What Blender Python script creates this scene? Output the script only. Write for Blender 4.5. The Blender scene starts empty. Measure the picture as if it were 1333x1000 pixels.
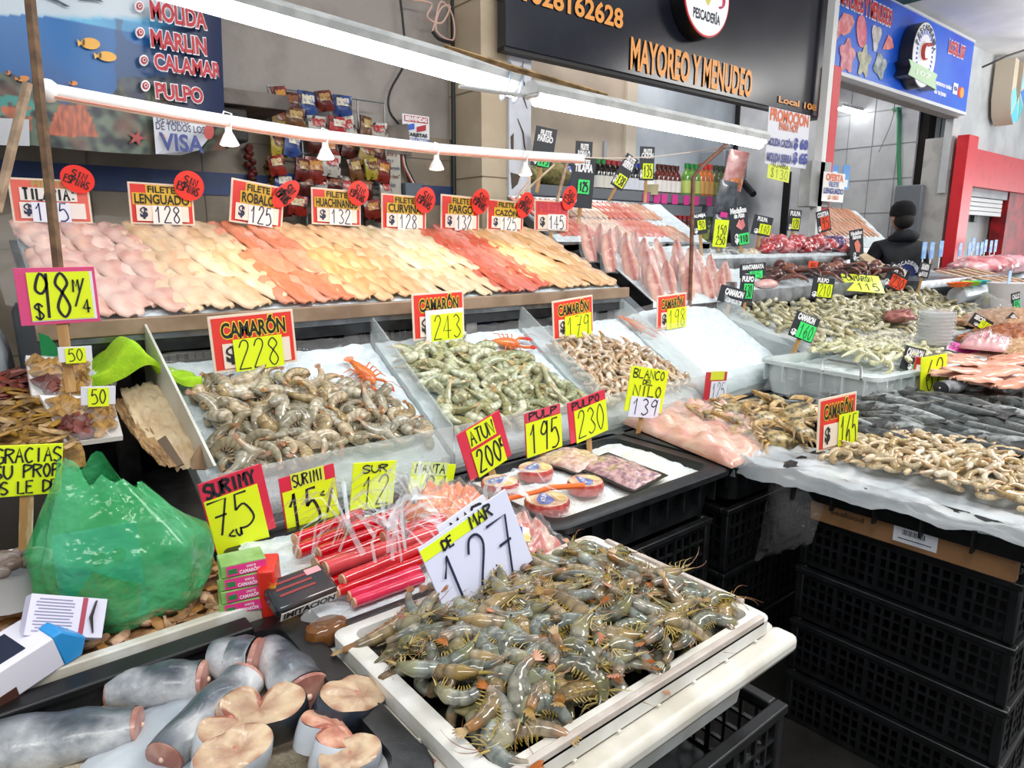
import bpy, math, random
from mathutils import Matrix, Vector, Euler, noise
R = math.radians
rnd = random.Random(7)
C = bpy.context.scene.collection
SC = bpy.context.scene

# ------------------------------------------------------------------ camera, world, lamps, exposure
FPX, CAMH, PITCH, AZ = 886.0, 1.45, R(11.8), R(50.7)
FWD = Vector((math.cos(AZ)*math.cos(PITCH), math.sin(AZ)*math.cos(PITCH), -math.sin(PITCH)))
RGT = Vector((math.sin(AZ), -math.cos(AZ), 0))
UPV = RGT.cross(FWD)
EYE = Vector((0, 0, CAMH))
cam = bpy.data.objects.new('camera', bpy.data.cameras.new('camera'))
C.objects.link(cam)
cam.data.sensor_width = 36
cam.data.lens = FPX/1333*36
cam.data.clip_start = .02
cam.matrix_world = Matrix.Translation(EYE) @ Matrix((RGT, UPV, -FWD)).transposed().to_4x4()
SC.camera = cam
w = bpy.data.worlds.new('hall'); SC.world = w; w.use_nodes = True
w.node_tree.nodes['Background'].inputs[0].default_value = (.86, .93, 1, 1)
w.node_tree.nodes['Background'].inputs[1].default_value = .7
SC.view_settings.view_transform = 'Standard'
SC.view_settings.look = 'None'
SC.view_settings.gamma = 1
SC.view_settings.exposure = .0
def area_lamp(name, loc, rot, sx, sy, power, col=(1, .97, .93)):
    l = bpy.data.lights.new(name, 'AREA'); l.shape = 'RECTANGLE'; l.size = sx; l.size_y = sy; l.energy = power; l.color = col
    o = bpy.data.objects.new(name, l); C.objects.link(o); o.location = loc; o.rotation_euler = rot
    return o
area_lamp('hall_fill', (-.4, -.6, 3.4), (R(20), 0, R(-20)), 2.4, .6, 60)  # this and the next hall lights are unseen, added to brighten the aisle
area_lamp('hall_fill', (3.2, -.3, 3.45), (R(15), 0, 0), 2.4, .6, 100)
area_lamp('hall_fill', (7.6, .3, 3.4), (R(10), 0, 0), 2.4, .6, 80)
area_lamp('ceiling_fill', (9.6, .9, 2.5), (R(180), 0, 0), 2.4, .6, 130)  # added out of view, facing up, to brighten the dark ceiling
area_lamp('stall_fill', (4.2, 3.35, 3.5), (0, 0, 0), 1.8, .5, 40)  # fill light added to brighten the inside of the second stall
area_lamp('stall_fill', (7.6, 3.9, 3.5), (0, 0, 0), 1.8, .5, 20)  # fill light added in the third stall besides its fluorescent lamp
area_lamp('far_right_fill', (15, -.6, 1.3), (0, R(112), 0), 2.4, 4.0, 190, (.95, .98, 1))  # made-up light panel added at far right to lift ceiling and walls
TUBE = 20.0      # fluorescent tube radiance
SPOT = 3.6       # halogen spots over the fillets

def at(x, y, X=None, Y=None, Z=None):
    d = FWD + RGT*((x-666.5)/FPX) + UPV*((500-y)/FPX)
    if X is not None: t = X/d.x
    elif Y is not None: t = Y/d.y
    else: t = (Z-CAMH)/d.z
    return EYE + d*t
def atd(x, y, t): return EYE + (FWD + RGT*((x-666.5)/FPX) + UPV*((500-y)/FPX))*t
def proj(p):
    v = Vector(p)-EYE; z = v.dot(FWD)
    return Vector((666.5+FPX*v.dot(RGT)/z, 500-FPX*v.dot(UPV)/z))

# ------------------------------------------------------------------ materials
def hx(s):
    s = s.lstrip('#')
    c = [int(s[i:i+2], 16)/255 for i in (0, 2, 4)]
    return tuple(v/12.92 if v <= .04045 else ((v+.055)/1.055)**2.4 for v in c)+(1,)
MC = {}
def mat(col, rough=.5, metal=0, c2=None, sc=20, lo=.4, hi=.6, bump=0, bsc=60, alpha=1, emit=0, sss=0, attr=False, vary=0, coat=0, spec=.5, dist=.01, stretch=None, trans=0):
    key = (col, rough, metal, c2, sc, lo, hi, bump, bsc, alpha, emit, sss, attr, vary, coat, spec, dist, stretch, trans)
    if key in MC: return MC[key]
    m = bpy.data.materials.new('mat'); m.use_nodes = True
    nt = m.node_tree; n = nt.nodes; L = nt.links
    b = n['Principled BSDF']
    b.inputs['Roughness'].default_value = rough
    b.inputs['Metallic'].default_value = metal
    b.inputs['Specular IOR Level'].default_value = spec
    b.inputs['Alpha'].default_value = alpha
    b.inputs['Transmission Weight'].default_value = trans
    if coat: b.inputs['Coat Weight'].default_value = coat; b.inputs['Coat Roughness'].default_value = .08
    if sss:
        b.inputs['Subsurface Weight'].default_value = sss; b.inputs['Subsurface Scale'].default_value = .012
        b.inputs['Subsurface Radius'].default_value = (1, .5, .35)
    out = None
    tc = n.new('ShaderNodeTexCoord')
    src = tc.outputs['Object']
    if stretch:
        mp = n.new('ShaderNodeMapping'); mp.inputs['Scale'].default_value = stretch; L.new(src, mp.inputs[0]); src = mp.outputs[0]
    def rgb(c):
        r = n.new('ShaderNodeRGB'); r.outputs[0].default_value = hx(c); return r.outputs[0]
    def mix(f, a, bb, mode='MIX'):
        x = n.new('ShaderNodeMix'); x.data_type = 'RGBA'; x.blend_type = mode
        if isinstance(f, float): x.inputs[0].default_value = f
        else: L.new(f, x.inputs[0])
        L.new(a, x.inputs[6]); L.new(bb, x.inputs[7]); return x.outputs[2]
    out = rgb(col)
    if attr:
        a = n.new('ShaderNodeAttribute'); a.attribute_name = 'col'
        out = mix(1.0, out, a.outputs['Color'], 'MULTIPLY')
    if c2:
        t = n.new('ShaderNodeTexNoise'); t.inputs['Scale'].default_value = sc; t.inputs['Detail'].default_value = 5
        L.new(src, t.inputs['Vector'])
        r = n.new('ShaderNodeMapRange'); r.inputs[1].default_value = lo; r.inputs[2].default_value = hi
        L.new(t.outputs[0], r.inputs[0])
        c = rgb(c2)
        if attr: c = mix(1.0, c, a.outputs['Color'], 'MULTIPLY')
        out = mix(r.outputs[0], out, c)
    if vary:
        oi = n.new('ShaderNodeObjectInfo')
        h = n.new('ShaderNodeHueSaturation')
        r = n.new('ShaderNodeMapRange'); r.inputs[3].default_value = 1-vary; r.inputs[4].default_value = 1+vary
        L.new(oi.outputs['Random'], r.inputs[0]); L.new(r.outputs[0], h.inputs['Value'])
        mm = n.new('ShaderNodeMath'); mm.operation = 'MULTIPLY_ADD'; mm.inputs[1].default_value = -.9; mm.inputs[2].default_value = 1.9
        L.new(r.outputs[0], mm.inputs[0]); L.new(mm.outputs[0], h.inputs['Saturation'])
        L.new(out, h.inputs['Color']); out = h.outputs[0]
    L.new(out, b.inputs['Base Color'])
    if emit:
        L.new(out, b.inputs['Emission Color']); b.inputs['Emission Strength'].default_value = emit
    if bump:
        t = n.new('ShaderNodeTexNoise'); t.inputs['Scale'].default_value = bsc; t.inputs['Detail'].default_value = 3
        L.new(src, t.inputs['Vector'])
        k = n.new('ShaderNodeBump'); k.inputs['Strength'].default_value = bump; k.inputs['Distance'].default_value = dist
        L.new(t.outputs[0], k.inputs['Height']); L.new(k.outputs[0], b.inputs['Normal'])
    MC[key] = m
    return m

# ------------------------------------------------------------------ mesh builder
class MB:
    def __init__(s): s.v = []; s.f = []; s.m = []; s.c = []
    def add(s, vs, fs, m=0, M=None, col=None):
        o = len(s.v)
        for i, p in enumerate(vs):
            s.v.append(tuple(M @ Vector(p)) if M else tuple(p))
            s.c.append(col[i] if col else (1, 1, 1))
        for f in fs: s.f.append([i+o for i in f]); s.m.append(m)
        return s
    def box(s, cx, cy, cz, sx, sy, sz, m=0, M=None, tx=1, ty=1):
        vs = []
        for z, kx, ky in ((-.5, tx, ty), (.5, 1, 1)):
            for x, y in ((-.5, -.5), (.5, -.5), (.5, .5), (-.5, .5)): vs.append((cx+x*sx*kx, cy+y*sy*ky, cz+z*sz))
        return s.add(vs, [(3, 2, 1, 0), (4, 5, 6, 7), (0, 1, 5, 4), (1, 2, 6, 5), (2, 3, 7, 6), (3, 0, 4, 7)], m, M)
    def b2(s, x0, y0, z0, x1, y1, z1, m=0, M=None): return s.box((x0+x1)/2, (y0+y1)/2, (z0+z1)/2, abs(x1-x0), abs(y1-y0), abs(z1-z0), m, M)
    def tube(s, pts, r, seg=8, m=0, M=None, flat=1.0, closed=True, colf=None):
        pts = [Vector(p) for p in pts]; n = len(pts)
        rs = r if isinstance(r, (list, tuple)) else [r]*n
        vs, fs, cs = [], [], []
        ref = None
        for i in range(n):
            t = (pts[min(i+1, n-1)]-pts[max(i-1, 0)]).normalized()
            if ref is None:
                ref = Vector((0, 0, 1)) if abs(t.z) < .9 else Vector((1, 0, 0))
            a = t.cross(ref).normalized(); b = a.cross(t).normalized(); ref = b
            for k in range(seg):
                an = 2*math.pi*k/seg
                vs.append(pts[i]+a*(math.cos(an)*rs[i])+b*(math.sin(an)*rs[i]*flat))
                cs.append(colf(i/(n-1), an) if colf else (1, 1, 1))
        for i in range(n-1):
            for k in range(seg):
                k2 = (k+1) % seg
                fs.append((i*seg+k, i*seg+k2, (i+1)*seg+k2, (i+1)*seg+k))
        if closed:
            fs.append(tuple(range(seg-1, -1, -1))); fs.append(tuple((n-1)*seg+k for k in range(seg)))
        return s.add(vs, fs, m, M, cs)
    def lathe(s, prof, seg=16, m=0, M=None, sy=1.0):
        vs, fs = [], []
        for r, z in prof:
            for k in range(seg):
                a = 2*math.pi*k/seg; vs.append((r*math.cos(a), r*math.sin(a)*sy, z))
        for i in range(len(prof)-1):
            for k in range(seg):
                k2 = (k+1) % seg; fs.append((i*seg+k, i*seg+k2, (i+1)*seg+k2, (i+1)*seg+k))
        fs.append(tuple(range(seg-1, -1, -1))); fs.append(tuple((len(prof)-1)*seg+k for k in range(seg)))
        return s.add(vs, fs, m, M)
    def ball(s, c, rx, ry, rz, seg=10, m=0, M=None):
        T = Matrix.Translation(c) @ Matrix.Diagonal((rx, ry, rz, 1))
        n = seg//2+1
        return s.lathe([(max(.02, math.sin(math.pi*i/n)), -math.cos(math.pi*i/n)) for i in range(n+1)], seg, m, (M @ T) if M else T)
    def grid(s, nx, ny, fn, m=0, M=None, thick=None, colf=None):
        vs = []; cs = []
        for j in range(ny+1):
            for i in range(nx+1):
                vs.append(fn(i/nx, j/ny)); cs.append(colf(i/nx, j/ny) if colf else (1, 1, 1))
        W = nx+1
        fs = [(j*W+i, j*W+i+1, (j+1)*W+i+1, (j+1)*W+i) for j in range(ny) for i in range(nx)]
        if thick is not None:
            o = len(vs)
            vs += [Vector(p)+Vector(thick) for p in vs[:o]]; cs += cs[:o]
            fs += [tuple(k+o for k in reversed(f)) for f in fs]
            bd = [i for i in range(W)]+[j*W+nx for j in range(1, ny+1)]+[ny*W+i for i in range(nx-1, -1, -1)]+[j*W for j in range(ny-1, 0, -1)]
            for a, b in zip(bd, bd[1:]+bd[:1]): fs.append((b, a, a+o, b+o))
        return s.add(vs, fs, m, M, cs)
    def prism(s, out, z0, z1, m=0, M=None, mside=None):
        n = len(out)
        vs = [(x, y, z0) for x, y in out]+[(x, y, z1) for x, y in out]
        s.add(vs, [tuple(range(n-1, -1, -1)), tuple(range(n, 2*n))], m, M)
        o = len(s.v)-2*n
        for i in range(n):
            j = (i+1) % n; s.f.append([o+i, o+j, o+n+j, o+n+i]); s.m.append(m if mside is None else mside)
        return s
    def obj(s, name, mats, parent=None, smooth=40, bevel=0, loc=None, M=None):
        me = bpy.data.meshes.new(name)
        me.from_pydata(s.v, [], s.f)
        if not isinstance(mats, (list, tuple)): mats = [mats]
        for q in mats: me.materials.append(q)
        me.polygons.foreach_set('material_index', s.m)
        a = me.color_attributes.new('col', 'FLOAT_COLOR', 'POINT')
        a.data.foreach_set('color', [x for c in s.c for x in (c[0], c[1], c[2], 1)])
        if smooth:
            me.shade_smooth(); me.set_sharp_from_angle(angle=R(smooth))
        me.update()
        o = bpy.data.objects.new(name, me); C.objects.link(o)
        if parent: o.parent = parent
        if loc is not None: o.location = loc
        if M is not None: o.matrix_world = M
        if bevel:
            b = o.modifiers.new('b', 'BEVEL'); b.width = bevel; b.segments = 2; b.limit_method = 'ANGLE'
        return o
def tag(o, label, cat, group=None, kind=None):
    o['label'] = label; o['category'] = cat
    if group: o['group'] = group
    if kind: o['kind'] = kind
    return o
def thing(name, label, cat, loc=(0, 0, 0), rz=0, group=None, M=None):
    o = bpy.data.objects.new(name, None); C.objects.link(o); o.empty_display_size = .05
    o.location = loc; o.rotation_euler = (0, 0, rz)
    if M is not None: o.matrix_world = M
    return tag(o, label, cat, group)
def struct(o): o['kind'] = 'structure'; return o
def dup(r, M=None, label=None, group=None, cat=None):
    c = r.copy(); C.objects.link(c)
    if M is not None: c.matrix_world = M
    if label: c['label'] = label
    if group: c['group'] = group
    if cat: c['category'] = cat
    for ch in KIDS.get(r.name, []):
        d = ch.copy(); C.objects.link(d); d.parent = c
    return c
KIDS = {}
def proto(r): KIDS[r.name] = [o for o in C.objects if o.parent == r]; return r
def TRS(loc, rz=0, rx=0, ry=0, s=1):
    return Matrix.Translation(loc) @ Euler((rx, ry, rz)).to_matrix().to_4x4() @ Matrix.Diagonal((s, s, s, 1))

# ------------------------------------------------------------------ lettering
FC = {}
def fontmesh(s, off):
    k = (s, off)
    if k in FC: return FC[k]
    cu = bpy.data.curves.new('t', 'FONT'); cu.body = s; cu.resolution_u = 3; cu.offset = off; cu.size = 1; cu.fill_mode = 'FRONT'
    o = bpy.data.objects.new('t', cu); C.objects.link(o)
    dg = bpy.context.evaluated_depsgraph_get(); dg.update()
    me = bpy.data.meshes.new_from_object(o.evaluated_get(dg))
    r = ([(v.co.x, v.co.y) for v in me.vertices], [tuple(p.vertices) for p in me.polygons])
    bpy.data.objects.remove(o); bpy.data.curves.remove(cu); bpy.data.meshes.remove(me)
    FC[k] = r
    return r
def put_text(mb, s, x0, z0, x1, z1, y, m=0, off=.03, base=.0, M=None):
    for k, ch in enumerate(s):
        if ch in 'ÓÍ':
            s = s.replace(ch, {'Ó': 'O', 'Í': 'I'}[ch])
            wd = lambda q: max(p[0] for p in fontmesh(q, base)[0])
            b0 = min(p[0] for p in fontmesh(s, base)[0]); c = ((wd(s[:k+1])*.5+wd(s[:k])*.5 if k else 0)+.0-b0)/(wd(s)-b0)
            x = x0+(x1-x0)*c; h = (z1-z0); e = off*h*1.0
            h2 = h/(1.28); z1 = z0+h2
            ww = (x1-x0)/len(s)*.22
            mb.add([(x-ww-e, y, z1+.05*h2-e), (x+ww*.2+e, y, z1+.05*h2-e), (x+ww+e, y, z1+.26*h2+e), (x-ww*.1-e, y, z1+.26*h2+e)], [(0, 1, 2, 3)], m, M)
            break
    bv, _ = fontmesh(s, base)
    if not bv: return
    ax, bx = min(p[0] for p in bv), max(p[0] for p in bv); az, bz = min(p[1] for p in bv), max(p[1] for p in bv)
    vs, fs = fontmesh(s, off)
    sx = (x1-x0)/(bx-ax); sz = (z1-z0)/(bz-az)
    mb.add([(x0+(a-ax)*sx, y, z0+(b-az)*sz) for a, b in vs], fs, m, M)
GL = {'0': 's49161340737649', '1': 'l164940', '2': 's1739697733 00|l0080', '3': 's18497745|s45824011', '4': 'l50590383', '5': 'l792915|s1556825010',
 '6': 's69251340725523', '7': 'l098930|l2575', '8': 's451749774512407245', '9': 's7749164577|l7960', '$': 's7749174572401 2|l494 0', 'A': 'l004980|l1464',
 'B': 'l0009|s09785505|s05825000', 'C': 's8849053081', 'D': 'l0009|s09878300', 'E': 'l89090080|l0565', 'F': 'l890900|l0565', 'G': 's8839053081|l818454',
 'H': 'l0900|l8980|l0585', 'I': 'l4940', 'J': 's69623001', 'K': 'l0900|l890480', 'L': 'l090080', 'M': 'l0019447980', 'N': 'l00098089', 'O': 's49161340737649',
 'P': 'l0009|s09886604', 'Q': 's49161340737649|l5380', 'R': 'l0009|s09886605|l3580', 'S': 's883906 5482400 1', 'T': 'l0989|l4940', 'U': 's0903408389',
 'V': 'l094089', 'W': 'l0920457089', 'X': 'l0089|l0980', 'Y': 'l094589|l4540', 'Z': 'l09890080', '/': 'l0089', ':': 'l4746|l4241', '.': 'l4041', '-': 'l1575', 'c': 's8665138181', 'u': 's1613407476|l7670', '~': 's0527639567'}
def hand(mb, s, x0, z0, x1, z1, y, th, m=0, M=None):
    n = len(s); cw = (x1-x0)/n
    for i, ch in enumerate(s):
        g = GL.get(ch)
        if not g: continue
        for st in g.replace(' ', '').split('|'):
            pts = [(int(st[k])/9, int(st[k+1])/9) for k in range(1, len(st)-1, 2)]
            if st[0] == 's' and len(pts) > 2:
                q = []
                P = [pts[0]]+pts+[pts[-1]]
                if pts[0] == pts[-1]: P = [pts[-2]]+pts+[pts[1]]
                for a in range(len(P)-3):
                    p0, p1, p2, p3 = P[a:a+4]
                    for t in (0, .25, .5, .75):
                        q.append(tuple(.5*(2*p1[d]+(p2[d]-p0[d])*t+(2*p0[d]-5*p1[d]+4*p2[d]-p3[d])*t*t+(3*p1[d]-p0[d]-3*p2[d]+p3[d])*t**3) for d in (0, 1)))
                q.append(pts[-1]); pts = q
            pts = [(x0+cw*(i+.08+.9*a), z0+(z1-z0)*b) for a, b in pts]
            vs, fs = [], []
            for k in range(len(pts)):
                a = pts[max(k-1, 0)]; b = pts[min(k+1, len(pts)-1)]
                d = math.hypot(b[0]-a[0], b[1]-a[1]) or 1
                nx, nz = -(b[1]-a[1])/d*th/2, (b[0]-a[0])/d*th/2
                vs += [(pts[k][0]+nx, y, pts[k][1]+nz), (pts[k][0]-nx, y, pts[k][1]-nz)]
                if k: fs.append((2*k-2, 2*k-1, 2*k+1, 2*k))
            mb.add(vs, fs, m, M)
INK = '#1c1c22'
def frame_px(cx, cy, wpx, hpx, roll, yaw, tilt, **con):
    """real centre, width and height of an upright card from its size in the photograph"""
    p = at(cx, cy, **con)
    rot = Matrix.Rotation(yaw, 4, 'Z') @ Matrix.Rotation(tilt, 4, 'X') @ Matrix.Rotation(roll, 4, 'Y')
    q = proj(p)
    wx = (proj(p+(rot @ Vector((.01, 0, 0))))-q).length/.01
    wz = (proj(p+(rot @ Vector((0, 0, .01))))-q).length/.01
    return Matrix.Translation(p) @ rot, wpx/wx, hpx/wz
def card(name, label, px, layers, roll=0, yaw=0, tilt=0, board='#e8392f', stick=.12, group=None, cat='price card', edge=None, thick=.004, stickc='#c9a06a', **con):
    M, W, H = frame_px(*px, R(roll), R(yaw), R(tilt), **con)
    t = thing(name, label, cat, M=M, group=group)
    mb = MB(); mb.box(0, 0, 0, W, thick, H); mb.obj('board', mat(edge or board, .35, coat=.3), t, bevel=.0008)
    y = -thick/2-.001
    if edge:
        a = min(W, H)*.045
        mb = MB(); mb.box(0, y, 0, W-2*a, .001, H-2*a); mb.obj('red_panel' if board.startswith('#e') else 'panel', mat(board, .3, coat=.3, c2='#d9524a' if board.startswith('#e8') else None, sc=9), t); y -= .0012
    X = lambda u: (u-.5)*W
    Z = lambda v: (v-.5)*H
    for ly in layers:
        k = ly[0]
        if k == 'rect':
            _, nm, u0, v0, u1, v1, col, rl = (ly+(0,))[:8]
            mb = MB(); T = Matrix.Translation((X((u0+u1)/2), y, Z((v0+v1)/2))) @ Matrix.Rotation(R(rl), 4, 'Y')
            mb.box(0, 0, 0, (u1-u0)*W, .0008, (v1-v0)*H, 0, T); mb.obj(nm, mat(col, .45), t); y -= .0012
        elif k == 'text':
            _, s, u0, v0, u1, v1, col, oc, of = (ly+(.045,))[:9]
            mb = MB()
            if oc: put_text(mb, s, X(u0), Z(v0), X(u1), Z(v1), y, 1, of+.055)
            put_text(mb, s, X(u0), Z(v0), X(u1), Z(v1), y-.0008, 0, of)
            mb.obj('printed_lettering', [mat(col, .5), mat(oc or col, .5)], t, smooth=0); y -= .0016
        elif k == 'hand':
            _, s, u0, v0, u1, v1, th, col, rl = (ly if len(ly) == 9 else ly+(0,) if len(ly) == 8 else ly+(INK, 0))
            mb = MB(); T = Matrix.Translation((X((u0+u1)/2), 0, Z((v0+v1)/2))) @ Matrix.Rotation(R(rl), 4, 'Y')
            hand(mb, s, (u0-u1)/2*W, (v0-v1)/2*H, (u1-u0)/2*W, (v1-v0)/2*H, y, th*H, 0, T)
            mb.obj('handwriting', mat(col, .6), t, smooth=0); y -= .0006
        elif k == 'burst':
            _, u, v, rw, rh, rl, words = ly
            n = 64; T = Matrix.Translation((X(u), y-.002, Z(v))) @ Matrix.Rotation(R(rl), 4, 'Y') @ Matrix.Rotation(R(90), 4, 'X')
            mb = MB(); mb.prism([((1+.04*(i % 2))*rw*W*math.cos(2*math.pi*i/n), (1+.04*(i % 2))*rh*H*math.sin(2*math.pi*i/n)) for i in range(n)], 0, .0012, 0, T)
            T2 = Matrix.Translation((X(u), 0, Z(v))) @ Matrix.Rotation(R(rl), 4, 'Y')
            so = mb.obj('round_sticker', mat('#f2301c', .4), t)
            mb = MB()
            hand(mb, words[0], -.45*rw*W, .1*rh*H, .5*rw*W, .6*rh*H, y-.005, .1*rh*H, 0, T2)
            hand(mb, words[1], -.75*rw*W, -.5*rh*H, .75*rw*W, .05*rh*H, y-.005, .1*rh*H, 0, T2)
            mb.obj('handwriting', mat(words[2], .6), so, smooth=0); y -= .001
        elif k == 'poly':
            _, nm, pts, col = ly
            T = Matrix.Translation((0, y, 0)) @ Matrix.Rotation(R(90), 4, 'X')
            mb = MB(); mb.prism([(X(a), Z(b)) for a, b in pts], 0, .0008, 0, T); mb.obj(nm, mat(col, .5), t); y -= .0012
    if stick:
        mb = MB(); mb.box(0, thick/2+.002, -H/2-stick/2+.03*min(1, stick/.06), min(.022, W*.2), .003, stick+.06*min(1, stick/.06))
        mb.obj('wooden_stick', mat(stickc, .6, c2='#a97f4c', sc=12, stretch=(8, 8, 1)), t)
    return t

# ------------------------------------------------------------------ heaps
def scatter(n, inside, mind, tries=60):
    pts = []
    for _ in range(n*tries):
        if len(pts) >= n: break
        p = inside()
        if p is None: continue
        if all((p[0]-q[0])**2+(p[1]-q[1])**2 > mind*mind for q in pts): pts.append(p)
    return pts
def surf_M(x, y, hf, rz, lift=0, tx=0, ty=0, s=1, flip=False):
    e = .015
    n = Vector((hf(x-e, y)-hf(x+e, y), hf(x, y-e)-hf(x, y+e), 2*e)).normalized()
    q = Vector((0, 0, 1)).rotation_difference(n).to_matrix().to_4x4()
    M = Matrix.Translation((x, y, hf(x, y)+lift)) @ q @ Euler((tx, ty, rz)).to_matrix().to_4x4() @ Matrix.Diagonal((s, s, s, 1))
    if flip: M = M @ Matrix.Rotation(math.pi, 4, 'X')
    return M
def nz(x, y, s=8, k=0): return noise.noise((x*s, y*s, k))
# ------------------------------------------------------------------ the setting
def slab(name, x0, y0, z0, x1, y1, z1, m, bevel=0):
    return struct(MB().b2(x0, y0, z0, x1, y1, z1).obj(name, m, smooth=0, bevel=bevel))
plaster = mat('#9d958e', .8, c2='#7d756e', sc=3.5, lo=.5, hi=.8, bump=.4, bsc=14, dist=.02)
tilem = mat('#8a7c6a', .45, c2='#756958', sc=5)
palew = mat('#c3ccd6', .6, c2='#a7b1bb', sc=2)
greyw = mat('#d0d2d5', .7, c2='#b9bbc0', sc=4, bump=.15, bsc=12)
redm = mat('#d8222c', .4, c2='#b81a26', sc=6, lo=.55, hi=.8)
steel = mat('#9fa3a5', .28, .9, c2='#7d8082', sc=14)
darksteel = mat('#4a4c4e', .35, .8, c2='#303133', sc=10)
whitepl = mat('#e9e9e6', .4)
black = mat('#0b0b0c', .45)
slab('floor', -6, -6, -.1, 18, 6, 0, mat('#2b2825', .6, c2='#191715', sc=6, bump=.2, bsc=30))
slab('wall_back', -2.4, 3.4, 0, 2.36, 3.5, 3.7, plaster)
slab('trim_1', -2.4, 3.37, 0, 2.34, 3.4, 2.02, tilem)
slab('trim_2', -2.4, 3.362, 1.66, 2.34, 3.372, 1.76, mat('#2d4374', .5, c2='#25365c', sc=8))
mb = MB()
for zz in (.5, 1.0, 1.42, 1.9):
    mb.b2(-2.4, 3.366, zz, 2.33, 3.371, zz+.004)
for k in range(11): mb.b2(-2.2+k*.45, 3.366, 0, -2.196+k*.45, 3.371, 2.02)
struct(mb.obj('trim_3', mat('#6e6254', .8), smooth=0))
slab('wall_pillar', 2.325, 3.1, 0, 2.5, 3.5, 3.7, mat('#c3b298', .5, c2='#b4a388', sc=4))
mb = MB()
for zz in (.9, 1.35, 1.8, 2.25, 2.7): mb.b2(2.32, 3.094, zz, 2.5, 3.1, zz+.004); mb.b2(2.319, 3.094, zz, 2.325, 3.4, zz+.004)
struct(mb.obj('trim_4', mat('#8a7c66', .8), smooth=0))
# cracked white column
mb = MB(); mb.b2(2.5, 3.08, 0, 2.66, 3.4, 3.7)
struct(mb.obj('wall_column', mat('#dcdfe6', .6, c2='#c5c8cf', sc=5, bump=.2, bsc=20), smooth=0))
mb = MB()
def crack(pts, w0=.006):
    pts = [Vector(p) for p in pts]
    mb.tube(pts, [w0*.4]+[w0]*(len(pts)-2)+[w0*.3], 4)
crack([(2.6, 3.078, 2.42), (2.585, 3.078, 2.36), (2.61, 3.078, 2.3), (2.6, 3.078, 2.24), (2.63, 3.078, 2.18)])
crack([(2.56, 3.078, 2.12), (2.6, 3.078, 2.05), (2.61, 3.078, 1.98), (2.63, 3.078, 1.92)])
mb.prism([(2.51, 1.83), (2.58, 1.82), (2.56, 1.77), (2.52, 1.74)], -3.08, -3.076, 0, Matrix.Rotation(R(90), 4, 'X'))
mb.prism([(2.51, 2.02), (2.53, 2.04), (2.53, 1.95), (2.515, 1.93)], -3.08, -3.076, 0, Matrix.Rotation(R(90), 4, 'X'))
struct(mb.obj('trim_5', mat('#564b40', .9)))
slab('wall_stall_back', 2.5, 3.85, 0, 5.95, 3.95, 3.7, palew)
slab('wall_stall_side', 5.82, 3.02, 0, 5.95, 3.85, 3.7, greyw)
slab('wall_stall_upper', 2.62, 3.78, 2.02, 4.28, 3.86, 3.7, mat('#b7a998', .7, c2='#a6998a', sc=3))
slab('trim_6', 2.78, 3.755, 2.0, 2.9, 3.785, 3.7, mat('#d2cdc4', .6)); slab('trim_7', 4.22, 3.755, 1.98, 4.34, 3.785, 3.7, mat('#c9bfae', .6))
slab('trim_8', 5.80, 3.25, .9, 5.82, 3.31, 2.05, black)
slab('trim_9', 5.80, 3.80, 1.2, 5.83, 3.84, 3.7, black)
# stall 107: tiled
tw = mat('#c3c4c4', .35, c2='#b4b5b6', sc=4)
slab('wall_tiled_back', 5.9, 4.6, 0, 14, 4.7, 3.7, tw)
mb = MB()
for k in range(20): mb.b2(6.0+k*.42, 4.592, 0, 6.006+k*.42, 4.6, 3.6)
for k in range(9): mb.b2(5.9, 4.592, .4*k+.2, 14, 4.6, .4*k+.206)
struct(mb.obj('trim_10', mat('#8f9091', .8), smooth=0))
slab('wall_tiled_pier', 9.0, 3.1, 0, 9.25, 3.4, 2.62, mat('#b5b4b0', .5, c2='#8e8c86', sc=6, lo=.5, hi=.8))
slab('trim_dark_gap', 9.05, 3.4, 0, 9.25, 3.5, 3.5, mat('#17130f', .9))  # near-black slab stands in for the shade of a gap behind the pier
slab('wall_tiled_side', 9.0, 3.5, 0, 9.1, 4.6, 3.7, tw)
mb = MB()
for k in range(4): mb.b2(8.992, 3.7+k*.3, 0, 9.0, 3.705+k*.3, 3.6)
for k in range(9): mb.b2(8.992, 3.5, .4*k+.2, 9.0, 4.6, .4*k+.206)
struct(mb.obj('trim_19', mat('#8f9091', .8), smooth=0))
slab('ceiling', 5.4, -2.5, 3.62, 15, 4.7, 3.7, mat('#d9dbdc', .8, c2='#c6c9cb', sc=1.5))
slab('wall_lintel', 5.9, 3.08, 2.81, 9.0, 3.2, 2.9, mat('#8f8b86', .7))
def post(name, x, top, w=.17):
    return slab(name, x-w/2, 2.94, 0, x+w/2, 2.94+min(.16, w*.4), top, redm, .004)
post('trim_12', 5.86, 2.86, .13); post('trim_13', 9.12, 2.62, .3)
slab('wall_far_front', 8.97, 3.12, 2.0, 15, 3.2, 3.62, mat('#c2c6c8', .6, c2='#aeb3b6', sc=3))
slab('trim_14', 9.1, 3.03, 2.1, 15, 3.12, 2.52, redm)
slab('wall_far_tiled', 9.25, 3.3, 0, 15, 3.36, 2.1, mat('#a9aaa9', .5, c2='#9b9c9b', sc=4))
slab('trim_15', 11.2, 3.1, 0, 15, 3.28, 2.1, mat('#b61520', .5, c2='#7d1017', sc=5))
mb = MB()
for k in range(6): mb.b2(9.45, 3.14, 1.78+k*.055, 11.1, 3.17, 1.83+k*.055)
struct(mb.obj('trim_16', mat('#d7d8d6', .45), smooth=0, bevel=.006))
slab('trim_17', 10.6, 2.6, 3.3, 15, 3.12, 3.62, mat('#8c1820', .6))
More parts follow.
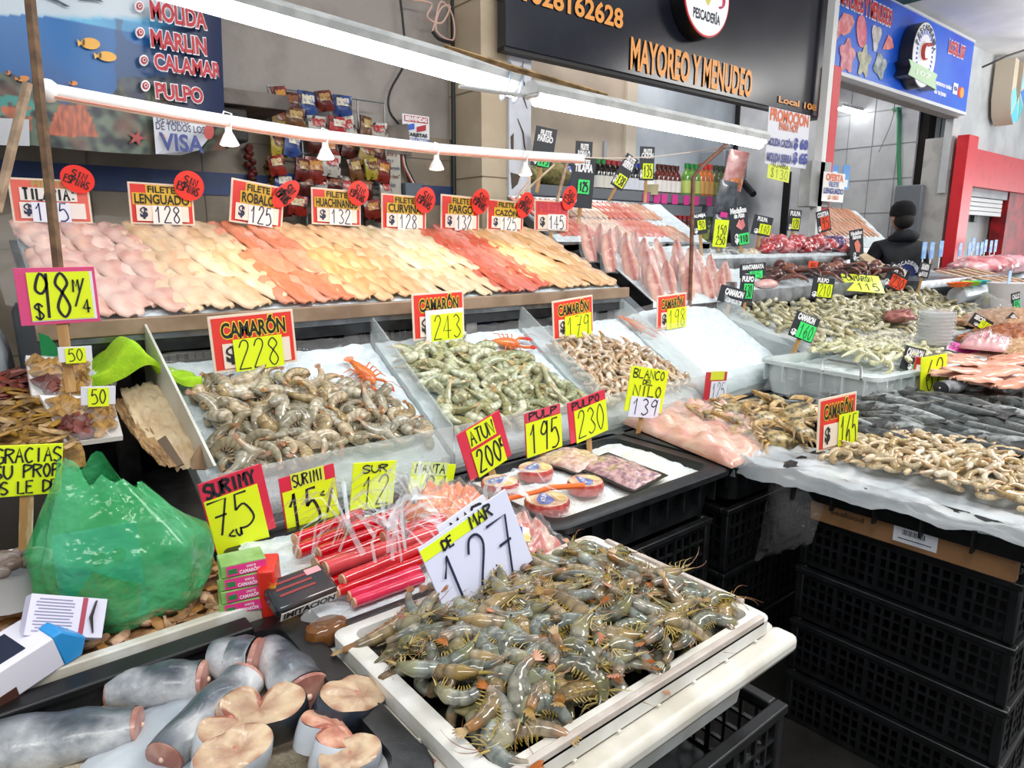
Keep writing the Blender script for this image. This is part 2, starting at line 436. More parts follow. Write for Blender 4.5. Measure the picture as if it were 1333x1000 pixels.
slab('trim_18', 5.64, 2.9, 1.4, 5.71, 2.96, 3.7, whitepl)
# conduits on the wall
def cable(name, pts, r, col, label, cat='cable', seg=6, rough=.5):
    P = [Vector(p) for p in pts]
    q = []
    PP = [P[0]]+P+[P[-1]]
    for a in range(len(PP)-3):
        p0, p1, p2, p3 = PP[a:a+4]
        for t in (0, .25, .5, .75):
            q.append(.5*(2*p1+(p2-p0)*t+(2*p0-5*p1+4*p2-p3)*t*t+(3*p1-p0-3*p2+p3)*t**3))
    q.append(P[-1])
    o = MB().tube(q, r, seg).obj(name, mat(col, rough)); return tag(o, label, cat)
Yw = 3.35
cable('black_conduit', [at(589, -10, Y=Yw), at(590, 120, Y=Yw), at(591, 268, Y=Yw)], .012, '#141414', 'straight black conduit running down the corner left of the beige pillar', 'conduit')
cable('wall_cable', [at(520, -10, Y=Yw), at(525, 35, Y=Yw), at(527, 80, Y=Yw), at(508, 118, Y=Yw), at(507, 145, Y=Yw), at(524, 172, Y=Yw), at(529, 225, Y=Yw), at(540, 245, Y=Yw)], .006, '#1c1a19', 'thin black cable curving down the plaster wall left of the card payment notice')
for k, cc in enumerate(('#b04a3a', '#d8cfc8', '#222222')):
    cable('hanging_wire', [at(522+2*k, 195, Y=Yw-.01), at(525+2*k, 215, Y=Yw-.01), at(533+2*k, 232, Y=Yw-.01), at(540+k, 243, Y=Yw-.01)], .004, cc, ('red', 'white', 'black')[k]+' wire dropping into the small junction box below the card notice', 'wire')
t = tag(MB().b2(*at(520, 262, Y=3.36), *(at(541, 240, Y=3.36)+Vector((0, -.07, 0)))).obj('junction_box', mat('#59626b', .5), bevel=.004), 'small grey junction box on the wall under the hanging wires', 'junction box')
cable('wire_bundle', [at(538, 0, Y=3.3), at(562, 5, Y=3.3), at(556, 22, Y=3.3), at(575, 30, Y=3.3), at(586, 8, Y=3.3), at(573, 12, Y=3.3), at(568, 40, Y=3.3), at(590, 52, Y=3.3), at(589, 20, Y=3.3), at(574, 2, Y=3.3), at(566, 30, Y=3.3), at(563, 41, Y=3.3)], .005, '#d9b3a4', 'tangle of pale pink wire hanging beside the pillar', 'wire')
cable('taped_wire', [at(563, 41, Y=3.29), at(572, 51, Y=3.29), at(590, 56, Y=3.29)], .009, '#1b1b1c', 'black taped wire end under the pink wire tangle', 'wire')
# wall card notice
def board_px(name, label, cat, x0, y0, x1, y1, Y, col, layers, roll=0, **k):
    return card(name, label, ((x0+x1)/2, (y0+y1)/2, x1-x0, y1-y0), layers, roll=roll, board=col, stick=0, cat=cat, Y=Y, **k)
board_px('payment_notice', 'small white notice about cards with red and blue bars hanging on the wall', 'sign', 524, 150, 559, 187, 3.34, '#e6e6e8',
    [('rect', 'red_bar', .06, .74, .94, .95, '#b9202c'), ('text', 'BIENVENIDAS', .1, .78, .9, .92, '#f4f4f4', None), ('poly', 'card_picture', [(.15, .62), (.42, .7), (.42, .5), (.15, .42)], '#2a62c4'), ('poly', 'card_picture', [(.5, .58), (.85, .7), (.85, .5), (.5, .4)], '#b6202e'),
     ('text', 'TARJETAS', .12, .2, .88, .36, '#1b1b1b', None), ('rect', 'blue_bar', .04, .02, .96, .17, '#2f4fb0'), ('text', 'DEBITO Y CREDITO', .1, .05, .9, .14, '#eeeeee', None)], roll=0, thick=.006)
sc = [('text', s, a, z, b, z+.05, c, None, .02) for s, a, b, z, c in (('"Dios al darte a', .1, .9, .9, '#7c3b30'), ('Este Mercado y', .2, .8, .82, '#31486e'), ('Amarrarte El Encargado', .06, .97, .73, '#2b3c60'), ('"Yo Solo Trabajo Aqui"', .06, .95, .63, '#6b2d28'), ('Bienvenidos', .22, .82, .53, '#31486e'), ('Gracias Señor Jesus', .04, .96, .4, '#222222'), ('Por mi negocio', .15, .8, .33, '#222222'), ('Este lugar', .1, .8, .26, '#222222'), ('A la familia', .05, .8, .19, '#222222'), ('Y mi gente', .12, .75, .12, '#222222'))]
board_px('wall_text_panel', 'tall pale panel of blackletter writing on the back wall', 'sign', 475, 192, 522, 300, 3.33, '#b0aa9c', sc, thick=.012)
# wooden shelf board and cardboard behind
tag(MB().b2(.72, 3.0, 2.0, 1.22, 3.3, 2.06).obj('wooden_shelf', mat('#6a625b', .7, c2='#4c4640', sc=8), bevel=.004), 'rough grey wooden shelf board on the back wall left of the snack rack', 'shelf')
tag(MB().b2(.6, 3.02, 1.86, 1.05, 3.3, 1.99).obj('dark_box', mat('#26221f', .7), bevel=.01), 'dark box slung under the grey wooden shelf board', 'box')
tag(MB().prism([(0, 0), (.52, .0), (.5, .16), (0, .07)], 0, .02, 0, Matrix.Translation(at(415, 192, Y=3.34)) @ Matrix.Rotation(R(90), 4, 'X')).obj('plank', mat('#7a6f66', .7, c2='#5b524b', sc=9)), 'weathered plank leaning on the plaster behind the snack rack', 'plank')
# snack rack
rk = thing('snack_rack', 'wire rack of hanging snack packets on the back wall', 'rack', at(437, 292, Y=3.3))
mb = MB()
for k in range(5): mb.tube([(-.3+k*.15, 0, 0), (-.3+k*.15, 0, .62)], .004, 5)
for k in range(5): mb.tube([(-.3, -.005, .05+k*.14), (.3, -.005, .05+k*.14)], .004, 5)
mb.obj('wire_grid', mat('#8d8f92', .4, .6), rk)
base = at(437, 292, Y=3.3)
pk = [('#8f2a22', '#cdb98c'), ('#7d2a20', '#b9823a'), ('#26407a', '#c9c0ac'), ('#8d7430', '#6a2418'), ('#b3aca2', '#a02626'), ('#5e1c16', '#a5804a'), ('#a39030', '#5e2414'), ('#4a1c16', '#7d4c2c'), ('#a52428', '#c9bfae'), ('#6d4626', '#ae925c')]
for r in range(6):
    for k in range(7 if r else 5):
        a, b = pk[(r*3+k*5+rnd.randrange(3)) % 10]
        p = base+Vector((-.28+k*.088+rnd.uniform(-.03, .03), -.03-.012*(k % 2)-.02*(r % 2), .56-r*.098+rnd.uniform(-.02, .02)))
        mb = MB()
        ww, hh = rnd.uniform(.035, .052), rnd.uniform(.045, .062)
        mb.grid(6, 8, lambda u, v: ((u-.5)*2*ww, -.018*math.sin(math.pi*u)*math.sin(math.pi*v)-.004+.003*math.sin(9*u+7*v), (v-.5)*2*hh), 0, thick=(0, .01, 0))
        mb.grid(4, 3, lambda u, v: ((u-.5)*1.3*ww, -.018*math.sin(math.pi*(.18+.64*u))*math.sin(math.pi*(.5+.4*v))-.0075, (v*.45)*1.6*hh), 1)
        o = mb.obj('snack_packet', [mat(a, .25, c2='#2a1812', sc=38, lo=.48, hi=.62), mat(b, .25, c2=a, sc=45, lo=.5, hi=.65)], loc=p); o.rotation_euler = (0, R(rnd.uniform(-14, 14)), R(rnd.uniform(-15, 15)))
        tag(o, 'glossy snack packet on the wire rack against the back wall', 'packet', 'snack packets on the wire rack')
for k, (px, py) in enumerate(((327, 235), (355, 244))):
    p = at(px, py, Y=3.33); mb = MB()
    for j in range(16): mb.ball((rnd.uniform(-.02, .02), rnd.uniform(-.02, .02), -.09+j*.016+.02*(px > 340)), .02, .018, .016, 6)
    tag(mb.obj('packet_strip', mat(('#6e2018', '#a98328')[k], .35, c2='#33120e', sc=40), loc=p), ('dark red string of dried chillies hanging left of the snack rack', 'yellow and brown bag bunch hanging beside the red chilli string')[k], 'bundle')
# ------------------------------------------------------------------ sea banner
BY = 2.95
x0, x1 = -.3, at(292, 30, Y=BY).x
z0, z1 = at(240, 203, Y=BY).z, 2.9
bn = thing('sea_banner', 'printed vinyl banner of an underwater reef with red fish names hanging at left', 'banner', (0, BY, 0))
def bf(u, v):
    x = x0+(x1-x0)*u; e = max(0, (u-.8)/.2)
    return (x-.08*e*(1-v)*(.6), .035*math.sin(u*9)*(.4+.6*(1-v))-.06*e*e, z0+(z1-z0)*v+.02*e*(1-v)+.01*math.sin(u*8)*(1-v))
m = bpy.data.materials.new('sea_print'); m.use_nodes = True
n = m.node_tree.nodes; L = m.node_tree.links; b = n['Principled BSDF']; b.inputs['Roughness'].default_value = .35
a = n.new('ShaderNodeAttribute'); a.attribute_name = 'col'; L.new(a.outputs[0], b.inputs[0])
def bc(u, v):
    x = x0+(x1-x0)*u; z = z0+(z1-z0)*v
    q = proj((x, BY, z)); py = q.y; px = q.x
    def mixc(a, b, t): t = max(0, min(1, t)); return tuple(a[i]*(1-t)+b[i]*t for i in range(3))
    sky = hx('#b9c6cf')[:3]; lt = hx('#58a9cd')[:3]; md = hx('#1b66a6')[:3]; dp = hx('#123a6e')[:3]; rk = hx('#1b2a33')[:3]
    wob = 6*nz(x, z, 5)
    v1 = (z-z0)/(2.62-z0)
    if py < 24+7*nz(x, 0, 5): c = mixc(lt, sky, (26-py)/8+.4*nz(x*3, z*9, 6))
    elif v1 > .5: c = mixc(md, lt, (110-py)/85+.35*nz(x*1.5, z*4, 5)-.5*max(0, (px-110)/120))
    else: c = mixc(dp, md, v1*2+.3*nz(x, z, 7))
    hrf = .24+.14*nz(x, 3, 4)+.08*nz(x, z, 14)+.16*max(0, (px-100)/200)
    if v1 < hrf: c = mixc(mixc(hx('#0d151c')[:3], hx('#5c6a58')[:3], .45+1.5*nz(x, z, 30)), hx('#6d4a3c')[:3], 1.6*nz(x, z, 11, 7)-.1)
    if px > 150 and .2 < v1 < .55 and nz(x, z, 6, 4) > .02: c = mixc(c, hx('#39415a')[:3], .6)
    if px > 215 and v1 > .1: c = mixc(c, hx('#15234a')[:3], (px-215)/40)
    if 60 < px < 125 and 135 < py < 172+10*nz(x, z, 9) and py > 168-.012*(62**2-(min(62, abs(px-92)*2))**2): c = mixc(hx('#c0613a')[:3], hx('#7d3d2a')[:3], .5+1.3*nz(x*2, z*.5, 60))
    if px < 52 and 125 < py < 150 and nz(x, z, 18, 2) > -.1: c = hx('#3f8a80')[:3]
    if px < 40 and 140 < py < 168 and nz(x*2, z, 30) > -.2: c = mixc(hx('#c46a44')[:3], hx('#8c4a38')[:3], .5+nz(x, z, 40))
    return c
mb = MB(); mb.grid(200, 150, bf, 0, colf=bc)
mb.obj('banner_sheet', m, bn)
def on_banner(px, py, off=.012):
    p = at(px, py, Y=BY); u = (p.x-x0)/(x1-x0); v = (p.z-z0)/(z1-z0)
    return Vector((p.x, bf(u, v)[1]-off, p.z))
def bshape(nm, pts, col, off=.012):
    mb = MB(); P = [on_banner(*p, off) for p in pts]; mb.add(P, [tuple(range(len(P)))]); mb.obj(nm, mat(col, .4), bn, smooth=0)
def ell(cx, cy, rx, ry, rot=0, n=16): return [(cx+rx*math.cos(t)*math.cos(rot)-ry*math.sin(t)*math.sin(rot), cy+rx*math.cos(t)*math.sin(rot)+ry*math.sin(t)*math.cos(rot)) for t in [2*math.pi*i/n for i in range(n)]]
for cx, cy, rx, ry, rot, col in ((116, 59, 13, 7.5, .1, '#d9a23c'), (138, 75, 13, 6.5, .1, '#dba540'), (10, 97, 3, 3, 0, '#c8763c'), (29, 105, 8, 4, 0, '#c97f38'), (94, 111, 5, 3, 0, '#c97f38')):
    bshape('printed_fish', ell(cx, cy, rx, ry, rot), col); bshape('printed_fish', [(cx-rx*.8, cy), (cx-rx*1.35, cy-ry*.7), (cx-rx*1.25, cy+ry*.6)], col, .0125)
    bshape('printed_fish', ell(cx-rx*.7, cy-1, 1.6, ry*.6), '#4a3a18', .015)
bshape('printed_dolphin', [(54, -6), (66, 0), (78, 6), (90, 12), (82, 12), (76, 8), (70, 6), (60, 2)], '#3a4450'); bshape('printed_dolphin', [(100, 4), (112, -4), (128, 0), (134, 5), (120, 3)], '#46525e')
st = []
for i in range(10):
    r = 14 if i % 2 == 0 else 5; an = -1.3+i*math.pi/5; st.append((178+r*math.cos(an), 180+r*.85*math.sin(an)))
bshape('printed_starfish', st, '#9c3a34')
def btext(s, px0, py0, px1, py1, col, oc, off=.012, of=.03):
    pm = (px0+px1)/2; A = on_banner(px0, py1, off); B = on_banner(px1, py0, off); A.z = on_banner(pm, py1).z; B.z = on_banner(pm, py0).z
    mb = MB(); y = min(A.y, B.y)
    if oc: put_text(mb, s, A.x, A.z, B.x, B.z, y, 1, of+.05)
    put_text(mb, s, A.x, A.z, B.x, B.z, y-.003, 0, of)
    mb.obj('printed_lettering', [mat(col, .4), mat(oc or col, .4)], bn, smooth=0)
for s, a, b, c, d, by in (('MOLIDA', 196, 10, 264, 33, 9), ('MARLIN', 197, 46, 265, 67, 43), ('CALAMAR', 200, 79, 282, 98, 79), ('PULPO', 204, 112, 262, 131, 112)):
    btext(s, a, b, c, d, '#b3202f', '#e8e6ea')
    for r, cc, o in ((6.5, '#e8e6ea', .02), (4.4, '#b3202f', .024), (2.6, '#e8e6ea', .028), (1.6, '#b3202f', .032)): bshape('printed_bullet', ell(a-15 if s != 'CALAMAR' else a-13, by, r, r*1.15), cc, o)
bshape('printed_panel', [(198, 150), (274, 158), (272, 178), (258, 196), (235, 202), (202, 201)], '#d9dbe2', .03)
bshape('printed_panel', [(-6, 155), (36, 158), (37, 192), (-6, 190)], '#b9babd', .02)
btext('DE DEBITO', 202, 154, 242, 162, '#22284c', None, .05, .02); btext('DE TODOS LOS', 200, 164, 262, 173, '#22284c', None, .055, .02)
btext('VISA', 207, 177, 259, 198, '#26367c', None, .055, .03); bshape('printed_mark', [(203, 176), (212, 176), (214, 182), (206, 179)], '#d99a3c', .055)
bshape('printed_mark', ell(266, 174, 6, 10), '#b03a34', .075)
# ------------------------------------------------------------------ lamps
def linear_lamp(name, label, A, B, r, k, label_end=True):
    A, B = Vector(A), Vector(B); mid = (A+B)/2; d = (B-A); Ln = d.length
    rot = d.to_track_quat('X', 'Z').to_matrix().to_4x4()
    t = thing(name, label, 'lamp', M=Matrix.Translation(mid) @ rot)
    mb = MB(); mb.prism([(-.036*k, .0), (-.04*k, .022*k), (-.018*k, .042*k), (.018*k, .042*k), (.04*k, .022*k), (.036*k, .0)], -Ln/2, Ln/2, 0, Matrix(((0, 0, 1, 0), (1, 0, 0, 0), (0, 1, 0, 0), (0, 0, 0, 1))))
    mb.obj('housing', mat('#b9bab8', .5, c2='#a2a4a2', sc=20), t)
    MB().tube([(-Ln/2+.02, 0, -r*.62), (Ln/2-.02, 0, -r*.62)], r, 16).obj('tube', mat('#f8fbff', .3, emit=TUBE), t)
    for s in (-1, 1): MB().box(s*(Ln/2-.008), 0, .008*k, .012, .07*k, .045*k).obj('end_cap', mat('#c9c9c6', .5), t, bevel=.006)
    return t
J = atd(676, 111, 2.1)
L0 = atd(120, -46, 1.72)
l1 = linear_lamp('fluorescent_lamp', 'long fluorescent lamp nearest the camera slanting across the top left of the stall', L0, J, .0245, .95)
J2 = at(690, 122, Y=1.5)
l2 = linear_lamp('fluorescent_lamp', 'second fluorescent lamp running toward the black sign from the strapped joint', J2, at(993, 184, Y=1.5), .0185, .8)
for lamp, pt, q, k in ((l1, (664, 113), (J-L0).normalized(), 1.0), (l1, (676, 116), (J-L0).normalized(), .95)):
    c = J-q*(.045 if k == 1 else .005)
    MB().tube([Vector((0, math.cos(a)*.046*k, math.sin(a)*.05*k)) for a in [2*math.pi*i/20 for i in range(21)]], .009, 6, flat=.4).obj('strap', mat('#8f98a4', .5), lamp, loc=(lamp.matrix_world.inverted() @ c))
tag(MB().tube([J2+Vector((-.28, .0, .075)), J2+Vector((-.05, .0, .055)), J2+Vector((.3, .0, .035))], [.006, .013, .008], 6, flat=.6).obj('wooden_lath', mat('#a5865a', .8, c2='#6f5836', sc=30)), 'rough wooden lath lying on top of the fluorescent lamps at the joint', 'lath')
tag(MB().tube([J2+Vector((-.2, .05, -.0)), J2+Vector((.0, .03, .0)), J2+Vector((.05, .0, .0))], .006, 6).obj('lamp_bracket', mat('#b9bab8', .5)), 'short grey bracket joining the two fluorescent lamps', 'bracket')
# white track with halogen lamps
TY = 2.32
tp = [at(62, 118, Y=TY), at(230, 148, Y=TY), at(400, 175, Y=TY), at(570, 194, Y=TY), at(690, 203, Y=TY), at(757, 207, Y=TY)]
tr = thing('lamp_track', 'white sagging lamp track stretched above the fillet display', 'lamp track', tp[2])
MB().tube([p-tp[2] for p in tp], .021, 12).obj('track_pipe', mat('#ece9e6', .4), tr)
MB().tube([p-tp[2]+Vector((0, -.018, -.016)) for p in tp], .004, 5).obj('track_groove', mat('#c98f7d', .5), tr)
MB().ball(tp[0]-tp[2], .03, .03, .031, 12).obj('end_cap', mat('#ece9e6', .4), tr)
LAMPS = [(297, 166), (423, 186), (568, 202), (684, 211)]
for k, (px, py) in enumerate(LAMPS):
    p = at(px, py, Y=TY-.02)
    t = thing('halogen_lamp', ('white halogen lamp nearest the sea banner on the lamp track', 'white halogen lamp hanging in front of the snack rack', 'white halogen lamp hanging in front of the beige wall tiles', 'white halogen lamp near the right end of the lamp track')[k], 'lamp', p)
    MB().lathe([(.010, .0), (.011, -.014), (.016, -.022), (.029, -.048), (.030, -.051)], 16).obj('lamp_shade', mat('#f0eeea', .4), t)
    MB().lathe([(.027, -.052), (.024, -.054)], 16).obj('bulb', mat('#fff1da', .3, emit=9), t)
    MB().tube([(-.02, 0, .02), (-.012, -.01, .045), (.01, -.01, .04), (.008, 0, .0)], .003, 5).obj('lamp_wire', mat('#e5e5e5', .5), t)
for k, x in enumerate((.45, .8, 1.15, 1.55, 1.95)):
    l = bpy.data.lights.new('halogen_light', 'SPOT'); l.energy = SPOT; l.color = (1, .62, .3); l.spot_size = R(70); l.spot_blend = .9; l.shadow_soft_size = .03
    o = bpy.data.objects.new('halogen_light', l); C.objects.link(o)
    q = at(*LAMPS[min(k, 3)], Y=TY-.02); q.x = x if k == 4 else q.x; q.z -= .08
    o.location = q; o.rotation_euler = (R(4), 0, 0)
cable('lamp_flex', [at(757, 205, Y=TY), at(800, 206, Y=TY), at(850, 204, Y=TY), at(900, 198, Y=TY), at(950, 190, Y=2.0)], .003, '#cfc0b2', 'thin pale flex strung from the track end toward the second fluorescent lamp')
cable('lamp_flex', [at(684, 214, Y=TY), at(690, 232, Y=TY), at(677, 250, Y=TY+.1), at(670, 268, Y=TY+.2)], .003, '#e0c8ae', 'short pale flex curling down from the rightmost halogen lamp')
def stickpole(name, label, pts, r, col, c2, cat='pole', flat=1):
    return tag(MB().tube(pts, r, 6, flat=flat).obj(name, mat(col, .7, c2=c2, sc=25)), label, cat)
stickpole('wooden_pole', 'thin brown wooden pole standing up through the left of the stall', [at(36, -30, Y=1.93), at(52, 130, Y=1.93), at(84, 425, Y=1.93)], .012, '#7d5f43', '#5b4531')
stickpole('wooden_strut', 'pale wooden strut leaning behind the brown pole at far left', [at(36, 108, Y=2.1), at(16, 190, Y=2.1), at(-4, 275, Y=2.1)], .012, '#b49a80', '#927a63')
stickpole('rusty_rod', 'rusty bent rod standing at the right end of the acrylic trays', [at(897, 420, Y=2.08), at(900, 330, Y=2.08), at(902, 232, Y=2.08), at(912, 218, Y=2.08), at(945, 189, Y=2.05)], .0105, '#7d5340', '#5b3a2c', 'rod')
stickpole('prop_stick', 'thin wooden stick propped under the right end of the lamp track', [at(738, 212, Y=2.3), at(725, 262, Y=2.3)], .008, '#a58d79', '#857060', 'stick')
stickpole('bamboo_stick', 'pale thin stick slanting behind the small shrimp fillet card', [at(722, 214, Y=2.7), at(678, 254, Y=2.7)], .006, '#d4bd9c', '#b39b7c', 'stick')
# ------------------------------------------------------------------ shop signs
def front_text(mb, s, px0, py0, px1, py1, Y, m, off, dy=0):
    """left-bottom / right-top corners in the photograph on the plane of the sign"""
    A = at(px0, py0, Y=Y); B = at(px1, py1, Y=Y)
    put_text(mb, s, A.x, A.z, B.x, B.z, Y-dy, m, off)
SY = 3.0
bs = thing('black_shop_sign', 'large black fascia sign with orange lettering over the second stall', 'sign', (0, SY, 0))
sx0, sx1 = at(658, 57, Y=SY).x, at(1066, 150, Y=SY).x
MB().b2(sx0, 0, 2.455, sx1, .07, 3.5).obj('sign_panel', mat('#191b25', .2, c2='#22242f', sc=3), bs, bevel=.004)
MB().b2(sx0, .01, 2.435, sx1, .07, 2.455).obj('sign_edge', mat('#0a0a0b', .5), bs)
def st2(nm, s, x0, y0, x1, y1, off=.03):
    mb = MB(); A = at(x0, y0, Y=SY-.008); B = at(x1, y1, Y=SY-.008); put_text(mb, s, A.x, A.z, B.x, B.z, -.008, 0, off)
    mb.obj(nm, mat('#f0a049', .4), bs, smooth=0)
st2('trade_lettering', 'MAYOREO Y MENUDEO', 821, 89, 980, 93)
st2('phone_number', '1028162628', 682, 0, 811, 13)
st2('unit_number', 'Local 108', 1014, 133, 1063, 137)
cc = at(920, -4, Y=SY-.1)
rr = (at(920, 50, Y=SY-.1)-cc).length
rl = thing('round_lightbox', 'round white lightbox with a red ring mounted on the black sign', 'sign', cc)
T = Matrix.Rotation(R(90), 4, 'X')
circ = lambda r, n=48: [(r*math.cos(2*math.pi*i/n), r*math.sin(2*math.pi*i/n)) for i in range(n)]
MB().prism(circ(rr), -.095, .0, 0, T).obj('lightbox_body', mat('#101114', .3), rl)
MB().prism(circ(rr*.985), 0, .006, 0, T).obj('red_ring', mat('#d8343a', .4), rl)
MB().prism(circ(rr*.94), .006, .009, 0, T).obj('light_face', mat('#f3f3f6', .3, emit=.35), rl)
mb = MB(); put_text(mb, 'PESCADERÍA', -rr*.6, -rr*.6, rr*.58, -rr*.3, -.012, 0, .03); mb.obj('dark_lettering', mat('#1e2230', .4), rl, smooth=0)
MB().tube([(rr*(.55+.13*math.cos(a)), -.012, rr*(-.02+.16*math.sin(a))) for a in [i*.45-2 for i in range(10)]], .018, 6, flat=.3).obj('pink_curl', mat('#d65a72', .4), rl)
MB().prism([(-rr*.3, rr*.1), (rr*.2, rr*.1), (rr*.05, -rr*.2), (0, -rr*.22), (-.1*rr, -rr*.12)], .012, .014, 0, T).obj('yellow_shape', mat('#e8dc6a', .4), rl)
# blue sign
bl = thing('blue_shop_sign', 'blue fascia sign with seafood pictures over the third stall', 'sign', (0, SY, 0))
bx0, bx1 = at(1080, 90, Y=SY).x, at(1257, 146, Y=SY).x
MB().b2(bx0, 0, 2.85, bx1, .08, 3.56).obj('sign_panel', mat('#1467d8', .3, c2='#1b3fc4', sc=.9, lo=.4, hi=.65), bl)
MB().b2(bx0, -.01, 2.82, bx1, .08, 2.85).obj('sign_frame', mat('#d6d9dc', .4), bl); MB().b2(bx0, -.01, 3.56, bx1, .08, 3.585).obj('sign_frame', mat('#c6c9cc', .4), bl)
W_ = bx1-bx0
BL = [mat('#d0202c', .4), mat('#f2f2f4', .4)]
def bt(s, u0, v0, u1, v1, m, off): mb = MB(); put_text(mb, s, bx0+u0*W_, 2.85+v0*.71, bx0+u1*W_, 2.85+v1*.71, -.004-.003*(m == 0), m, off); mb.obj('small_lettering', BL, bl, smooth=0)
for s, x_0, y_0, x_1, y_1 in (('MAYOREO Y MENUDEO', 1092, 4, 1161.5, 15), ('LOCAL 107', 1234, 68, 1256, 62)):
    A = at(x_0, y_0, Y=SY); B = at(x_1, y_1, Y=SY)
    mb = MB(); put_text(mb, s, A.x, A.z, B.x, B.z, -.004, 1, .09); put_text(mb, s, A.x, A.z, B.x, B.z, -.008, 0, .03); mb.obj('red_lettering', BL, bl, smooth=0)
bt('Aceptamos todas', .68, .22, .84, .3, 1, .03); bt('las tarjetas', .7, .1, .8, .18, 1, .03)
def pic(nm, outline, px, py, su, sv, col, rot=0):
    q = at(px, py, Y=SY); u, v = (q.x-bx0)/W_, (q.z-2.85)/.71; su *= .85; sv *= .72
    mb = MB(); c_, s_ = math.cos(rot), math.sin(rot)
    P = [(bx0+u*W_+(a*c_-b_*s_)*su, 2.85+v*.71+(a*s_+b_*c_)*sv) for a, b_ in outline]
    mb.prism(P, .003, .006, 0, T); mb.obj(nm, mat(col[0], .4, c2=col[1], sc=14, lo=.4, hi=.6), bl, smooth=0)
blob = lambda n=18, a=.15, k=3: [((1+a*math.sin(k*t))*math.cos(t), (1+a*math.sin(k*t))*math.sin(t)) for t in [2*math.pi*i/n for i in range(n)]]
pic('fish_picture', [(-1.2, -.6), (-.7, -.1), (-1.3, .5), (-.5, .35), (.2, .7), (1, .3), (1.1, -.1), (.5, -.5), (-.2, -.5), (-.5, -.3)], 1098, 34, .2, .19, ('#e8a2a2', '#d86a6e'), .5)
pic('fillet_picture', blob(18, .2, 2), 1121, 41, .13, .15, ('#d9546c', '#e88a98'), 1.2)
pic('shrimp_picture', blob(18, .25, 3), 1140, 48, .1, .14, ('#d8d2cf', '#a89d9a'))
pic('fillet_picture', [(-1, -.8), (-.2, .9), (.5, .7), (1, -.2), (.2, -.6)], 1156, 57, .13, .11, ('#ea9a94', '#dc6e6a'))
pic('octopus_picture', blob(22, .2, 5), 1102, 73, .15, .17, ('#e49aa0', '#c86a78'))
pic('crab_picture', blob(22, .3, 5), 1124, 80, .13, .16, ('#c9c39a', '#8d9388'))
pic('oyster_picture', blob(18, .2, 4), 1145, 86, .14, .14, ('#b8c0bc', '#6e7c84'))
MB().b2(bx0+.855*W_, -.006, 2.99, bx0+.895*W_, -.001, 3.1).obj('card_mark', mat('#e6e9f0', .4), bl)
mb = MB(); put_text(mb, 'VISA', bx0+.86*W_, 3.025, bx0+.89*W_, 3.065, -.008, 0, .03); mb.obj('card_lettering', mat('#26367c', .4), bl, smooth=0)
for k, cc2 in ((0, '#d8382c'), (1, '#e8a03a')): MB().prism([(bx0+(.92+.018*k)*W_+a*.055, 3.03+b_*.055) for a, b_ in circ(1, 20)], .002+.002*k, .004+.002*k, 0, T).obj('card_mark', mat(cc2, .4), bl)
# crest lightbox
ck = at(1205, 78, Y=2.72)
cr = thing('crest_lightbox', 'oval crest lightbox with a green ribbon standing out from the blue sign', 'sign', (ck.x-.02, 2.74, 3.1))
cr.location = at(1203, 72, Y=2.88)
cr.scale = (1.0, .85, .72)
ov = [(.27*math.cos(t), .4*math.sin(t)) for t in [2*math.pi*i/36 for i in range(36)]]
ribn = [(-.34, -.12), (.34, -.17), (.30, -.26), (.36, -.36), (-.32, -.3), (-.28, -.2)]
mb = MB(); mb.prism(ov, -.13, 0, 0, T); mb.prism(ribn, -.13, 0, 0, T); mb.obj('lightbox_body', mat('#2a2d36', .35), cr)
MB().prism([(a*.97, b_*.97) for a, b_ in ov], 0, .004, 0, T).obj('crest_face', mat('#e9eaf0', .35), cr)
mb = MB()
for i in range(30):
    t0 = 2*math.pi*i/30; mb.prism([(.16*math.cos(t0+q)*r, .25*math.sin(t0+q)*r) for q, r in ((0, 1), (.1, 1), (.1, 1.22), (0, 1.22))], .004, .006, 0, T)
mb.obj('blue_ring', mat('#3f5fc0', .4), cr)
MB().tube([(.1*math.cos(a)*(1-.05*i), -.01, .02+.13*math.sin(a)*(1-.05*i)) for i, a in enumerate([.9+i*.5 for i in range(10)])], [.045-.003*i for i in range(10)], 8, flat=.2).obj('red_shrimp_mark', mat('#dc5244', .4), cr)
MB().prism(ribn, .006, .012, 0, T).obj('green_ribbon', mat('#b9d9b2', .4), cr)
mb = MB()
for i, ch in enumerate('PESCADERIA'):
    an = R(160-i*15.5); T3 = Matrix.Translation((.215*math.cos(an), -.008, .335*math.sin(an))) @ Matrix.Rotation(-(an-R(90)), 4, 'Y'); put_text(mb, ch, -.022, -.03, .022, .03, 0, 0, .04, 0, T3)
put_text(mb, '107', -.16, -.26, .18, -.2, -.015, 1, .02)
mb.obj('crest_lettering', [mat('#20242c', .4), mat('#e8f2e4', .4)], cr, smooth=0)
tag(MB().b2(6.6, 2.6, 3.5, 6.85, 2.9, 3.615).obj('emergency_light', mat('#2c5a48', .5), bevel=.01), 'small green box fixed under the ceiling above the blue sign', 'light')
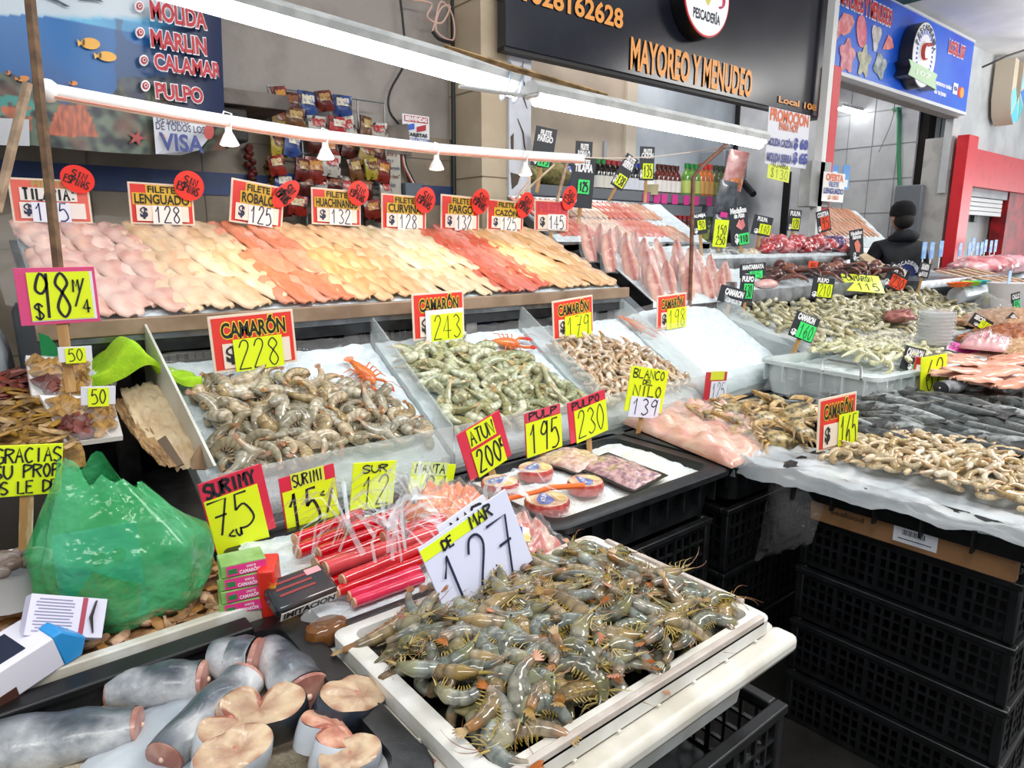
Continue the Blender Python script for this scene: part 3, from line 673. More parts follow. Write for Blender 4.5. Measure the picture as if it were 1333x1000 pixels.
# far stall: letter logo
ul = thing('letter_logo', 'raised pale letter with blue petals on the far white wall', 'sign', at(1309, 118, Y=3.02)); ul.scale = (.62, .62, .62)
outl = [(-.42, .5), (-.2, .48), (-.16, -.1), (-.02, -.25), (.1, -.1), (.1, .5), (.3, .42), (.42, .1), (.38, -.3), (.2, -.58), (-.05, -.66), (-.28, -.5), (-.4, -.2)]
MB().prism(outl, -.1, .22, 0, T).obj('logo_body', mat('#c9bda8', .5), ul)
for k, (P, c) in enumerate((([(.12, .0), (.14, .48), (.3, .42), (.42, .1)], '#9fd6ee'), ([(.1, -.05), (.42, .08), (.4, -.25)], '#3f86d8'), ([(.08, -.1), (.38, -.3), (.2, -.57)], '#46b8c0'), ([(.02, -.2), (.16, -.58), (-.05, -.64), (-.25, -.5)], '#58c4dc'), ([(-.06, -.2), (-.3, -.46), (-.38, -.1), (-.2, .0)], '#7fd0ea'))):
    MB().prism(P, .22, .225, 0, T).obj('blue_petal', mat(c, .4), ul)
# stall 107 things: lamp, pipe, box
linear_lamp('fluorescent_lamp', 'short fluorescent lamp inside the tiled third stall', at(1092, 138, Y=4.2), at(1146, 152, Y=4.2), .03, 1.2)
cable('green_pipe', [at(1095, 160, Y=4.5), at(1125, 152, Y=4.55), at(1166, 142, X=8.95), at(1170, 150, X=8.95), at(1170, 200, X=8.95), at(1171, 245, X=8.95)], .022, '#2f7d55', 'green pipe bending down the tiled wall of the third stall', 'pipe')
p0, p1 = at(1160, 300, X=8.9), at(1202, 240, X=8.9)
tag(MB().b2(8.88, p0.y, p0.z-.1, 8.99, p1.y, p1.z).obj('electrical_cabinet', mat('#6c7278', .45), bevel=.01), 'grey electrical cabinet on the tiled wall behind the worker', 'cabinet')
cable('ceiling_cord', [(7.6, 1.9, 3.6), (9, 1.6, 3.5), (11, 1.4, 3.55)], .01, '#1d1a18', 'black cord sagging under the white ceiling'); cable('ceiling_cord', [(8.95, 2.9, 3.3), (9.5, 2.5, 3.5), (12, 2.2, 3.55)], .012, '#2a2320', 'dark cord bundle running along the ceiling edge beyond the blue sign')
cable('dangling_cable', [Vector((at(1165, 95, Y=3.6).x, 3.6, 3.62)), at(1165, 95, Y=3.6), at(1163, 150, Y=3.6), at(1144, 198, Y=3.6)], .004, '#2a2a2a', 'thin cord with a crosspiece hanging inside the tiled stall')
p = at(1268, 282, Y=3.28); tag(MB().box(p.x, 3.28, p.z, .12, .05, .14).obj('socket_box', mat('#5c605e', .5), bevel=.006), 'small dark socket box on the far tiled wall', 'socket')
p0, p1 = at(1052, 270, Y=2.98), at(1066, 212, Y=2.98)
tag(MB().b2(5.5, 2.9, p0.z, 5.82, 3.0, p1.z).obj('metal_cabinet', mat('#b4b5b2', .5, c2='#9c9d9b', sc=5), bevel=.006), 'pale metal meter cabinet at the foot of the red post', 'cabinet')
# ------------------------------------------------------------------ seafood
def lerp3(a, b, t): return tuple(a[i]*(1-t)+b[i]*t for i in range(3))
def shrimp_path(L, curl, n, bias=0):
    pts = []; x = y = 0; th = -curl/2
    for i in range(n+1):
        pts.append(Vector((x, y, 0)))
        th += curl/n*(1+bias*(i/n-.5)); x += L/n*math.cos(th); y += L/n*math.sin(th)
    c = sum(pts, Vector())/len(pts)
    return [p-c for p in pts]
def make_shrimp(name, label, cat, group, L, curl, body, tailc, fat=.095, head=False, legs=True, mats=None, tail=True, seg=8, band=None):
    band = band if band is not None else (.4 if head else .62 if legs else .8)
    t = thing(name, label, cat, group=group)
    n = 29 if head else 22
    pts = shrimp_path(L, curl, n)
    def rad(u):
        if head:
            r = fat*1.02 if u < .3 else fat*(.98-.55*((u-.3)/.7)**1.7)
            r = fat*min(1.02, .22+u*3.1) if u < .26 else r
            if .28 < u < .32: r *= .97
        else: r = fat*min(1, .7+u*3)*(1-.7*max(0, (u-.2)/.8)**1.6)
        k = (u*7) % 1
        return r*L*(1+(.12 if head else .05)*(k-.5)*(0 if head and u < .3 else 1))
    def cf(u, an):
        k = (u*7) % 1
        c = lerp3((1.08, 1.08, 1.05), (band, band*.94, band*.85), max(0, (k-.62)/.38)) if not (head and u < .3) else lerp3((.8, .72, .4), (.95, .9, .62), u/.3)
        if u > .86: c = lerp3(c, tailc, .8)
        if u < .06 and not head: c = (1.25, 1.2, 1.15)
        return c
    mb = MB(); mb.tube(pts, [rad(i/n) for i in range(n+1)], seg, flat=.82, colf=cf)
    b = mb.obj('body', mats[0], t, smooth=60)
    d = (pts[-1]-pts[-2]).normalized(); s = Vector((-d.y, d.x, 0))
    if tail:
        mb = MB()
        for q, a in ((-.55, 1), (-.25, 1.1), (0, 1), (.25, 1.1), (.55, 1)):
            e = pts[-1]+(d*math.cos(q)+s*math.sin(q))*L*.14*a
            mid = (pts[-1]+e)/2; w = Vector((0, 0, 1)) if abs(q) < .1 else (s*math.cos(q)-d*math.sin(q))
            mb.tube([pts[-1]-d*L*.02, mid, e], [L*.016, L*.024, L*.008], 5, flat=.35)
        mb.obj('tail_fan', mats[1], t)
    # legs on the inner (curled) side
    if legs:
        mb = MB(); inn = 1 if curl > 0 else -1
        for k in range(5):
            i = 3+k*3 if not head else 11+k*2
            for sd in (-1, 1):
                p = pts[i]; dd = (pts[i+1]-pts[i]).normalized(); ss = Vector((-dd.y, dd.x, 0))*inn
                r = rad(i/n)
                mb.tube([p+ss*r*.8+Vector((0, 0, sd*r*.3)), p+ss*(r*1.15+L*.03)+dd*L*.02+Vector((0, 0, sd*r*.5))], [L*.012, L*.005], 4)
        mb.obj('swimming_legs', mats[2], t)
    if head:
        mb = MB(); inn = 1 if curl > 0 else -1
        f = (pts[0]-pts[1]).normalized(); sf = Vector((-f.y, f.x, 0))*-inn
        mb.tube([pts[1]-sf*L*.03, pts[0]+f*L*.05-sf*L*.035, pts[0]+f*L*.16-sf*L*.05], [L*.02, L*.015, L*.002], 5)
        mb.obj('rostrum', mats[2], t)
        mb = MB()
        for sd in (-1, 1): mb.ball(pts[0]+f*L*.03+Vector((0, 0, sd*L*.035)), L*.015, L*.015, L*.015, 6)
        mb.obj('eyes', mat('#0a0a0a', .2), t)
        mb = MB(); r2 = random.Random(3)
        for k in range(6):
            p = pts[1+k % 5]; o = sf*rad((1+k % 5)/n)*.8
            for sd in (-1, 1):
                e1 = p+o+sf*L*(.08+.05*r2.random())+f*L*(.12-.05*k)+Vector((0, 0, sd*L*.05))
                mb.tube([p+o, e1, e1+f*L*(.10-.02*k)+sf*L*.04*r2.random()], [L*.009, L*.007, L*.002], 4)
        mb.obj('walking_legs', mats[2], t)
        mb = MB()
        for sd in (-1, 1):
            a = pts[0]+f*L*.03; q = [a]
            for k in range(1, 7): q.append(a+f*L*.09*k*(1-.06*k)+sf*L*(.02*k*k*.3-.05*sd*k*.5)+Vector((0, 0, sd*L*.02*k*(1-.12*k))))
            mb.tube(q, [L*.005]*5+[L*.002]*2, 4)
        mb.obj('antennae', mats[3], t)
    return proto(t)
def shell(c, c2, **k): return mat(c, .16, c2=c2, sc=38, lo=.38, hi=.66, attr=True, vary=.28, coat=.5, sss=.12, **k)
def heap(protos, hf, inside, n, mind, group, layers=1, lift=.008, zgap=.012, s0=.82, s1=1.18, tilt=.6, label=None, skip=None):
    made = []
    for ly in range(layers):
        for x, y in scatter(n, inside, mind, 40):
            k = rnd.randrange(len(protos)); r = protos[k]
            s = rnd.uniform(s0, s1)
            M = surf_M(x, y, hf, rnd.uniform(0, 6.28), lift+ly*zgap+rnd.uniform(0, .006), rnd.uniform(-tilt, tilt), rnd.uniform(-tilt, tilt), s, rnd.random() < .5)
            made.append(dup(r, M, label, group))
    return made
def understuff(name, label, cat, protos, hf, inside, n, mind, lift, m, s=1.0):
    """the layer buried under the countable ones, one object"""
    mb = MB()
    for x, y in scatter(n, inside, mind, 40):
        r = rnd.choice(protos); b = KIDS[r.name][0]
        M = surf_M(x, y, hf, rnd.uniform(0, 6.28), lift, rnd.uniform(-.3, .3), rnd.uniform(-.3, .3), s)
        mb.add([v.co for v in b.data.vertices], [tuple(p.vertices) for p in b.data.polygons], 0, M, [tuple(c.color[:3]) for c in b.data.color_attributes['col'].data])
    return tag(mb.obj(name, m, smooth=60), label, cat, kind='stuff')
def park(p):
    for r in p:
        for c in KIDS.get(r.name, []): bpy.data.objects.remove(c)
        bpy.data.objects.remove(r)
def quad(P):
    (a, b, c, d) = P
    def f():
        u, v = rnd.random(), rnd.random()
        return (a[0]*(1-u)*(1-v)+b[0]*u*(1-v)+c[0]*u*v+d[0]*(1-u)*v, a[1]*(1-u)*(1-v)+b[1]*u*(1-v)+c[1]*u*v+d[1]*(1-u)*v)
    return f
icem = mat('#e6eff2', .35, c2='#cfdde3', sc=35, bump=.5, bsc=140, spec=.6)
def ice_bed(name, label, x0, y0, x1, y1, hf, nx=40, ny=30, rough=.008, m=None, bottom=None):
    mb = MB()
    def f(u, v):
        x, y = x0+(x1-x0)*u, y0+(y1-y0)*v
        return (x, y, hf(x, y)+rough*(nz(x, y, 28)+.6*nz(x, y, 70, 3)))
    mb.grid(nx, ny, f, 0, thick=(0, 0, -.03))
    return tag(mb.obj(name, m or icem, smooth=70), label, 'ice', kind='stuff')

# ------------------------------------------------------------------ fillet display
FY0, FZ0, FY1, FZ1 = 2.1, 1.262, 2.66, 1.49
def fh(x, y): return FZ0+(FZ1-FZ0)*(y-FY0)/(FY1-FY0)
fx0, fx1 = .16, 2.36
ft = thing('fillet_counter', 'long sloping steel counter carrying the fish fillets on ice', 'counter', ((fx0+fx1)/2, 2.4, 0))
ox, oy = (fx0+fx1)/2, 2.4
def rel(mb, name, m, bevel=.003, par=ft, o=None):
    return mb.obj(name, m, par, bevel=bevel, smooth=40)
mb = MB(); mb.box(0, (FY0+FY1)/2-oy, (FZ0+FZ1)/2-.055, fx1-fx0, .62, .02, 0, None)
mb.v = [(x, y, z+(y*(FZ1-FZ0)/(FY1-FY0)) + (oy-(FY0+FY1)/2)*.4) for x, y, z in mb.v]
rel(mb, 'tray_floor', steel)
rel(MB().box(0, FY0-.03-oy, FZ0-.035, fx1-fx0+.02, .025, .045), 'front_rim', mat('#a98f77', .4, .3, c2='#8c735d', sc=8))
rel(MB().box(0, FY0+.0-oy, FZ0-.085, fx1-fx0, .05, .055), 'front_beam', darksteel)
for x in (.33, 1.02, 1.52, 2.3):
    MB().b2(x-ox-.025, FY0-oy, 0, x-ox+.025, FY0+.05-oy, FZ0-.1).obj('leg', steel if x > 1.1 else darksteel, ft)
for x in (.33, 2.3): MB().b2(x-ox-.025, FY1-oy-.05, 0, x-ox+.025, FY1-oy, FZ1-.07).obj('leg', darksteel, ft)
ice_bed('crushed_ice', 'bed of crushed ice under the fillets on the long steel counter', fx0+.02, FY0-.01, fx1-.02, FY1, lambda x, y: fh(x, y)-.014, 90, 30, .006)
def make_fillet(name, label, group, L, W, th, col, c2, streak, seed):
    r = random.Random(seed); bend = r.uniform(-.1, .1)
    def f(u, v):
        w = W*(math.sin(math.pi*(.06+.88*v))**.36)*(1-.15*v)*.5
        if v in (0, 1): w *= .5
        x = (u-.5)*2*w+bend*L*(v-.5)**2
        z = th*(1-(2*u-1)**2)**.6*math.sin(math.pi*(.05+.9*v))**.4
        z -= .35*th*math.exp(-((u-.5)/.07)**2)*(1-v*.5)
        return (x, L*(.5-v), z+.0025*math.sin(17*v+5*u))
    def cf(u, v):
        k = math.exp(-((u-.5-.1*math.sin(4*v))/.13)**2)*(1-.6*v)*.55+.1*max(0, math.sin(30*v+10*abs(u-.5)))
        return lerp3((1, 1, 1), streak, max(0, min(1, k)))
    mb = MB(); mb.grid(10, 22, f, 0, colf=cf, thick=(0, 0, -.004))
    o = mb.obj(name, mat(col, .25, c2=c2, sc=22, lo=.4, hi=.7, attr=True, vary=.13, coat=.25, sss=.25), smooth=70)
    return tag(o, label, 'fillet', group)
def pxX(px, Y=FY1): return at(px, 300, Y=Y).x
FG = [('tilapia', 18, 168, '#e9bfae', '#d9a295', (.93, .72, .66), 'pale pink tilapia fillet under clear film at the left end of the counter'),
      ('lenguado', 160, 288, '#e8c6a2', '#dcb48e', (1, .9, .78), 'cream fillet lying under the lenguado card'),
      ('robalo', 284, 372, '#e58e6e', '#ec9f7c', (.92, .72, .66), 'orange pink fillet lying under the robalo card'),
      ('huachinango', 370, 470, '#ecc091', '#e8ad80', (.95, .74, .62), 'peach coloured fillet lying under the huachinango card'),
      ('curvina', 466, 548, '#e9d2b0', '#dfc19b', (1, .93, .84), 'ivory fillet lying under the curvina card'),
      ('pargo', 544, 610, '#d8705f', '#e08a72', (.92, .76, .74), 'salmon red fillet lying under the pargo card'),
      ('cazon', 606, 700, '#e6bb8c', '#dca678', (.97, .82, .72), 'peach fillet under the cazon card'),
      ('right_end', 694, 726, '#e8c69c', '#dba985', (.96, .8, .7), 'cream and peach fillet at the right end of the counter')]
fq = math.atan2(FZ1-FZ0, FY1-FY0)
for gi, (nm, a, b, c1, c2, stk, lab) in enumerate(FG):
    xa, xb = pxX(a), pxX(b)
    grp = 'fillets on the long counter, '+nm.replace('_', ' ')
    P = [make_fillet('fish_fillet', lab, grp, .27, .112, .013, c1, c2, stk, 10*gi+k) for k in range(3)]
    first = list(P)
    n = max(2, round((xb-xa)/.05)); cnt = 0
    for row in range(3):
        for k in range(n):
            v = (.12, .44, .76)[row]
            x = xa+(k+.5)*(xb-xa)/n+rnd.uniform(-.01, .01)+(row-1)*.02-(.02 if row == 2 else 0)
            x = min(max(x, fx0+.07), fx1-.07)
            y = FY1-.04-v*(FY1-FY0-.02)+rnd.uniform(-.015, .015)
            M = Matrix.Translation((x, y, fh(x, y)+.004+.006*(2-row)+.005*(k % 2))) @ Matrix.Rotation(fq, 4, 'X') @ Matrix.Rotation(R(rnd.uniform(2, 18)), 4, 'Z') @ Matrix.Rotation(R(rnd.uniform(3, 12)), 4, 'Y') @ Matrix.Diagonal((1, rnd.uniform(.88, 1.08), 1, 1))
            if first: o = first.pop(); o.matrix_world = M
            else: o = rnd.choice(P).copy(); C.objects.link(o); o.matrix_world = M
film = mat('#f4f2f0', .12, alpha=.1, spec=.8, coat=.4)
def filmsheet(name, label, fn, nx=30, ny=20, cat='plastic film', m=None, wr=.008, k=1):
    mb = MB()
    def f(u, v):
        p = Vector(fn(u, v)); q = noise.noise((u*9, v*9, k))+.6*noise.noise((u*22, v*17, k+3))
        return p+Vector((0, -.3*wr*q, wr*q))
    mb.grid(nx, ny, f); return tag(mb.obj(name, m or film, smooth=80), label, cat)
filmsheet('plastic_film', 'clear plastic film laid over the tilapia fillets at the left end of the counter', lambda u, v: (.1+.55*u, FY0-.0+v*.58, fh(0, FY0-.0+v*.58)+.035), 34, 34, wr=.012)
# things in the shade under the counter
def crate(name, label, L, W, H, M, m=None, nb=16, nr=4, group=None):
    """open plastic crate: rim, ribbed sides, base; origin at its base centre"""
    m = m or mat('#111213', .38, c2='#1b1c1e', sc=20)
    t = thing(name, label, 'crate', M=M, group=group)
    mb = MB()
    for s in (-1, 1):
        mb.box(0, s*(W/2-.012), H-.009, L, .024, .018); mb.box(s*(L/2-.012), 0, H-.009, .024, W-.05, .018)
    mb.obj('rim', m, t, bevel=.003)
    for ax, sg in ((0, -1), (0, 1), (1, -1), (1, 1)):
        mb = MB(); ln = L if ax == 0 else W; off = (W if ax == 0 else L)/2-.012
        def bar(u, z, su, sz, d=.008):
            if ax == 0: mb.box(u, sg*off, z, su, d, sz)
            else: mb.box(sg*off, u, z, d, su, sz)
        k = nb if ax == 0 else max(4, round(nb*W/L))
        for i in range(k+1):
            u = -ln/2+.02+(ln-.04)*i/k; bar(u, H/2, .012 if i % 4 == 0 else .007, H-.02, .014 if i % 4 == 0 else .008)
        for j in range(nr+1): bar(0, .012+(H-.035)*j/nr, ln-.02, .014 if j in (0, nr) else .006, .009)
        mb.obj('side_panel', m, t)
    mb = MB(); mb.box(0, 0, .006, L-.02, W-.02, .008)
    mb.obj('base', m, t)
    mb = MB()
    for sx in (-1, 1):
        for sy in (-1, 1): MB().box(sx*(L/2-.016), sy*(W/2-.016), H/2, .024, .024, H-.004).obj('corner_post', m, t, bevel=.004)
    return t
for k, (x, y, z, c) in enumerate(((1.35, 2.55, .75, '#20302c'), (1.35, 2.55, 1.0, '#1a2421'), (.7, 2.75, .8, '#15171a'))):
    crate('plastic_crate', ('dark green crate under the fillet counter, lower of two', 'dark green crate under the fillet counter, upper of two', 'black crate in the shade below the left of the fillet counter')[k], .56, .38, .24, TRS((x, y, z)), mat(c, .45))
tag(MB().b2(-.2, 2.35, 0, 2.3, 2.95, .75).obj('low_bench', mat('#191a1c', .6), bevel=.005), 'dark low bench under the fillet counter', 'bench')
def lumpy(name, label, cat, c, rx, ry, rz, m, k=0, amp=.25, seg=28, flatb=True):
    mb = MB(); T = Matrix.Translation(c)
    n = seg//2; vs = []; fs = []
    for i in range(n+1):
        for j in range(seg):
            th = math.pi*i/n; ph = 2*math.pi*j/seg
            d = Vector((math.sin(th)*math.cos(ph), math.sin(th)*math.sin(ph), math.cos(th)))
            q = 1+amp*noise.noise(d*1.7+Vector((k, 0, 0)))+amp*.5*noise.noise(d*4.5+Vector((0, k, 0)))
            p = Vector((d.x*rx*q, d.y*ry*q, d.z*rz*q))
            if flatb and p.z < -.75*rz: p.z = -.75*rz
            vs.append(p)
    for i in range(n):
        for j in range(seg): fs.append((i*seg+j, (i+1)*seg+j, (i+1)*seg+(j+1) % seg, i*seg+(j+1) % seg))
    mb.add(vs, fs, 0, T)
    return tag(mb.obj(name, m, smooth=80), label, cat)
baggrey = mat('#3b3e42', .25, c2='#212326', sc=7, coat=.3)
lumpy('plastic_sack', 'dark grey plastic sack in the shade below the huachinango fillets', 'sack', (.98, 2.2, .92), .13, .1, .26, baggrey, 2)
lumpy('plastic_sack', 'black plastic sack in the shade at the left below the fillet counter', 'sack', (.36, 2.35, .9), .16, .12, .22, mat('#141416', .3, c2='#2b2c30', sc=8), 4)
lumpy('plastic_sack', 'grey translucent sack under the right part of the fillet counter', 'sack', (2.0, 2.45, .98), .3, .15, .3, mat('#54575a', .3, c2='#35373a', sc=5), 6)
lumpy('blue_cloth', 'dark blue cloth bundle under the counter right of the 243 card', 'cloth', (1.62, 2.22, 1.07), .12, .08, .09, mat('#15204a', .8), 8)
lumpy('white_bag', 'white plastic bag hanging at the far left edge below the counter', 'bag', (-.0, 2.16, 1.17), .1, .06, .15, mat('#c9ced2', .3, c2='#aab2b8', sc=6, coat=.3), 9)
tag(MB().lathe([(.0, 0), (.055, 0), (.06, .3), (.05, .32), (0, .32)], 16).obj('dark_bin', mat('#33363a', .5), loc=(.17, 2.12, .98)), 'dark grey bin standing behind the 98 card', 'bin')

# ------------------------------------------------------------------ acrylic trays
tb = thing('shrimp_table', 'long steel table under the four acrylic shrimp trays', 'table', (1.75, 1.85, 0))
MB().b2(-1.4, -.31, .74, 1.4, .3, .79).obj('table_top', steel, tb, bevel=.004)
MB().b2(-1.4, -.33, .66, 1.4, -.31, .8).obj('front_strip', mat('#7c7f80', .3, .8, c2='#595b5c', sc=9), tb, bevel=.002)
for x in (-1.35, -.45, .45, 1.35):
    for y in (-.27, .26): MB().b2(x-.02, y-.02, 0, x+.02, y+.02, .74).obj('leg', darksteel, tb)
TYF, TYB = 1.6, 2.08
def sh(x, y): return .83+(1.115-.83)*(y-TYF)/(TYB-TYF)
acr = mat('#dfe8e6', .1, alpha=.3, spec=.6)
TX = [.40, 1.088, 1.743, 2.33, 3.09]
labs = ['left clear acrylic tray with the largest grey headless shrimp', 'second clear acrylic tray with pale green shrimp', 'third clear acrylic tray with small beige shrimp', 'right clear acrylic tray holding only ice']
for k in range(4):
    xa, xb = TX[k]+.004, TX[k+1]-.004
    t = thing('acrylic_tray', labs[k], 'tray', ((xa+xb)/2, TYF, .79))
    Wd = xb-xa
    def L_(x, y, z): return (x-(xa+xb)/2, y-TYF, z-.79)
    MB().box(0, 0, .065, Wd, .006, .13).obj('front_panel', acr, t)
    for nm, xx in (('left_panel', xa), ('right_panel', xb)):
        if nm == 'left_panel' and k: continue
        if nm == 'right_panel' and k == 2: pass
        mb = MB(); prof = [(TYF, .795), (TYF, .925), (TYB-.02, 1.2), (TYB, 1.2), (TYB, 1.06)]
        mb.prism([(y-TYF, z-.79) for y, z in prof], -.003, .003, 0, Matrix.Translation((xx-(xa+xb)/2, 0, 0)) @ Matrix(((0, 0, 1, 0), (1, 0, 0, 0), (0, 1, 0, 0), (0, 0, 0, 1))))
        mb.obj('side_panel', acr, t)
    mb = MB(); mb.grid(1, 1, lambda u, v: L_(xa+Wd*u, TYF+(TYB-TYF)*v, sh(0, TYF+(TYB-TYF)*v)-.035), thick=(0, 0, -.006)); mb.obj('floor_panel', acr, t)
    ice_bed('crushed_ice', ('ice bed in the left acrylic tray', 'ice bed in the second acrylic tray', 'ice bed in the third acrylic tray', 'bare ice bed filling the right acrylic tray')[k], xa+.006, TYF+.006, xb-.006, TYB, lambda x, y: sh(x, y)-.004+(.03 if k == 3 else 0)*math.sin(math.pi*(x-xa)/Wd), 40, 30, .007)
    filmsheet('plastic_liner', ('clear liner sheet along the back of the left acrylic tray', 'clear liner sheet along the back of the second acrylic tray', 'clear liner sheet along the back of the third acrylic tray', 'clear plastic sheet over the ice in the right acrylic tray')[k],
              (lambda u, v: (xa+Wd*u, TYB-.1+.13*v, sh(0, TYB-.1+.1*v)+.02+.03*math.sin(math.pi*v))) if k < 3 else (lambda u, v: (xa+.02+(Wd-.04)*u, TYF+.05+.42*v, sh(0, TYF+.05+.42*v)+.03+.03*math.sin(math.pi*u))), 30, 16, k=k)
# loose upright panels seen edge on
def upanel(name, label, P, m, th=.006):
    P = [Vector(p) for p in P]; n = (P[1]-P[0]).cross(P[2]-P[0]).normalized()*th
    mb = MB(); k = len(P); mb.add(P+[p+n for p in P], [tuple(range(k))[::-1], tuple(range(k, 2*k))]+[(i, (i+1) % k, k+(i+1) % k, k+i) for i in range(k)])
    return tag(mb.obj(name, m, smooth=0), label, 'panel')
whitepan = mat('#d9d8cd', .35, c2='#c6c4b6', sc=6, alpha=.93)
upanel('frosted_panel', 'tall frosted white panel standing at the left end of the acrylic trays', [at(186, 412, X=.4), at(193, 500, X=.4), at(268, 612, X=.4), at(282, 606, X=.4)], whitepan)
s228 = [make_shrimp('headless_shrimp', '', 'shrimp', None, L, cu, None, (1.1, .75, .5), .165, mats=[shell(*cc), mat('#9a6a48', .3, vary=.2), mat('#c9a888', .4)]) for L, cu, cc in ((.115, 2.4, ('#a39c88', '#74705f')), (.11, 3.5, ('#b5a27e', '#857558')), (.118, 1.3, ('#c2b8a2', '#908a7a')), (.1, 2.8, ('#9c8e6e', '#6a6450')))]
s243 = [make_shrimp('headless_shrimp', '', 'shrimp', None, L, cu, None, (1.05, .9, .7), .16, mats=[shell(*cc), mat('#b99a6c', .3, vary=.2), mat('#c9b898', .4)]) for L, cu, cc in ((.115, 2.2, ('#b4b896', '#868c70')), (.11, 3.4, ('#c6c6a8', '#989c80')), (.118, 1.3, ('#b0ac84', '#83845f')))]
s179 = [make_shrimp('small_shrimp', '', 'shrimp', None, L, cu, None, (1.0, .75, .6), .17, legs=False, mats=[shell(*cc), mat('#c48f68', .3, vary=.2)]) for L, cu, cc in ((.072, 2.6, ('#c9b090', '#97897a')), (.068, 3.6, ('#d2bfa6', '#a89a8a')), (.072, 1.6, ('#b89c78', '#857460')))]
s165 = [make_shrimp('beige_shrimp', '', 'shrimp', None, L, cu, None, (1.0, .8, .66), .16, legs=False, mats=[shell(*cc), mat('#c0946c', .3, vary=.2)]) for L, cu, cc in ((.064, 2.4, ('#cbb48c', '#9c8c70')), (.06, 3.4, ('#d9c9ac', '#b3a68e')), (.066, 1.5, ('#bfa47a', '#8d7a5c')))]
def mound(x, y, cx, cy, rx, ry, h): return h*max(0, 1-((x-cx)/rx)**2-((y-cy)/ry)**2)**.5 if ((x-cx)/rx)**2+((y-cy)/ry)**2 < 1 else 0
h228 = lambda x, y: sh(x, y)+mound(x, y, .74, 1.78, .4, .26, .03)
h243 = lambda x, y: sh(x, y)+mound(x, y, 1.42, 1.79, .4, .28, .03)
h179 = lambda x, y: sh(x, y)+mound(x, y, 2.04, 1.79, .36, .28, .03)
def keep(q, cond):
    def f():
        p = q(); return p if cond(*p) else None
    return f
r228 = keep(quad([(.47, 1.66), (1.03, 1.66), (.9, 1.98), (.49, 2.0)]), lambda x, y: y < 1.935-.5*max(0, x-.72))
r243 = keep(quad([(1.14, 1.66), (1.69, 1.66), (1.5, 2.0), (1.15, 2.04)]), lambda x, y: y < 1.985-.5*max(0, x-1.35))
r179 = keep(quad([(1.78, 1.645), (2.3, 1.645), (2.1, 2.0), (1.78, 2.03)]), lambda x, y: y < 1.93-.35*max(0, x-1.95))
for protos, hf, reg, n1, d1, n2, lab, gr, nm in ((s228, h228, r228, 135, .034, 80, 'grey brown headless shrimp heaped in the left acrylic tray', 'headless shrimp in the left acrylic tray', 'headless_shrimp'),
        (s243, h243, r243, 135, .034, 80, 'pale green grey headless shrimp heaped in the second acrylic tray', 'headless shrimp in the second acrylic tray', 'headless_shrimp'),
        (s179, h179, r179, 240, .022, 150, 'small beige shrimp heaped in the third acrylic tray', 'small shrimp in the third acrylic tray', 'small_shrimp')):
    understuff('shrimp_layer', 'lower layer buried under the '+lab, 'shrimp', protos, hf, reg, n2, d1*1.1, .004, KIDS[protos[0].name][0].data.materials[0])
    heap(protos, hf, reg, n1, d1, gr, 1, .022, label=lab)
    park(protos)
# orange langoustines lying on the ice
def langoustine(label, px, py, Y, rz, s=1.0):
    p = at(px, py, Y=Y); x, y = p.x, p.y
    o = mat('#dc7a34', .3, c2='#c95f28', sc=40, coat=.3); rd = mat('#c8322c', .3)
    M = surf_M(x, y, lambda a, b: sh(a, b)+.022, rz, 0, s=s)
    t = thing('langoustine', label, 'langoustine', M=M)
    mb = MB(); P = [Vector((-.06+.012*i, 0, .004*math.sin(i*.5))) for i in range(11)]
    mb.tube(P, [.009+.0035*min(i, 6)*.8-.001*(i % 2) for i in range(9)]+[.018, .008], 10, flat=.75); mb.obj('body', o, t)
    mb = MB()
    for a in (-.6, -.3, 0, .3, .6): mb.tube([Vector((-.058, 0, 0)), Vector((-.058-.028*math.cos(a), .028*math.sin(a), 0))], [.004, .008], 6, flat=.3)
    mb.obj('tail_fan', o, t)
    for sd in (-1, 1):
        mb = MB(); mb.tube([Vector((.045, sd*.015, 0)), Vector((.07, sd*.03, .004)), Vector((.09, sd*.028, .004))], [.004, .005, .006], 6); mb.obj('claw_arm', o, t)
        mb = MB(); mb.tube([Vector((.09, sd*.028, .004)), Vector((.108, sd*.03, .004)), Vector((.128, sd*.024, .004))], [.006, .0095, .002], 6, flat=.6); mb.tube([Vector((.1, sd*.022, .004)), Vector((.124, sd*.016, .004))], [.004, .0015], 5); mb.obj('claw', rd, t)
        for k in range(4):
            MB().tube([Vector((.035-.014*k, sd*.014, 0)), Vector((.04-.02*k, sd*.04, .012)), Vector((.05-.026*k, sd*.06, -.004))], [.003, .0025, .0012], 5).obj('leg', o, t)
        MB().tube([Vector((.055, sd*.006, .004)), Vector((.1, sd*.035, .02)), Vector((.14, sd*.06, .005)), Vector((.165, sd*.05, 0))], .0012, 4).obj('antenna', mat('#b05a2c', .4), t)
langoustine('orange langoustine on the ice at the right end of the left acrylic tray', 472, 471, 1.93, R(-75), .95)
langoustine('orange langoustine on the ice under the 243 card', 658, 446, 1.98, R(-12), 1.0)
langoustine('orange langoustine with its head down on the ice between the 179 and 198 cards', 826, 428, 2.0, R(-60), .9)
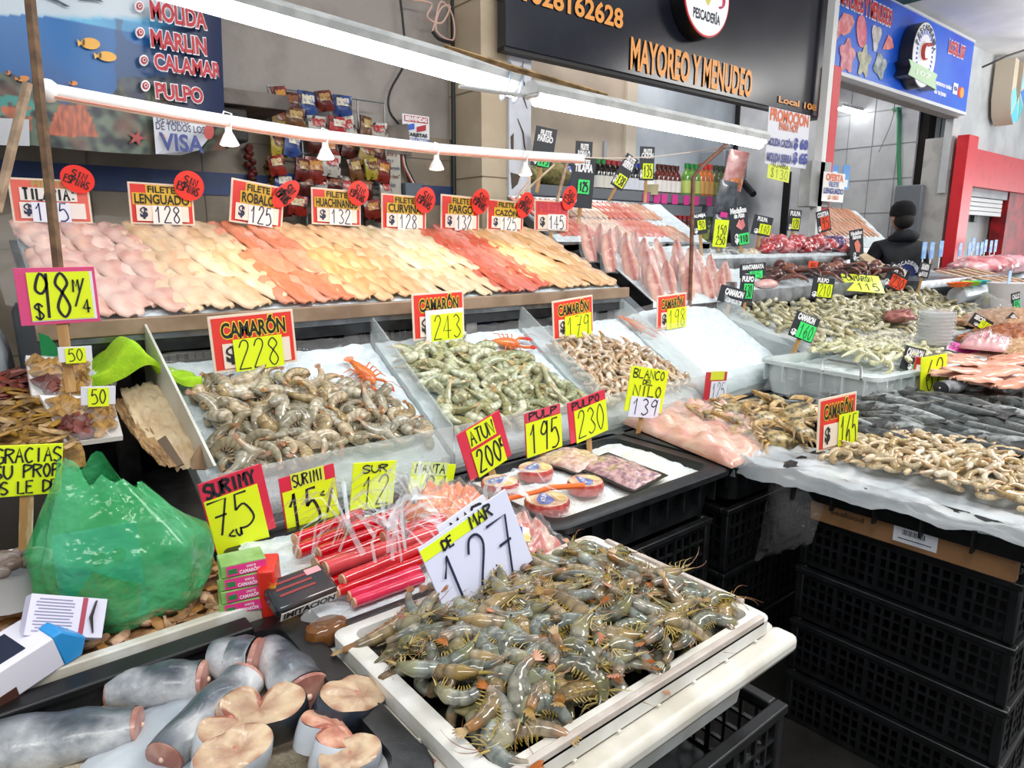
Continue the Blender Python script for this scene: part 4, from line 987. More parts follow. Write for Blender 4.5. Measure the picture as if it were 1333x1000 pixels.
# ------------------------------------------------------------------ front row: crates and trays
blk = mat('#141516', .36, c2='#1e2022', sc=18, bump=.1, bsc=60)
def tub(name, label, L, W, H, M, m, lip=.035, ribs=9, group=None, taper=.93, cat='tray', wall=.012, ribm=None, lipz=.02, cr=.04):
    """rimmed plastic tub, origin at the centre of its base"""
    t = thing(name, label, cat, M=M, group=group)
    def rr(l, w_, r=cr, n=5):
        o = []
        for cx, cy, a0 in ((l/2-r, w_/2-r, 0), (-l/2+r, w_/2-r, 90), (-l/2+r, -w_/2+r, 180), (l/2-r, -w_/2+r, 270)):
            for k in range(n+1): a = R(a0+90*k/n); o.append((cx+r*math.cos(a), cy+r*math.sin(a)))
        return o
    rings = [(rr(L*taper, W*taper), 0), (rr(L, W), H-lipz), (rr(L+2*lip, W+2*lip, cr*1.2), H-lipz), (rr(L+2*lip, W+2*lip, cr*1.2), H-.004), (rr(L+2*lip-.012, W+2*lip-.012, cr*1.2), H), (rr(L-2*wall, W-2*wall), H), (rr(L*taper-2*wall, W*taper-2*wall), .012)]
    mb = MB(); vs = []; fs = []; n = len(rings[0][0])
    for o, z in rings: vs += [(x, y, z) for x, y in o]
    for i in range(len(rings)-1):
        for k in range(n): fs.append((i*n+k, i*n+(k+1) % n, (i+1)*n+(k+1) % n, (i+1)*n+k))
    fs.append(tuple(range(n-1, -1, -1))); fs.append(tuple((len(rings)-1)*n+k for k in range(n)))
    mb.add(vs, fs); mb.obj('shell', m, t, smooth=35)
    for s in (-1, 1):
        for ax, ln, off, cnt in ((0, L, W, ribs), (1, W, L, max(3, ribs*2//3))):
            for k in range(cnt):
                u = (-.44+.88*k/(cnt-1))*ln
                if ax == 1 and s == 1: continue
                if ax == 0: MB().box(u, s*(off/2+.008), H-lipz-.035, .006, .022, .07).obj('rib', ribm or m, t)
                else: MB().box(s*(off/2+.008), u, H-lipz-.035, .022, .006, .07).obj('rib', ribm or m, t)
    return t
# crate stacks beneath
def stack(cx, cy, tops, L, W, H, desc, rz=0, jit=.0, grp=None):
    for k, z in enumerate(tops):
        crate('plastic_crate', desc[k], L, W, H, TRS((cx+rnd.uniform(-jit, jit), cy+rnd.uniform(-jit, jit), z), rz+rnd.uniform(-1, 1)*jit*2))
stack(1.36, 1.31, (.0, .215, .43), .64, .42, .21, ['black crate at the bottom of the stack under the canned tuna tray', 'black crate in the middle of the stack under the canned tuna tray', 'black crate directly under the canned tuna tray'])
stack(2.06, 1.31, (.0, .215, .43), .6, .42, .21, ['black crate at the bottom under the bagged fillet tray', 'black crate in the middle under the bagged fillet tray', 'black crate directly under the bagged fillet tray'])
stack(.79, .75, (.0, .21, .42), .6, .44, .2, ['black crate at the bottom below the white shrimp box', 'middle black crate below the white shrimp box', 'black crate right under the white shrimp box with its corner knob showing'])
stack(.1, .88, (.0, .3), .58, .44, .28, ['black crate at the bottom below the fish steak tray', 'black crate right below the fish steak tray'])
stack(.75, 1.31, (.0, .3), .58, .4, .28, ['black crate at the bottom below the red sausage tray', 'black crate right below the red sausage tray'])
# tuna tray
ZT = .8
tub('black_tray', 'black ribbed tray of ice with tuna rounds and the 195 card', .66, .42, .14, TRS((1.36, 1.31, ZT-.14)), blk)
ice_bed('crushed_ice', 'crushed ice in the black tray of tuna rounds', 1.04, 1.115, 1.68, 1.505, lambda x, y: ZT-.022+.012*nz(x, y, 5), 50, 36, .006, mat('#e9f1f2', .35, c2='#dfe0d8', sc=12, bump=.5, bsc=150))
hice = lambda x, y: ZT-.012
def tuna(label, px, py, r, rz):
    p = at(px, py, Z=ZT)
    t = thing('tuna_round', label, 'tuna round', (p.x, p.y, ZT-.012), rz)
    MB().lathe([(r*.92, 0), (r, .006), (r, .024), (r*.93, .03)], 32).obj('meat', mat('#a8322e', .25, c2='#c25448', sc=60, coat=.4), t)
    MB().lathe([(r*.92, .0302), (r*.9, .0315)], 32).obj('round_label', mat('#c98f6a', .35, c2='#e3c9a8', sc=30), t)
    T_ = Matrix.Translation((0, 0, 0)); mb = MB()
    mb.prism([(-.75*r, -.1*r), (-.2*r, -.35*r), (.5*r, .05*r), (.75*r, .3*r), (-.2*r, .45*r), (-.7*r, .3*r)], .0318, .0325); mb.obj('blue_print', mat('#2b49a6', .35, c2='#6d84c4', sc=40), t)
    MB().prism([(-.3*r, -.75*r), (.3*r, -.8*r), (.75*r, -.1*r), (.2*r, -.25*r), (-.25*r, -.5*r)], .0318, .0326).obj('yellow_print', mat('#e6d49a', .35, c2='#d8b25c', sc=40), t)
    mb = MB(); put_text(mb, 'ATUN', -.5*r, .05*r, .45*r, .25*r, 0, 0, .03, 0, Matrix(((1, 0, 0, 0), (0, 0, 1, 0), (0, 1, 0, .0333), (0, 0, 0, 1)))); mb.obj('white_lettering', mat('#eeeeee', .4), t, smooth=0)
    mb = MB(); mb.grid(18, 18, lambda u, v: ((u-.5)*2.7*r, (v-.5)*2.5*r, .034*max(0, min(1, 2.6*(1-math.hypot((u-.5)*2.1, (v-.5)*2.0))))+.003+.003*noise.noise((u*9, v*9, px)))); mb.obj('clear_wrapper', film, t)
for k, (px, py, r, lab) in enumerate(((651, 634, .052, 'tuna round at the left back of the iced black tray by the 200 card'), (697, 616, .052, 'tuna round behind the others below the 195 card'), (712, 658, .058, 'large red tuna round nearest the camera under the orange straw'), (762, 634, .05, 'tuna round in the middle of the tray beside the black edged packs'))): tuna(lab, px, py, r, .4*k)
def vacpack(name, label, corners, Z, m, edge, h=.02, edgew=.06, k=0, mid=None):
    P = [at(*c, Z=Z) for c in corners]; c0 = sum(P, Vector())/4
    t = thing(name, label, 'vacuum pack', (c0.x, c0.y, Z))
    def bl(u, v): return (P[0]*(1-u)*(1-v)+P[1]*u*(1-v)+P[2]*u*v+P[3]*(1-u)*v)-c0
    mb = MB(); mb.grid(26, 20, lambda u, v: bl(edgew+u*(1-2*edgew), edgew*.6+v*(1-1.2*edgew))+Vector((0, 0, .002+h*(max(0, math.sin(math.pi*u)*math.sin(math.pi*v)))**.4*(1+.5*noise.noise((u*6, v*6, k))))), thick=(0, 0, -.004)); mb.obj('packed_food', m, t, smooth=70)
    mb = MB(); mb.grid(10, 8, lambda u, v: bl(u, v)+Vector((0, 0, .003+.004*noise.noise((u*4, v*4, k+2)))), thick=(0, 0, -.002)); mb.obj('pack_backing', edge, t)
    return t
squid = mat('#cfa9a4', .2, c2='#8d6a72', sc=55, lo=.4, hi=.62, coat=.6, bump=.4, bsc=45)
vacpack('seafood_pack', 'clear pack of pink squid strips with a black edge on the iced tray', [(742, 608), (792, 590), (870, 620), (826, 642)], ZT-.004, squid, black, .02, .07, 1)
vacpack('seafood_pack', 'clear pack of pale chopped seafood behind the black edged front pack', [(690, 600), (738, 582), (798, 600), (752, 618)], ZT-.004, mat('#d8c0b0', .2, c2='#b88a80', sc=60, lo=.4, hi=.65, coat=.6, bump=.4, bsc=50), mat('#26282a', .35), .022, .05, 4)
tag(MB().tube([at(618, 660, Z=.86), at(700, 640, Z=.865), at(715, 635, Z=.865), at(760, 632, Z=.86)], [.006, .006, .0075, .0075], 8).obj('orange_straw', mat('#f0702a', .35)), 'orange straw shaped rod lying across the tuna tray', 'straw')
# bagged fillet tray and crabs
tub('black_tray', 'black tray holding the bagged pink fillets beside the tuna tray', .5, .43, .14, TRS((2.03, 1.31, ZT-.14)), blk)
ice_bed('crushed_ice', 'crushed ice under the bagged pink fillets', 1.79, 1.11, 2.27, 1.51, lambda x, y: ZT-.03, 30, 24, .006)
def pillow(name, label, cat, P, Z, h, m, bagm=None, k=0, lump=.8, grp=None, nsc=9):
    """filled soft bag over four corners"""
    c0 = sum(P, Vector())/4
    t = thing(name, label, cat, c0, group=grp)
    def bl(u, v): return (P[0]*(1-u)*(1-v)+P[1]*u*(1-v)+P[2]*u*v+P[3]*(1-u)*v)-c0
    def f(e, hh):
        def g(u, v):
            q = max(0, math.sin(math.pi*u)*math.sin(math.pi*v))**.38
            return bl(e+u*(1-2*e), e+v*(1-2*e))+Vector((0, 0, hh*q*(.8+lump*noise.noise((u*nsc*.6, v*nsc, k)))+.004))
        return g
    mb = MB(); mb.grid(30, 26, f(.04, h), thick=(0, 0, -.01)); mb.obj('contents', m, t, smooth=75)
    if bagm:
        mb = MB(); g = f(-.02, h*1.08); mb.grid(34, 30, lambda u, v: g(u, v)+Vector((0, 0, .006+.010*noise.noise((u*16, v*9, k+5))+.006*noise.noise((u*7, v*26, k+8))))); mb.obj('clear_bag', bagm, t, smooth=80)
    return t
pinkf = mat('#e2b8a2', .22, c2='#c8836e', sc=9, lo=.42, hi=.64, coat=.5, bump=.5, bsc=16, stretch=(3, .6, 1))
A = lambda *c: [at(*q, Z=ZT+.01) for q in c]
filmb = mat('#eef2f4', .1, alpha=.1, spec=.7, coat=.5)
pillow('fillet_bag', 'clear bag of long pink fillets lying diagonally across the black tray', 'bag', A((803, 548), (868, 532), (1012, 588), (958, 612)), ZT, .05, pinkf, filmb, 3)
pillow('fillet_bag', 'smaller bag of pale pink fillets behind under the 139 card', 'bag', A((852, 530), (905, 528), (1015, 566), (980, 580)), ZT, .055, mat('#e6bfae', .22, c2='#dba490', sc=14, coat=.5, bump=.3, bsc=20), filmb, 7)
tub('black_tray', 'black tray heaped with tan crabs', .5, .45, .12, TRS((2.56, 1.36, ZT-.12)), blk)
crate('plastic_crate', 'black crate under the crab tray', .5, .44, .34, TRS((2.62, 1.33, .32))); crate('plastic_crate', 'black crate on the floor under the crab tray', .5, .44, .3, TRS((2.62, 1.33, 0)))
def make_crab():
    t = thing('crab', 'tan swimming crab in the heap on the black tray', 'crab', group='tan crabs in the heap')
    sh_ = mat('#b8a272', .34, c2='#4e4530', sc=38, lo=.42, hi=.6, coat=.2, vary=.25, bump=.5, bsc=60); lg = mat('#c9a873', .35, c2='#8d7248', sc=25, vary=.15)
    mb = MB(); mb.lathe([(.001, .028), (.03, .026), (.052, .016), (.06, .004), (.05, -.01), (.001, -.014)], 20, sy=.62); mb.add([(.06, 0, .006), (.055, .012, .006), (.08, .004, .004), (-.06, 0, .006), (-.055, .012, .006), (-.08, .004, .004)], [(0, 1, 2), (3, 5, 4)]); mb.obj('shell', sh_, t, smooth=70)
    for s in (-1, 1):
        mb = MB(); mb.tube([(s*.04, .02, 0), (s*.07, .045, .006), (s*.06, .065, .008)], [.009, .010, .009], 6); mb.tube([(s*.06, .065, .008), (s*.035, .082, .008), (s*.012, .078, .006)], [.012, .011, .002], 6, flat=.7); mb.obj('claw', lg, t)
        for k in range(4):
            MB().tube([(s*.045, .012-.012*k, 0), (s*(.082-.004*k), .01-.022*k, .012), (s*(.098-.01*k), -.006-.028*k, -.008)], [.006, .005, .002], 5).obj('leg', lg, t)
    return proto(t)
cb = make_crab(); firstc = True
for px, py, z, rz, fl in ((925, 545, .83, .3, 0), (955, 552, .83, .8, 0), (975, 528, .85, 2.0, 1), (1000, 548, .845, -.4, 0), (1010, 525, .87, .5, 0), (1030, 550, .86, 1.2, 1), (1045, 566, .84, .2, 0), (985, 568, .83, 2.4, 1), (1015, 575, .83, -.6, 0), (960, 538, .85, -1.0, 0), (1040, 535, .88, 2.6, 1), (935, 530, .83, 1.5, 0)):
    p = at(px, py, Z=z); M = TRS((p.x, p.y, z), rz, R(20) if not fl else R(160), R(12), 1.05)
    if firstc: cb.matrix_world = M; firstc = False
    else: dup(cb, M)
# surimi tray
tub('black_tray', 'black tray of ice holding the red wrapped sausages', .58, .46, .1, TRS((.72, 1.275, .68)), blk)
ice_bed('crushed_ice', 'crushed ice under the red wrapped sausages', .42, 1.035, 1.01, 1.515, lambda x, y: .775+.01*nz(x, y, 6), 46, 36, .007)
redw = mat('#d8262c', .16, c2='#c41f28', sc=18, coat=.6, vary=.12)
def sausage(a, b, r, z, kind=0):
    A_, B_ = at(*a, Z=z), at(*b, Z=z); d = (B_-A_)
    t = thing('red_sausage', 'red wrapped surimi stick with a cut pale end in the bundle on ice' if kind == 0 else 'pink red wrapped surimi stick at the front edge of the bundle', 'surimi stick', A_, group='red surimi sticks' if kind == 0 else 'pink surimi sticks at the front')
    MB().tube([(d*k/8)+Vector((0, 0, .0006*math.sin(k*2.1))) for k in range(9)], [r*(1+.015*math.sin(3*k)) for k in range(9)], 10).obj('wrapper', redw if kind == 0 else mat('#e2365a', .16, coat=.6, c2='#d02a4c', sc=18), t)
    MB().tube([-d.normalized()*.004, d.normalized()*.003], r*.93, 10).obj('cut_end', mat('#d9a98c', .5, c2='#c9886c', sc=60), t)
for a, b, r, z, k in (((385, 702), (470, 668), .014, .80, 0), ((388, 718), (500, 676), .017, .81, 0), ((415, 720), (520, 682), .014, .83, 0), ((412, 735), (560, 680), .017, .81, 0), ((425, 740), (575, 690), .016, .83, 0), ((432, 758), (590, 700), .013, .80, 0), ((440, 770), (585, 715), .012, .81, 0), ((447, 755), (560, 708), .013, .825, 0), ((455, 775), (545, 742), .011, .80, 1), ((462, 784), (550, 752), .011, .79, 1), ((452, 690), (560, 655), .014, .84, 0), ((500, 700), (610, 665), .014, .84, 0)):
    sausage(a, b, r, z, k)
orangef = mat('#e79a6a', .25, c2='#d9744a', sc=15, coat=.5)
pillow('surimi_bag', 'clear bag of orange seafood sticks behind the red surimi bundle', 'bag', [at(*q, Z=.83) for q in ((505, 672), (560, 640), (640, 650), (600, 690))], .83, .05, orangef, filmb, 12)
pillow('tuna_bag', 'clear bag of red tuna with a blue label beside the white 127 sheet', 'bag', [at(*q, Z=.8) for q in ((640, 690), (672, 675), (735, 710), (690, 735))], .8, .04, mat('#c9645a', .25, c2='#e6c9b8', sc=22, lo=.45, hi=.6, coat=.5), filmb, 15)
lp = at(676, 692, Z=.85)
mb = MB(); T_ = TRS((lp.x, lp.y, .846), .9, R(12)); mb.box(0, 0, 0, .07, .045, .002, 0, T_); mb.box(.012, .004, .0015, .04, .022, .001, 1, T_)
tag(mb.obj('pack_label', [mat('#e8e6dc', .4, c2='#d8c06a', sc=40), mat('#24409a', .4)]), 'white and blue sticker on the tuna bag right of the white 127 sheet', 'label')
# tied ends: plastic ribbons
rib = mat('#e4ebee', .12, alpha=.34, spec=.8, coat=.4)
def ribbons(name, label, px, py, Z, n, ang0, ang1, ln, seed):
    r = random.Random(seed); c = at(px, py, Z=Z); t = thing(name, label, 'plastic ribbon tie', c)
    for k in range(n):
        a = R(r.uniform(ang0, ang1)); l = ln*r.uniform(.6, 1.25); up = r.uniform(.02, .09)
        pts = [Vector((0, 0, 0)), Vector((math.cos(a)*l*.35, math.sin(a)*l*.35, up)), Vector((math.cos(a+.1)*l*.75, math.sin(a+.1)*l*.75, up*.9)), Vector((math.cos(a+.2)*l, math.sin(a+.2)*l, up*.2))]
        sd = Vector((-math.sin(a), math.cos(a), .4))*r.uniform(.002, .005)
        mb = MB(); q = []
        for p_ in pts: q += [p_-sd, p_+sd]
        q = [v+Vector((0, 0, .004*r.uniform(-1, 1))) for v in q]
        mb.add(q, [(2*i, 2*i+1, 2*i+3, 2*i+2) for i in range(3)]); mb.obj('ribbon', rib, t, smooth=80)
ribbons('plastic_ties', 'burst of clear plastic ribbons tying the red sausages, left bunch', 455, 690, .85, 15, 60, 330, .15, 1)
ribbons('plastic_ties', 'burst of clear plastic ribbons over the middle of the red sausages', 505, 690, .87, 22, 0, 360, .15, 2)
ribbons('plastic_ties', 'clear plastic ribbons fallen toward the ice in front of the sausages', 530, 700, .86, 15, 180, 330, .13, 3)
ribbons('plastic_ties', 'tall spray of clear plastic ribbons in front of the 84 card', 540, 655, .86, 22, 20, 220, .16, 4)
ribbons('plastic_ties', 'clear plastic ribbons trailing over the edge of the tuna tray', 640, 650, .86, 10, 200, 380, .13, 5)
def crumple(name, label, cat, c, rx, ry, rz, k, m=filmb, amp=.4):
    return lumpy(name, label, cat, c, rx, ry, rz, m, k, amp, 30)
crumple('clear_bag', 'crumpled clear bag gathered above the red sausages in front of the 12 card', 'bag', tuple(at(530, 640, Z=.87)), .09, .05, .07, 21)
# white shrimp box
wb = tub('white_box', 'white plastic box heaped with whole grey shrimp at the front', .60, .42, .17, TRS((.742, .785, .63)), mat('#e4e2dc', .42, c2='#cfcbc0', sc=10, bump=.1, bsc=30), lip=.016, ribs=7, cat='box', taper=.94, lipz=.03, cr=.018)
mb = MB()
for s in (-1, 1): mb.box(0, s*.237, .118, .70, .05, .034); mb.box(s*.326, 0, .118, .05, .43, .034)
mb.obj('lower_flange', mat('#ddd9cf', .42, c2='#c6c0b2', sc=10), wb, bevel=.012)
mb = MB()
mb.b2(-.29, -.226, .16, .29, -.214, .176); mb.b2(.304, -.17, .16, .316, .17, .176)
mb.obj('rim_ridge', mat('#c9bfb6', .45, c2='#b4a79c', sc=15), wb, bevel=.002)
hbox = lambda x, y: .755+mound(x, y, .72, .78, .36, .27, .055)
tag(MB().b2(.475, .612, .655, 1.01, .965, .745).obj('shrimp_bed', mat('#3a3a33', .3, c2='#1d1e1c', sc=40, coat=.4)), 'dark wet mass under the whole shrimp in the white box', 'shrimp', kind='stuff')
swh = [make_shrimp('whole_shrimp', '', 'shrimp', None, L, cu, None, (.95, .62, .42), .122, head=True, mats=[shell(*cc), mat(tc, .3, vary=.25, c2='#6d5c3c', sc=30), mat('#b09a58', .4, vary=.25), mat('#8a5c3c', .4)], seg=10) for L, cu, tc, cc in ((.128, 2.3, '#b06a3c', ('#938e7e', '#565850')), (.122, 3.3, '#8a8468', ('#8a8876', '#4e524c')), (.13, 1.3, '#a88a5a', ('#a08a68', '#6a5f4c')), (.118, 2.8, '#b5653a', ('#8f948c', '#5a605a')))]
rbox = quad([(.485, .605), (1.0, .605), (1.0, .955), (.485, .955)])
understuff('shrimp_layer', 'lower layer of whole shrimp buried in the white box', 'shrimp', swh, hbox, rbox, 110, .036, .0, KIDS[swh[0].name][0].data.materials[0])
heap(swh, hbox, rbox, 150, .029, 'whole shrimp in the white box', 1, .022, .01, .85, 1.15, .5, label='whole grey shrimp with whiskers heaped in the white box')
park(swh)
# fish steak tray
tub('black_tray', 'black tray of fish steaks at the bottom left corner', .6, .46, .12, TRS((.085, .895, .665)), blk, lip=.03)
ice_bed('crushed_ice', 'dirty crushed ice under the fish steaks', -.19, .69, .36, 1.105, lambda x, y: .732+.02*nz(x, y, 5)+.02*max(0, (y-1.0)*6)+.02*max(0, (x-.25)*6), 50, 40, .008, mat('#c9bfa8', .4, c2='#a3957a', sc=16, bump=.6, bsc=150))
skin = mat('#2c3440', .25, c2='#171b22', sc=14, coat=.5); silver = mat('#a9b0b8', .22, c2='#6d7680', sc=9, coat=.5, lo=.4, hi=.7); flesh = mat('#c6b092', .38, c2='#b0937a', sc=30, coat=.3, bump=.3, bsc=50, attr=True); pinkcut = mat('#b98a7c', .35, c2='#9c6458', sc=30, coat=.3); palesk = mat('#c9ced4', .25, c2='#a3abb4', sc=7, coat=.4)
def steak(label, px, py, Z, s, rz, tilt, kind=0, sk=skin, fl=flesh, h=.05):
    rim = lambda k: lerp3((.62, .4, .35), (1.06, 1.02, .98), min(1, k*1.9)) if k < .8 else lerp3((1.06, 1.02, .98), (.86, .72, .66), (k-.8)/.2)
    p = at(px, py, Z=Z); s *= .86
    t = thing('fish_steak', label, 'fish steak', M=TRS((p.x, p.y, Z), rz, R(tilt[0]), R(tilt[1]), s))
    n = 40; o = []
    for i in range(n):
        a = 2*math.pi*i/n
        r = 1+.12*math.cos(2*a)-(.72*math.exp(-((((a-math.pi/2+math.pi) % (2*math.pi))-math.pi)/.36)**2) if kind == 0 else .12*math.exp(-((((a-math.pi/2+math.pi) % (2*math.pi))-math.pi)/.4)**2))
        o.append((.058*r*math.cos(a), .046*r*math.sin(a)))
    mb = MB(); vs = []; fs = []
    ringz = [(.97, 0), (1, .004), (1.02, h*.5), (1, h-.004), (.965, h)]
    for k, z in ringz: vs += [(x*k, y*k, z) for x, y in o]
    for i in range(4):
        for k in range(n): fs.append((i*n+k, i*n+(k+1) % n, (i+1)*n+(k+1) % n, (i+1)*n+k))
    mb.add(vs, fs); mb.obj('skin', sk, t, smooth=60)
    mb = MB()
    for z, sg in ((h, 1), (0, -1)):
        vs = [(0, -.016, z+sg*.004)]; cl = [rim(0)]
        for k in (.3, .6, .85, .97):
            cl += [(.5, .2, .17) if kind == 0 and k > .25 and abs(i_-n/4) < (2.2 if k < .9 else 1.2) else rim(k*(1+.25*math.sin(i_*.9+s*20))) for i_ in range(n)]
            vs += [(x*k, y*k+(-.016)*(1-k), z+sg*(.006*(1-k**2))+.0012*math.sin(k*20+i_)) for i_, (x, y) in enumerate(o)]
        fs = [(0, 1+k, 1+(k+1) % n) for k in range(n)]
        for i in range(3):
            for k in range(n): fs.append((1+i*n+k, 1+(i+1)*n+k, 1+(i+1)*n+(k+1) % n, 1+i*n+(k+1) % n))
        mb.add(vs, fs, 0, None, cl)
    mb.obj('cut_flesh', fl, t, smooth=60)
    MB().ball((0, -.004, h+.003), .006, .005, .003, 8).obj('backbone', mat('#b5705c', .4), t)
for lab, px, py, Z, s, rz, tl, kd, sk, fl in (
    ('dark skinned fish steak with a pale cut top in the middle of the tray', 345, 945, .765, 1.12, -.5, (14, 0), 0, skin, flesh),
    ('dark skinned fish steak at the right side of the tray beside the white box', 446, 938, .755, 1.1, .3, (16, 18), 1, skin, flesh),
    ('pale horseshoe shaped fish steak left of the middle steak', 290, 965, .77, .95, .7, (18, 0), 0, palesk, flesh),
    ('pale fish steak cut off by the bottom edge below the middle steak', 300, 1005, .775, .95, .2, (14, 4), 1, palesk, flesh),
    ('curled pink fish steak at the bottom right of the tray', 415, 985, .765, .9, 1.6, (20, 0), 0, palesk, mat('#d3a68e', .35, c2='#b87a68', sc=30, coat=.3, attr=True)),
    ('small pale fish steak at the bottom beside the curled pink one', 455, 1000, .765, .75, -.2, (16, 0), 1, palesk, flesh)):
    steak(lab, px, py, Z, s, rz, tl, kd, sk, fl)
silv = mat('#c6c6c7', .36, c2='#7f8489', sc=18, lo=.44, hi=.66, attr=True, coat=.25, bump=.35, bsc=45)
def tcf(u, an):
    b = .5+.5*math.cos(an-2.3)+.18*math.sin(9*u+an*2)
    return lerp3((1, 1, 1), (.17, .2, .24), max(0, min(1, (b-.5)*3.0)))
def trunk(label, a, b, Z, r0, r1, sk, cut=pinkcut, flat=.8, ends=(1, 1), Z2=None):
    A_, B_ = at(*a, Z=Z-.006), at(*b, Z=(Z2 or Z)-.006); d = B_-A_; n = 10; r0 *= .88; r1 *= .88
    t = thing('fish_piece', label, 'fish piece', A_); sk = silv
    rs = [r0+(r1-r0)*(k/n)+.004*math.sin(math.pi*k/n) for k in range(n+1)]
    mb = MB(); mb.tube([d*k/n+Vector((0, 0, .002*math.sin(k*1.3))) for k in range(n+1)], [q*(1+.015*math.sin(k*1.7+r0*90)) for k, q in enumerate(rs)], 22, flat=flat, closed=False, colf=tcf); mb.obj('skin', sk, t, smooth=70)
    u = d.normalized()
    for e, r in ((0, r0), (1, r1)):
        if ends[e]:
            sg = -1 if e == 0 else 1; c = d*e
            mb = MB(); mb.tube([c-u*.004*sg, c+u*.004*sg, c+u*.007*sg], [r*.99, r*.97, r*.5], 22, flat=flat); mb.obj('cut_end', cut, t, smooth=50)
            MB().ball(c+u*.006*sg, r*.14, r*.14, r*.14, 8).obj('backbone', mat('#e6c2ae', .4), t)
    return t
trunk('silver fish trunk with a brown cut end at the left of the steak tray', (0, 975), (178, 945), .77, .052, .035, silver)
trunk('silver fish trunk pointing away with its dark back up in the tray', (215, 985), (318, 885), .775, .034, .04, mat('#8d98a4', .22, c2='#4e5a66', sc=9, coat=.5))
trunk('grey fish piece with a long pink cut side behind the trunk', (150, 895), (265, 885), .775, .04, .04, mat('#7d868e', .22, c2='#b9bfc6', sc=9, coat=.5))
trunk('pale fish piece with a round pink cut end at the back of the tray', (282, 858), (335, 858), .78, .042, .045, palesk)
trunk('pale grey fish piece wedged in the back right corner of the tray', (350, 845), (400, 905), .77, .034, .048, mat('#b9bec6', .25, c2='#8a9098', sc=8, coat=.4))
trunk('grey flat fish piece at the bottom right edge of the tray', (500, 990), (560, 1010), .755, .05, .04, mat('#9ba2a9', .25, c2='#7c848c', sc=8, coat=.4), flat=.5)
lumpy('fish_belly', 'pale wet fish skin flap between the trunk and steaks', 'fish piece', tuple(at(240, 960, Z=.745)), .12, .1, .02, palesk, 31, .2)
# left: dried shrimp table with white edge
lt = thing('dried_goods_table', 'white edged table of dried shrimp behind the fish steak tray', 'table', (-.05, 1.58, 0))
MB().b2(-.6, -.4, .74, .42, .42, .765).obj('table_top', mat('#8a7f70', .5), lt)
MB().b2(-.6, -.42, .73, .42, -.4, .81).obj('white_edge', mat('#d6d6d0', .4, c2='#bdb7a8', sc=14), lt, bevel=.003)
for x, y in ((-.55, -.36), (.38, -.36), (-.55, .38), (.38, .38)): MB().b2(x-.02, y-.02, 0, x+.02, y+.02, .74).obj('leg', darksteel, lt)
tag(MB().b2(-.5, 1.105, .785, .33, 1.15, .80).obj('black_ledge', black, bevel=.004), 'black plastic ledge between the steak tray and the white table edge', 'ledge')
hd = lambda x, y: .775+.02*nz(x, y, 6)+.01*nz(x, y, 14)+.02*max(0, y-1.3)
ice_bed('dried_shrimp_bed', 'mass of brown dried shrimp under the green bag and boxes', -.5, 1.19, .36, 1.6, hd, 50, 30, .01, mat('#9a7048', .6, c2='#6d4a2c', sc=30, bump=.6, bsc=80))
def chip(name, label, group, L, W, col, c2, k):
    mb = MB(); n = 9; P = [Vector(((i/n-.5)*L, .25*L*math.sin(math.pi*i/n)*(1 if k % 2 else -.6), 0)) for i in range(n+1)]
    mb.tube(P, [W*(.35+.65*math.sin(math.pi*min(1, .1+i/n)))*(1-.4*i/n)*(1+.1*(i % 2)) for i in range(n+1)], 7, flat=.6)
    return tag(mb.obj(name, mat(col, .5, c2=c2, sc=40, vary=.25, bump=.3, bsc=60), smooth=60), label, 'dried shrimp', group)
ds = [chip('dried_shrimp', 'brown dried shrimp lying loose on the white edged table', 'loose dried shrimp', .055, .011, '#b3855a', '#7d5534', k) for k in range(3)]
for x, y in scatter(170, quad([(-.2, 1.2), (.35, 1.2), (.35, 1.42), (-.2, 1.5)]), .019):
    if rnd.random() < .97: dup(rnd.choice(ds), surf_M(x, y, hd, rnd.uniform(0, 6.3), .012, rnd.uniform(-.3, .3), rnd.uniform(-.3, .3)))
park(ds)
tag(MB().b2(-.3, 1.58, .765, .15, 2.1, 1.0).obj('display_box', mat('#2a2622', .6), bevel=.006), 'dark box raising the dried fish heaps at the far left', 'box')
# dried chillies and roots at left back
hl = lambda x, y: at(0, 560, X=None, Y=1.8, Z=None).z+.0 if False else 1.03+.2*(y-1.6)
for nm, lab, gr, col, c2, q, n, L, W in (('dried_chilli', 'dark red dried shrimp strip heaped at the far left', 'dark red dried pieces', '#8c3a22', '#521c12', [(-.16, 1.9), (.1, 1.9), (.13, 2.06), (-.16, 2.06)], 70, .07, .011),
     ('dried_fish', 'golden brown dried fish heaped left of the shrink wrapped trays', 'golden dried fish', '#a8813c', '#6e4f22', [(-.16, 1.6), (.14, 1.6), (.17, 1.9), (-.16, 1.9)], 110, .085, .0085)):
    P = [chip(nm, lab, gr, L, W, col, c2, k) for k in range(3)]
    ice_bed('dried_goods_bed', 'mass underneath the '+lab, min(a for a, b in q), q[0][1], max(a for a, b in q), q[2][1], hl, 20, 14, .012, mat(c2, .7, c2=col, sc=30, bump=.5, bsc=60))
    for x, y in scatter(n, quad(q), .018): dup(rnd.choice(P), surf_M(x, y, hl, rnd.gauss(.2, .7)+(R(10)), .012+.01*rnd.random(), rnd.uniform(-.3, .3), rnd.uniform(-.3, .3)))
    park(P)
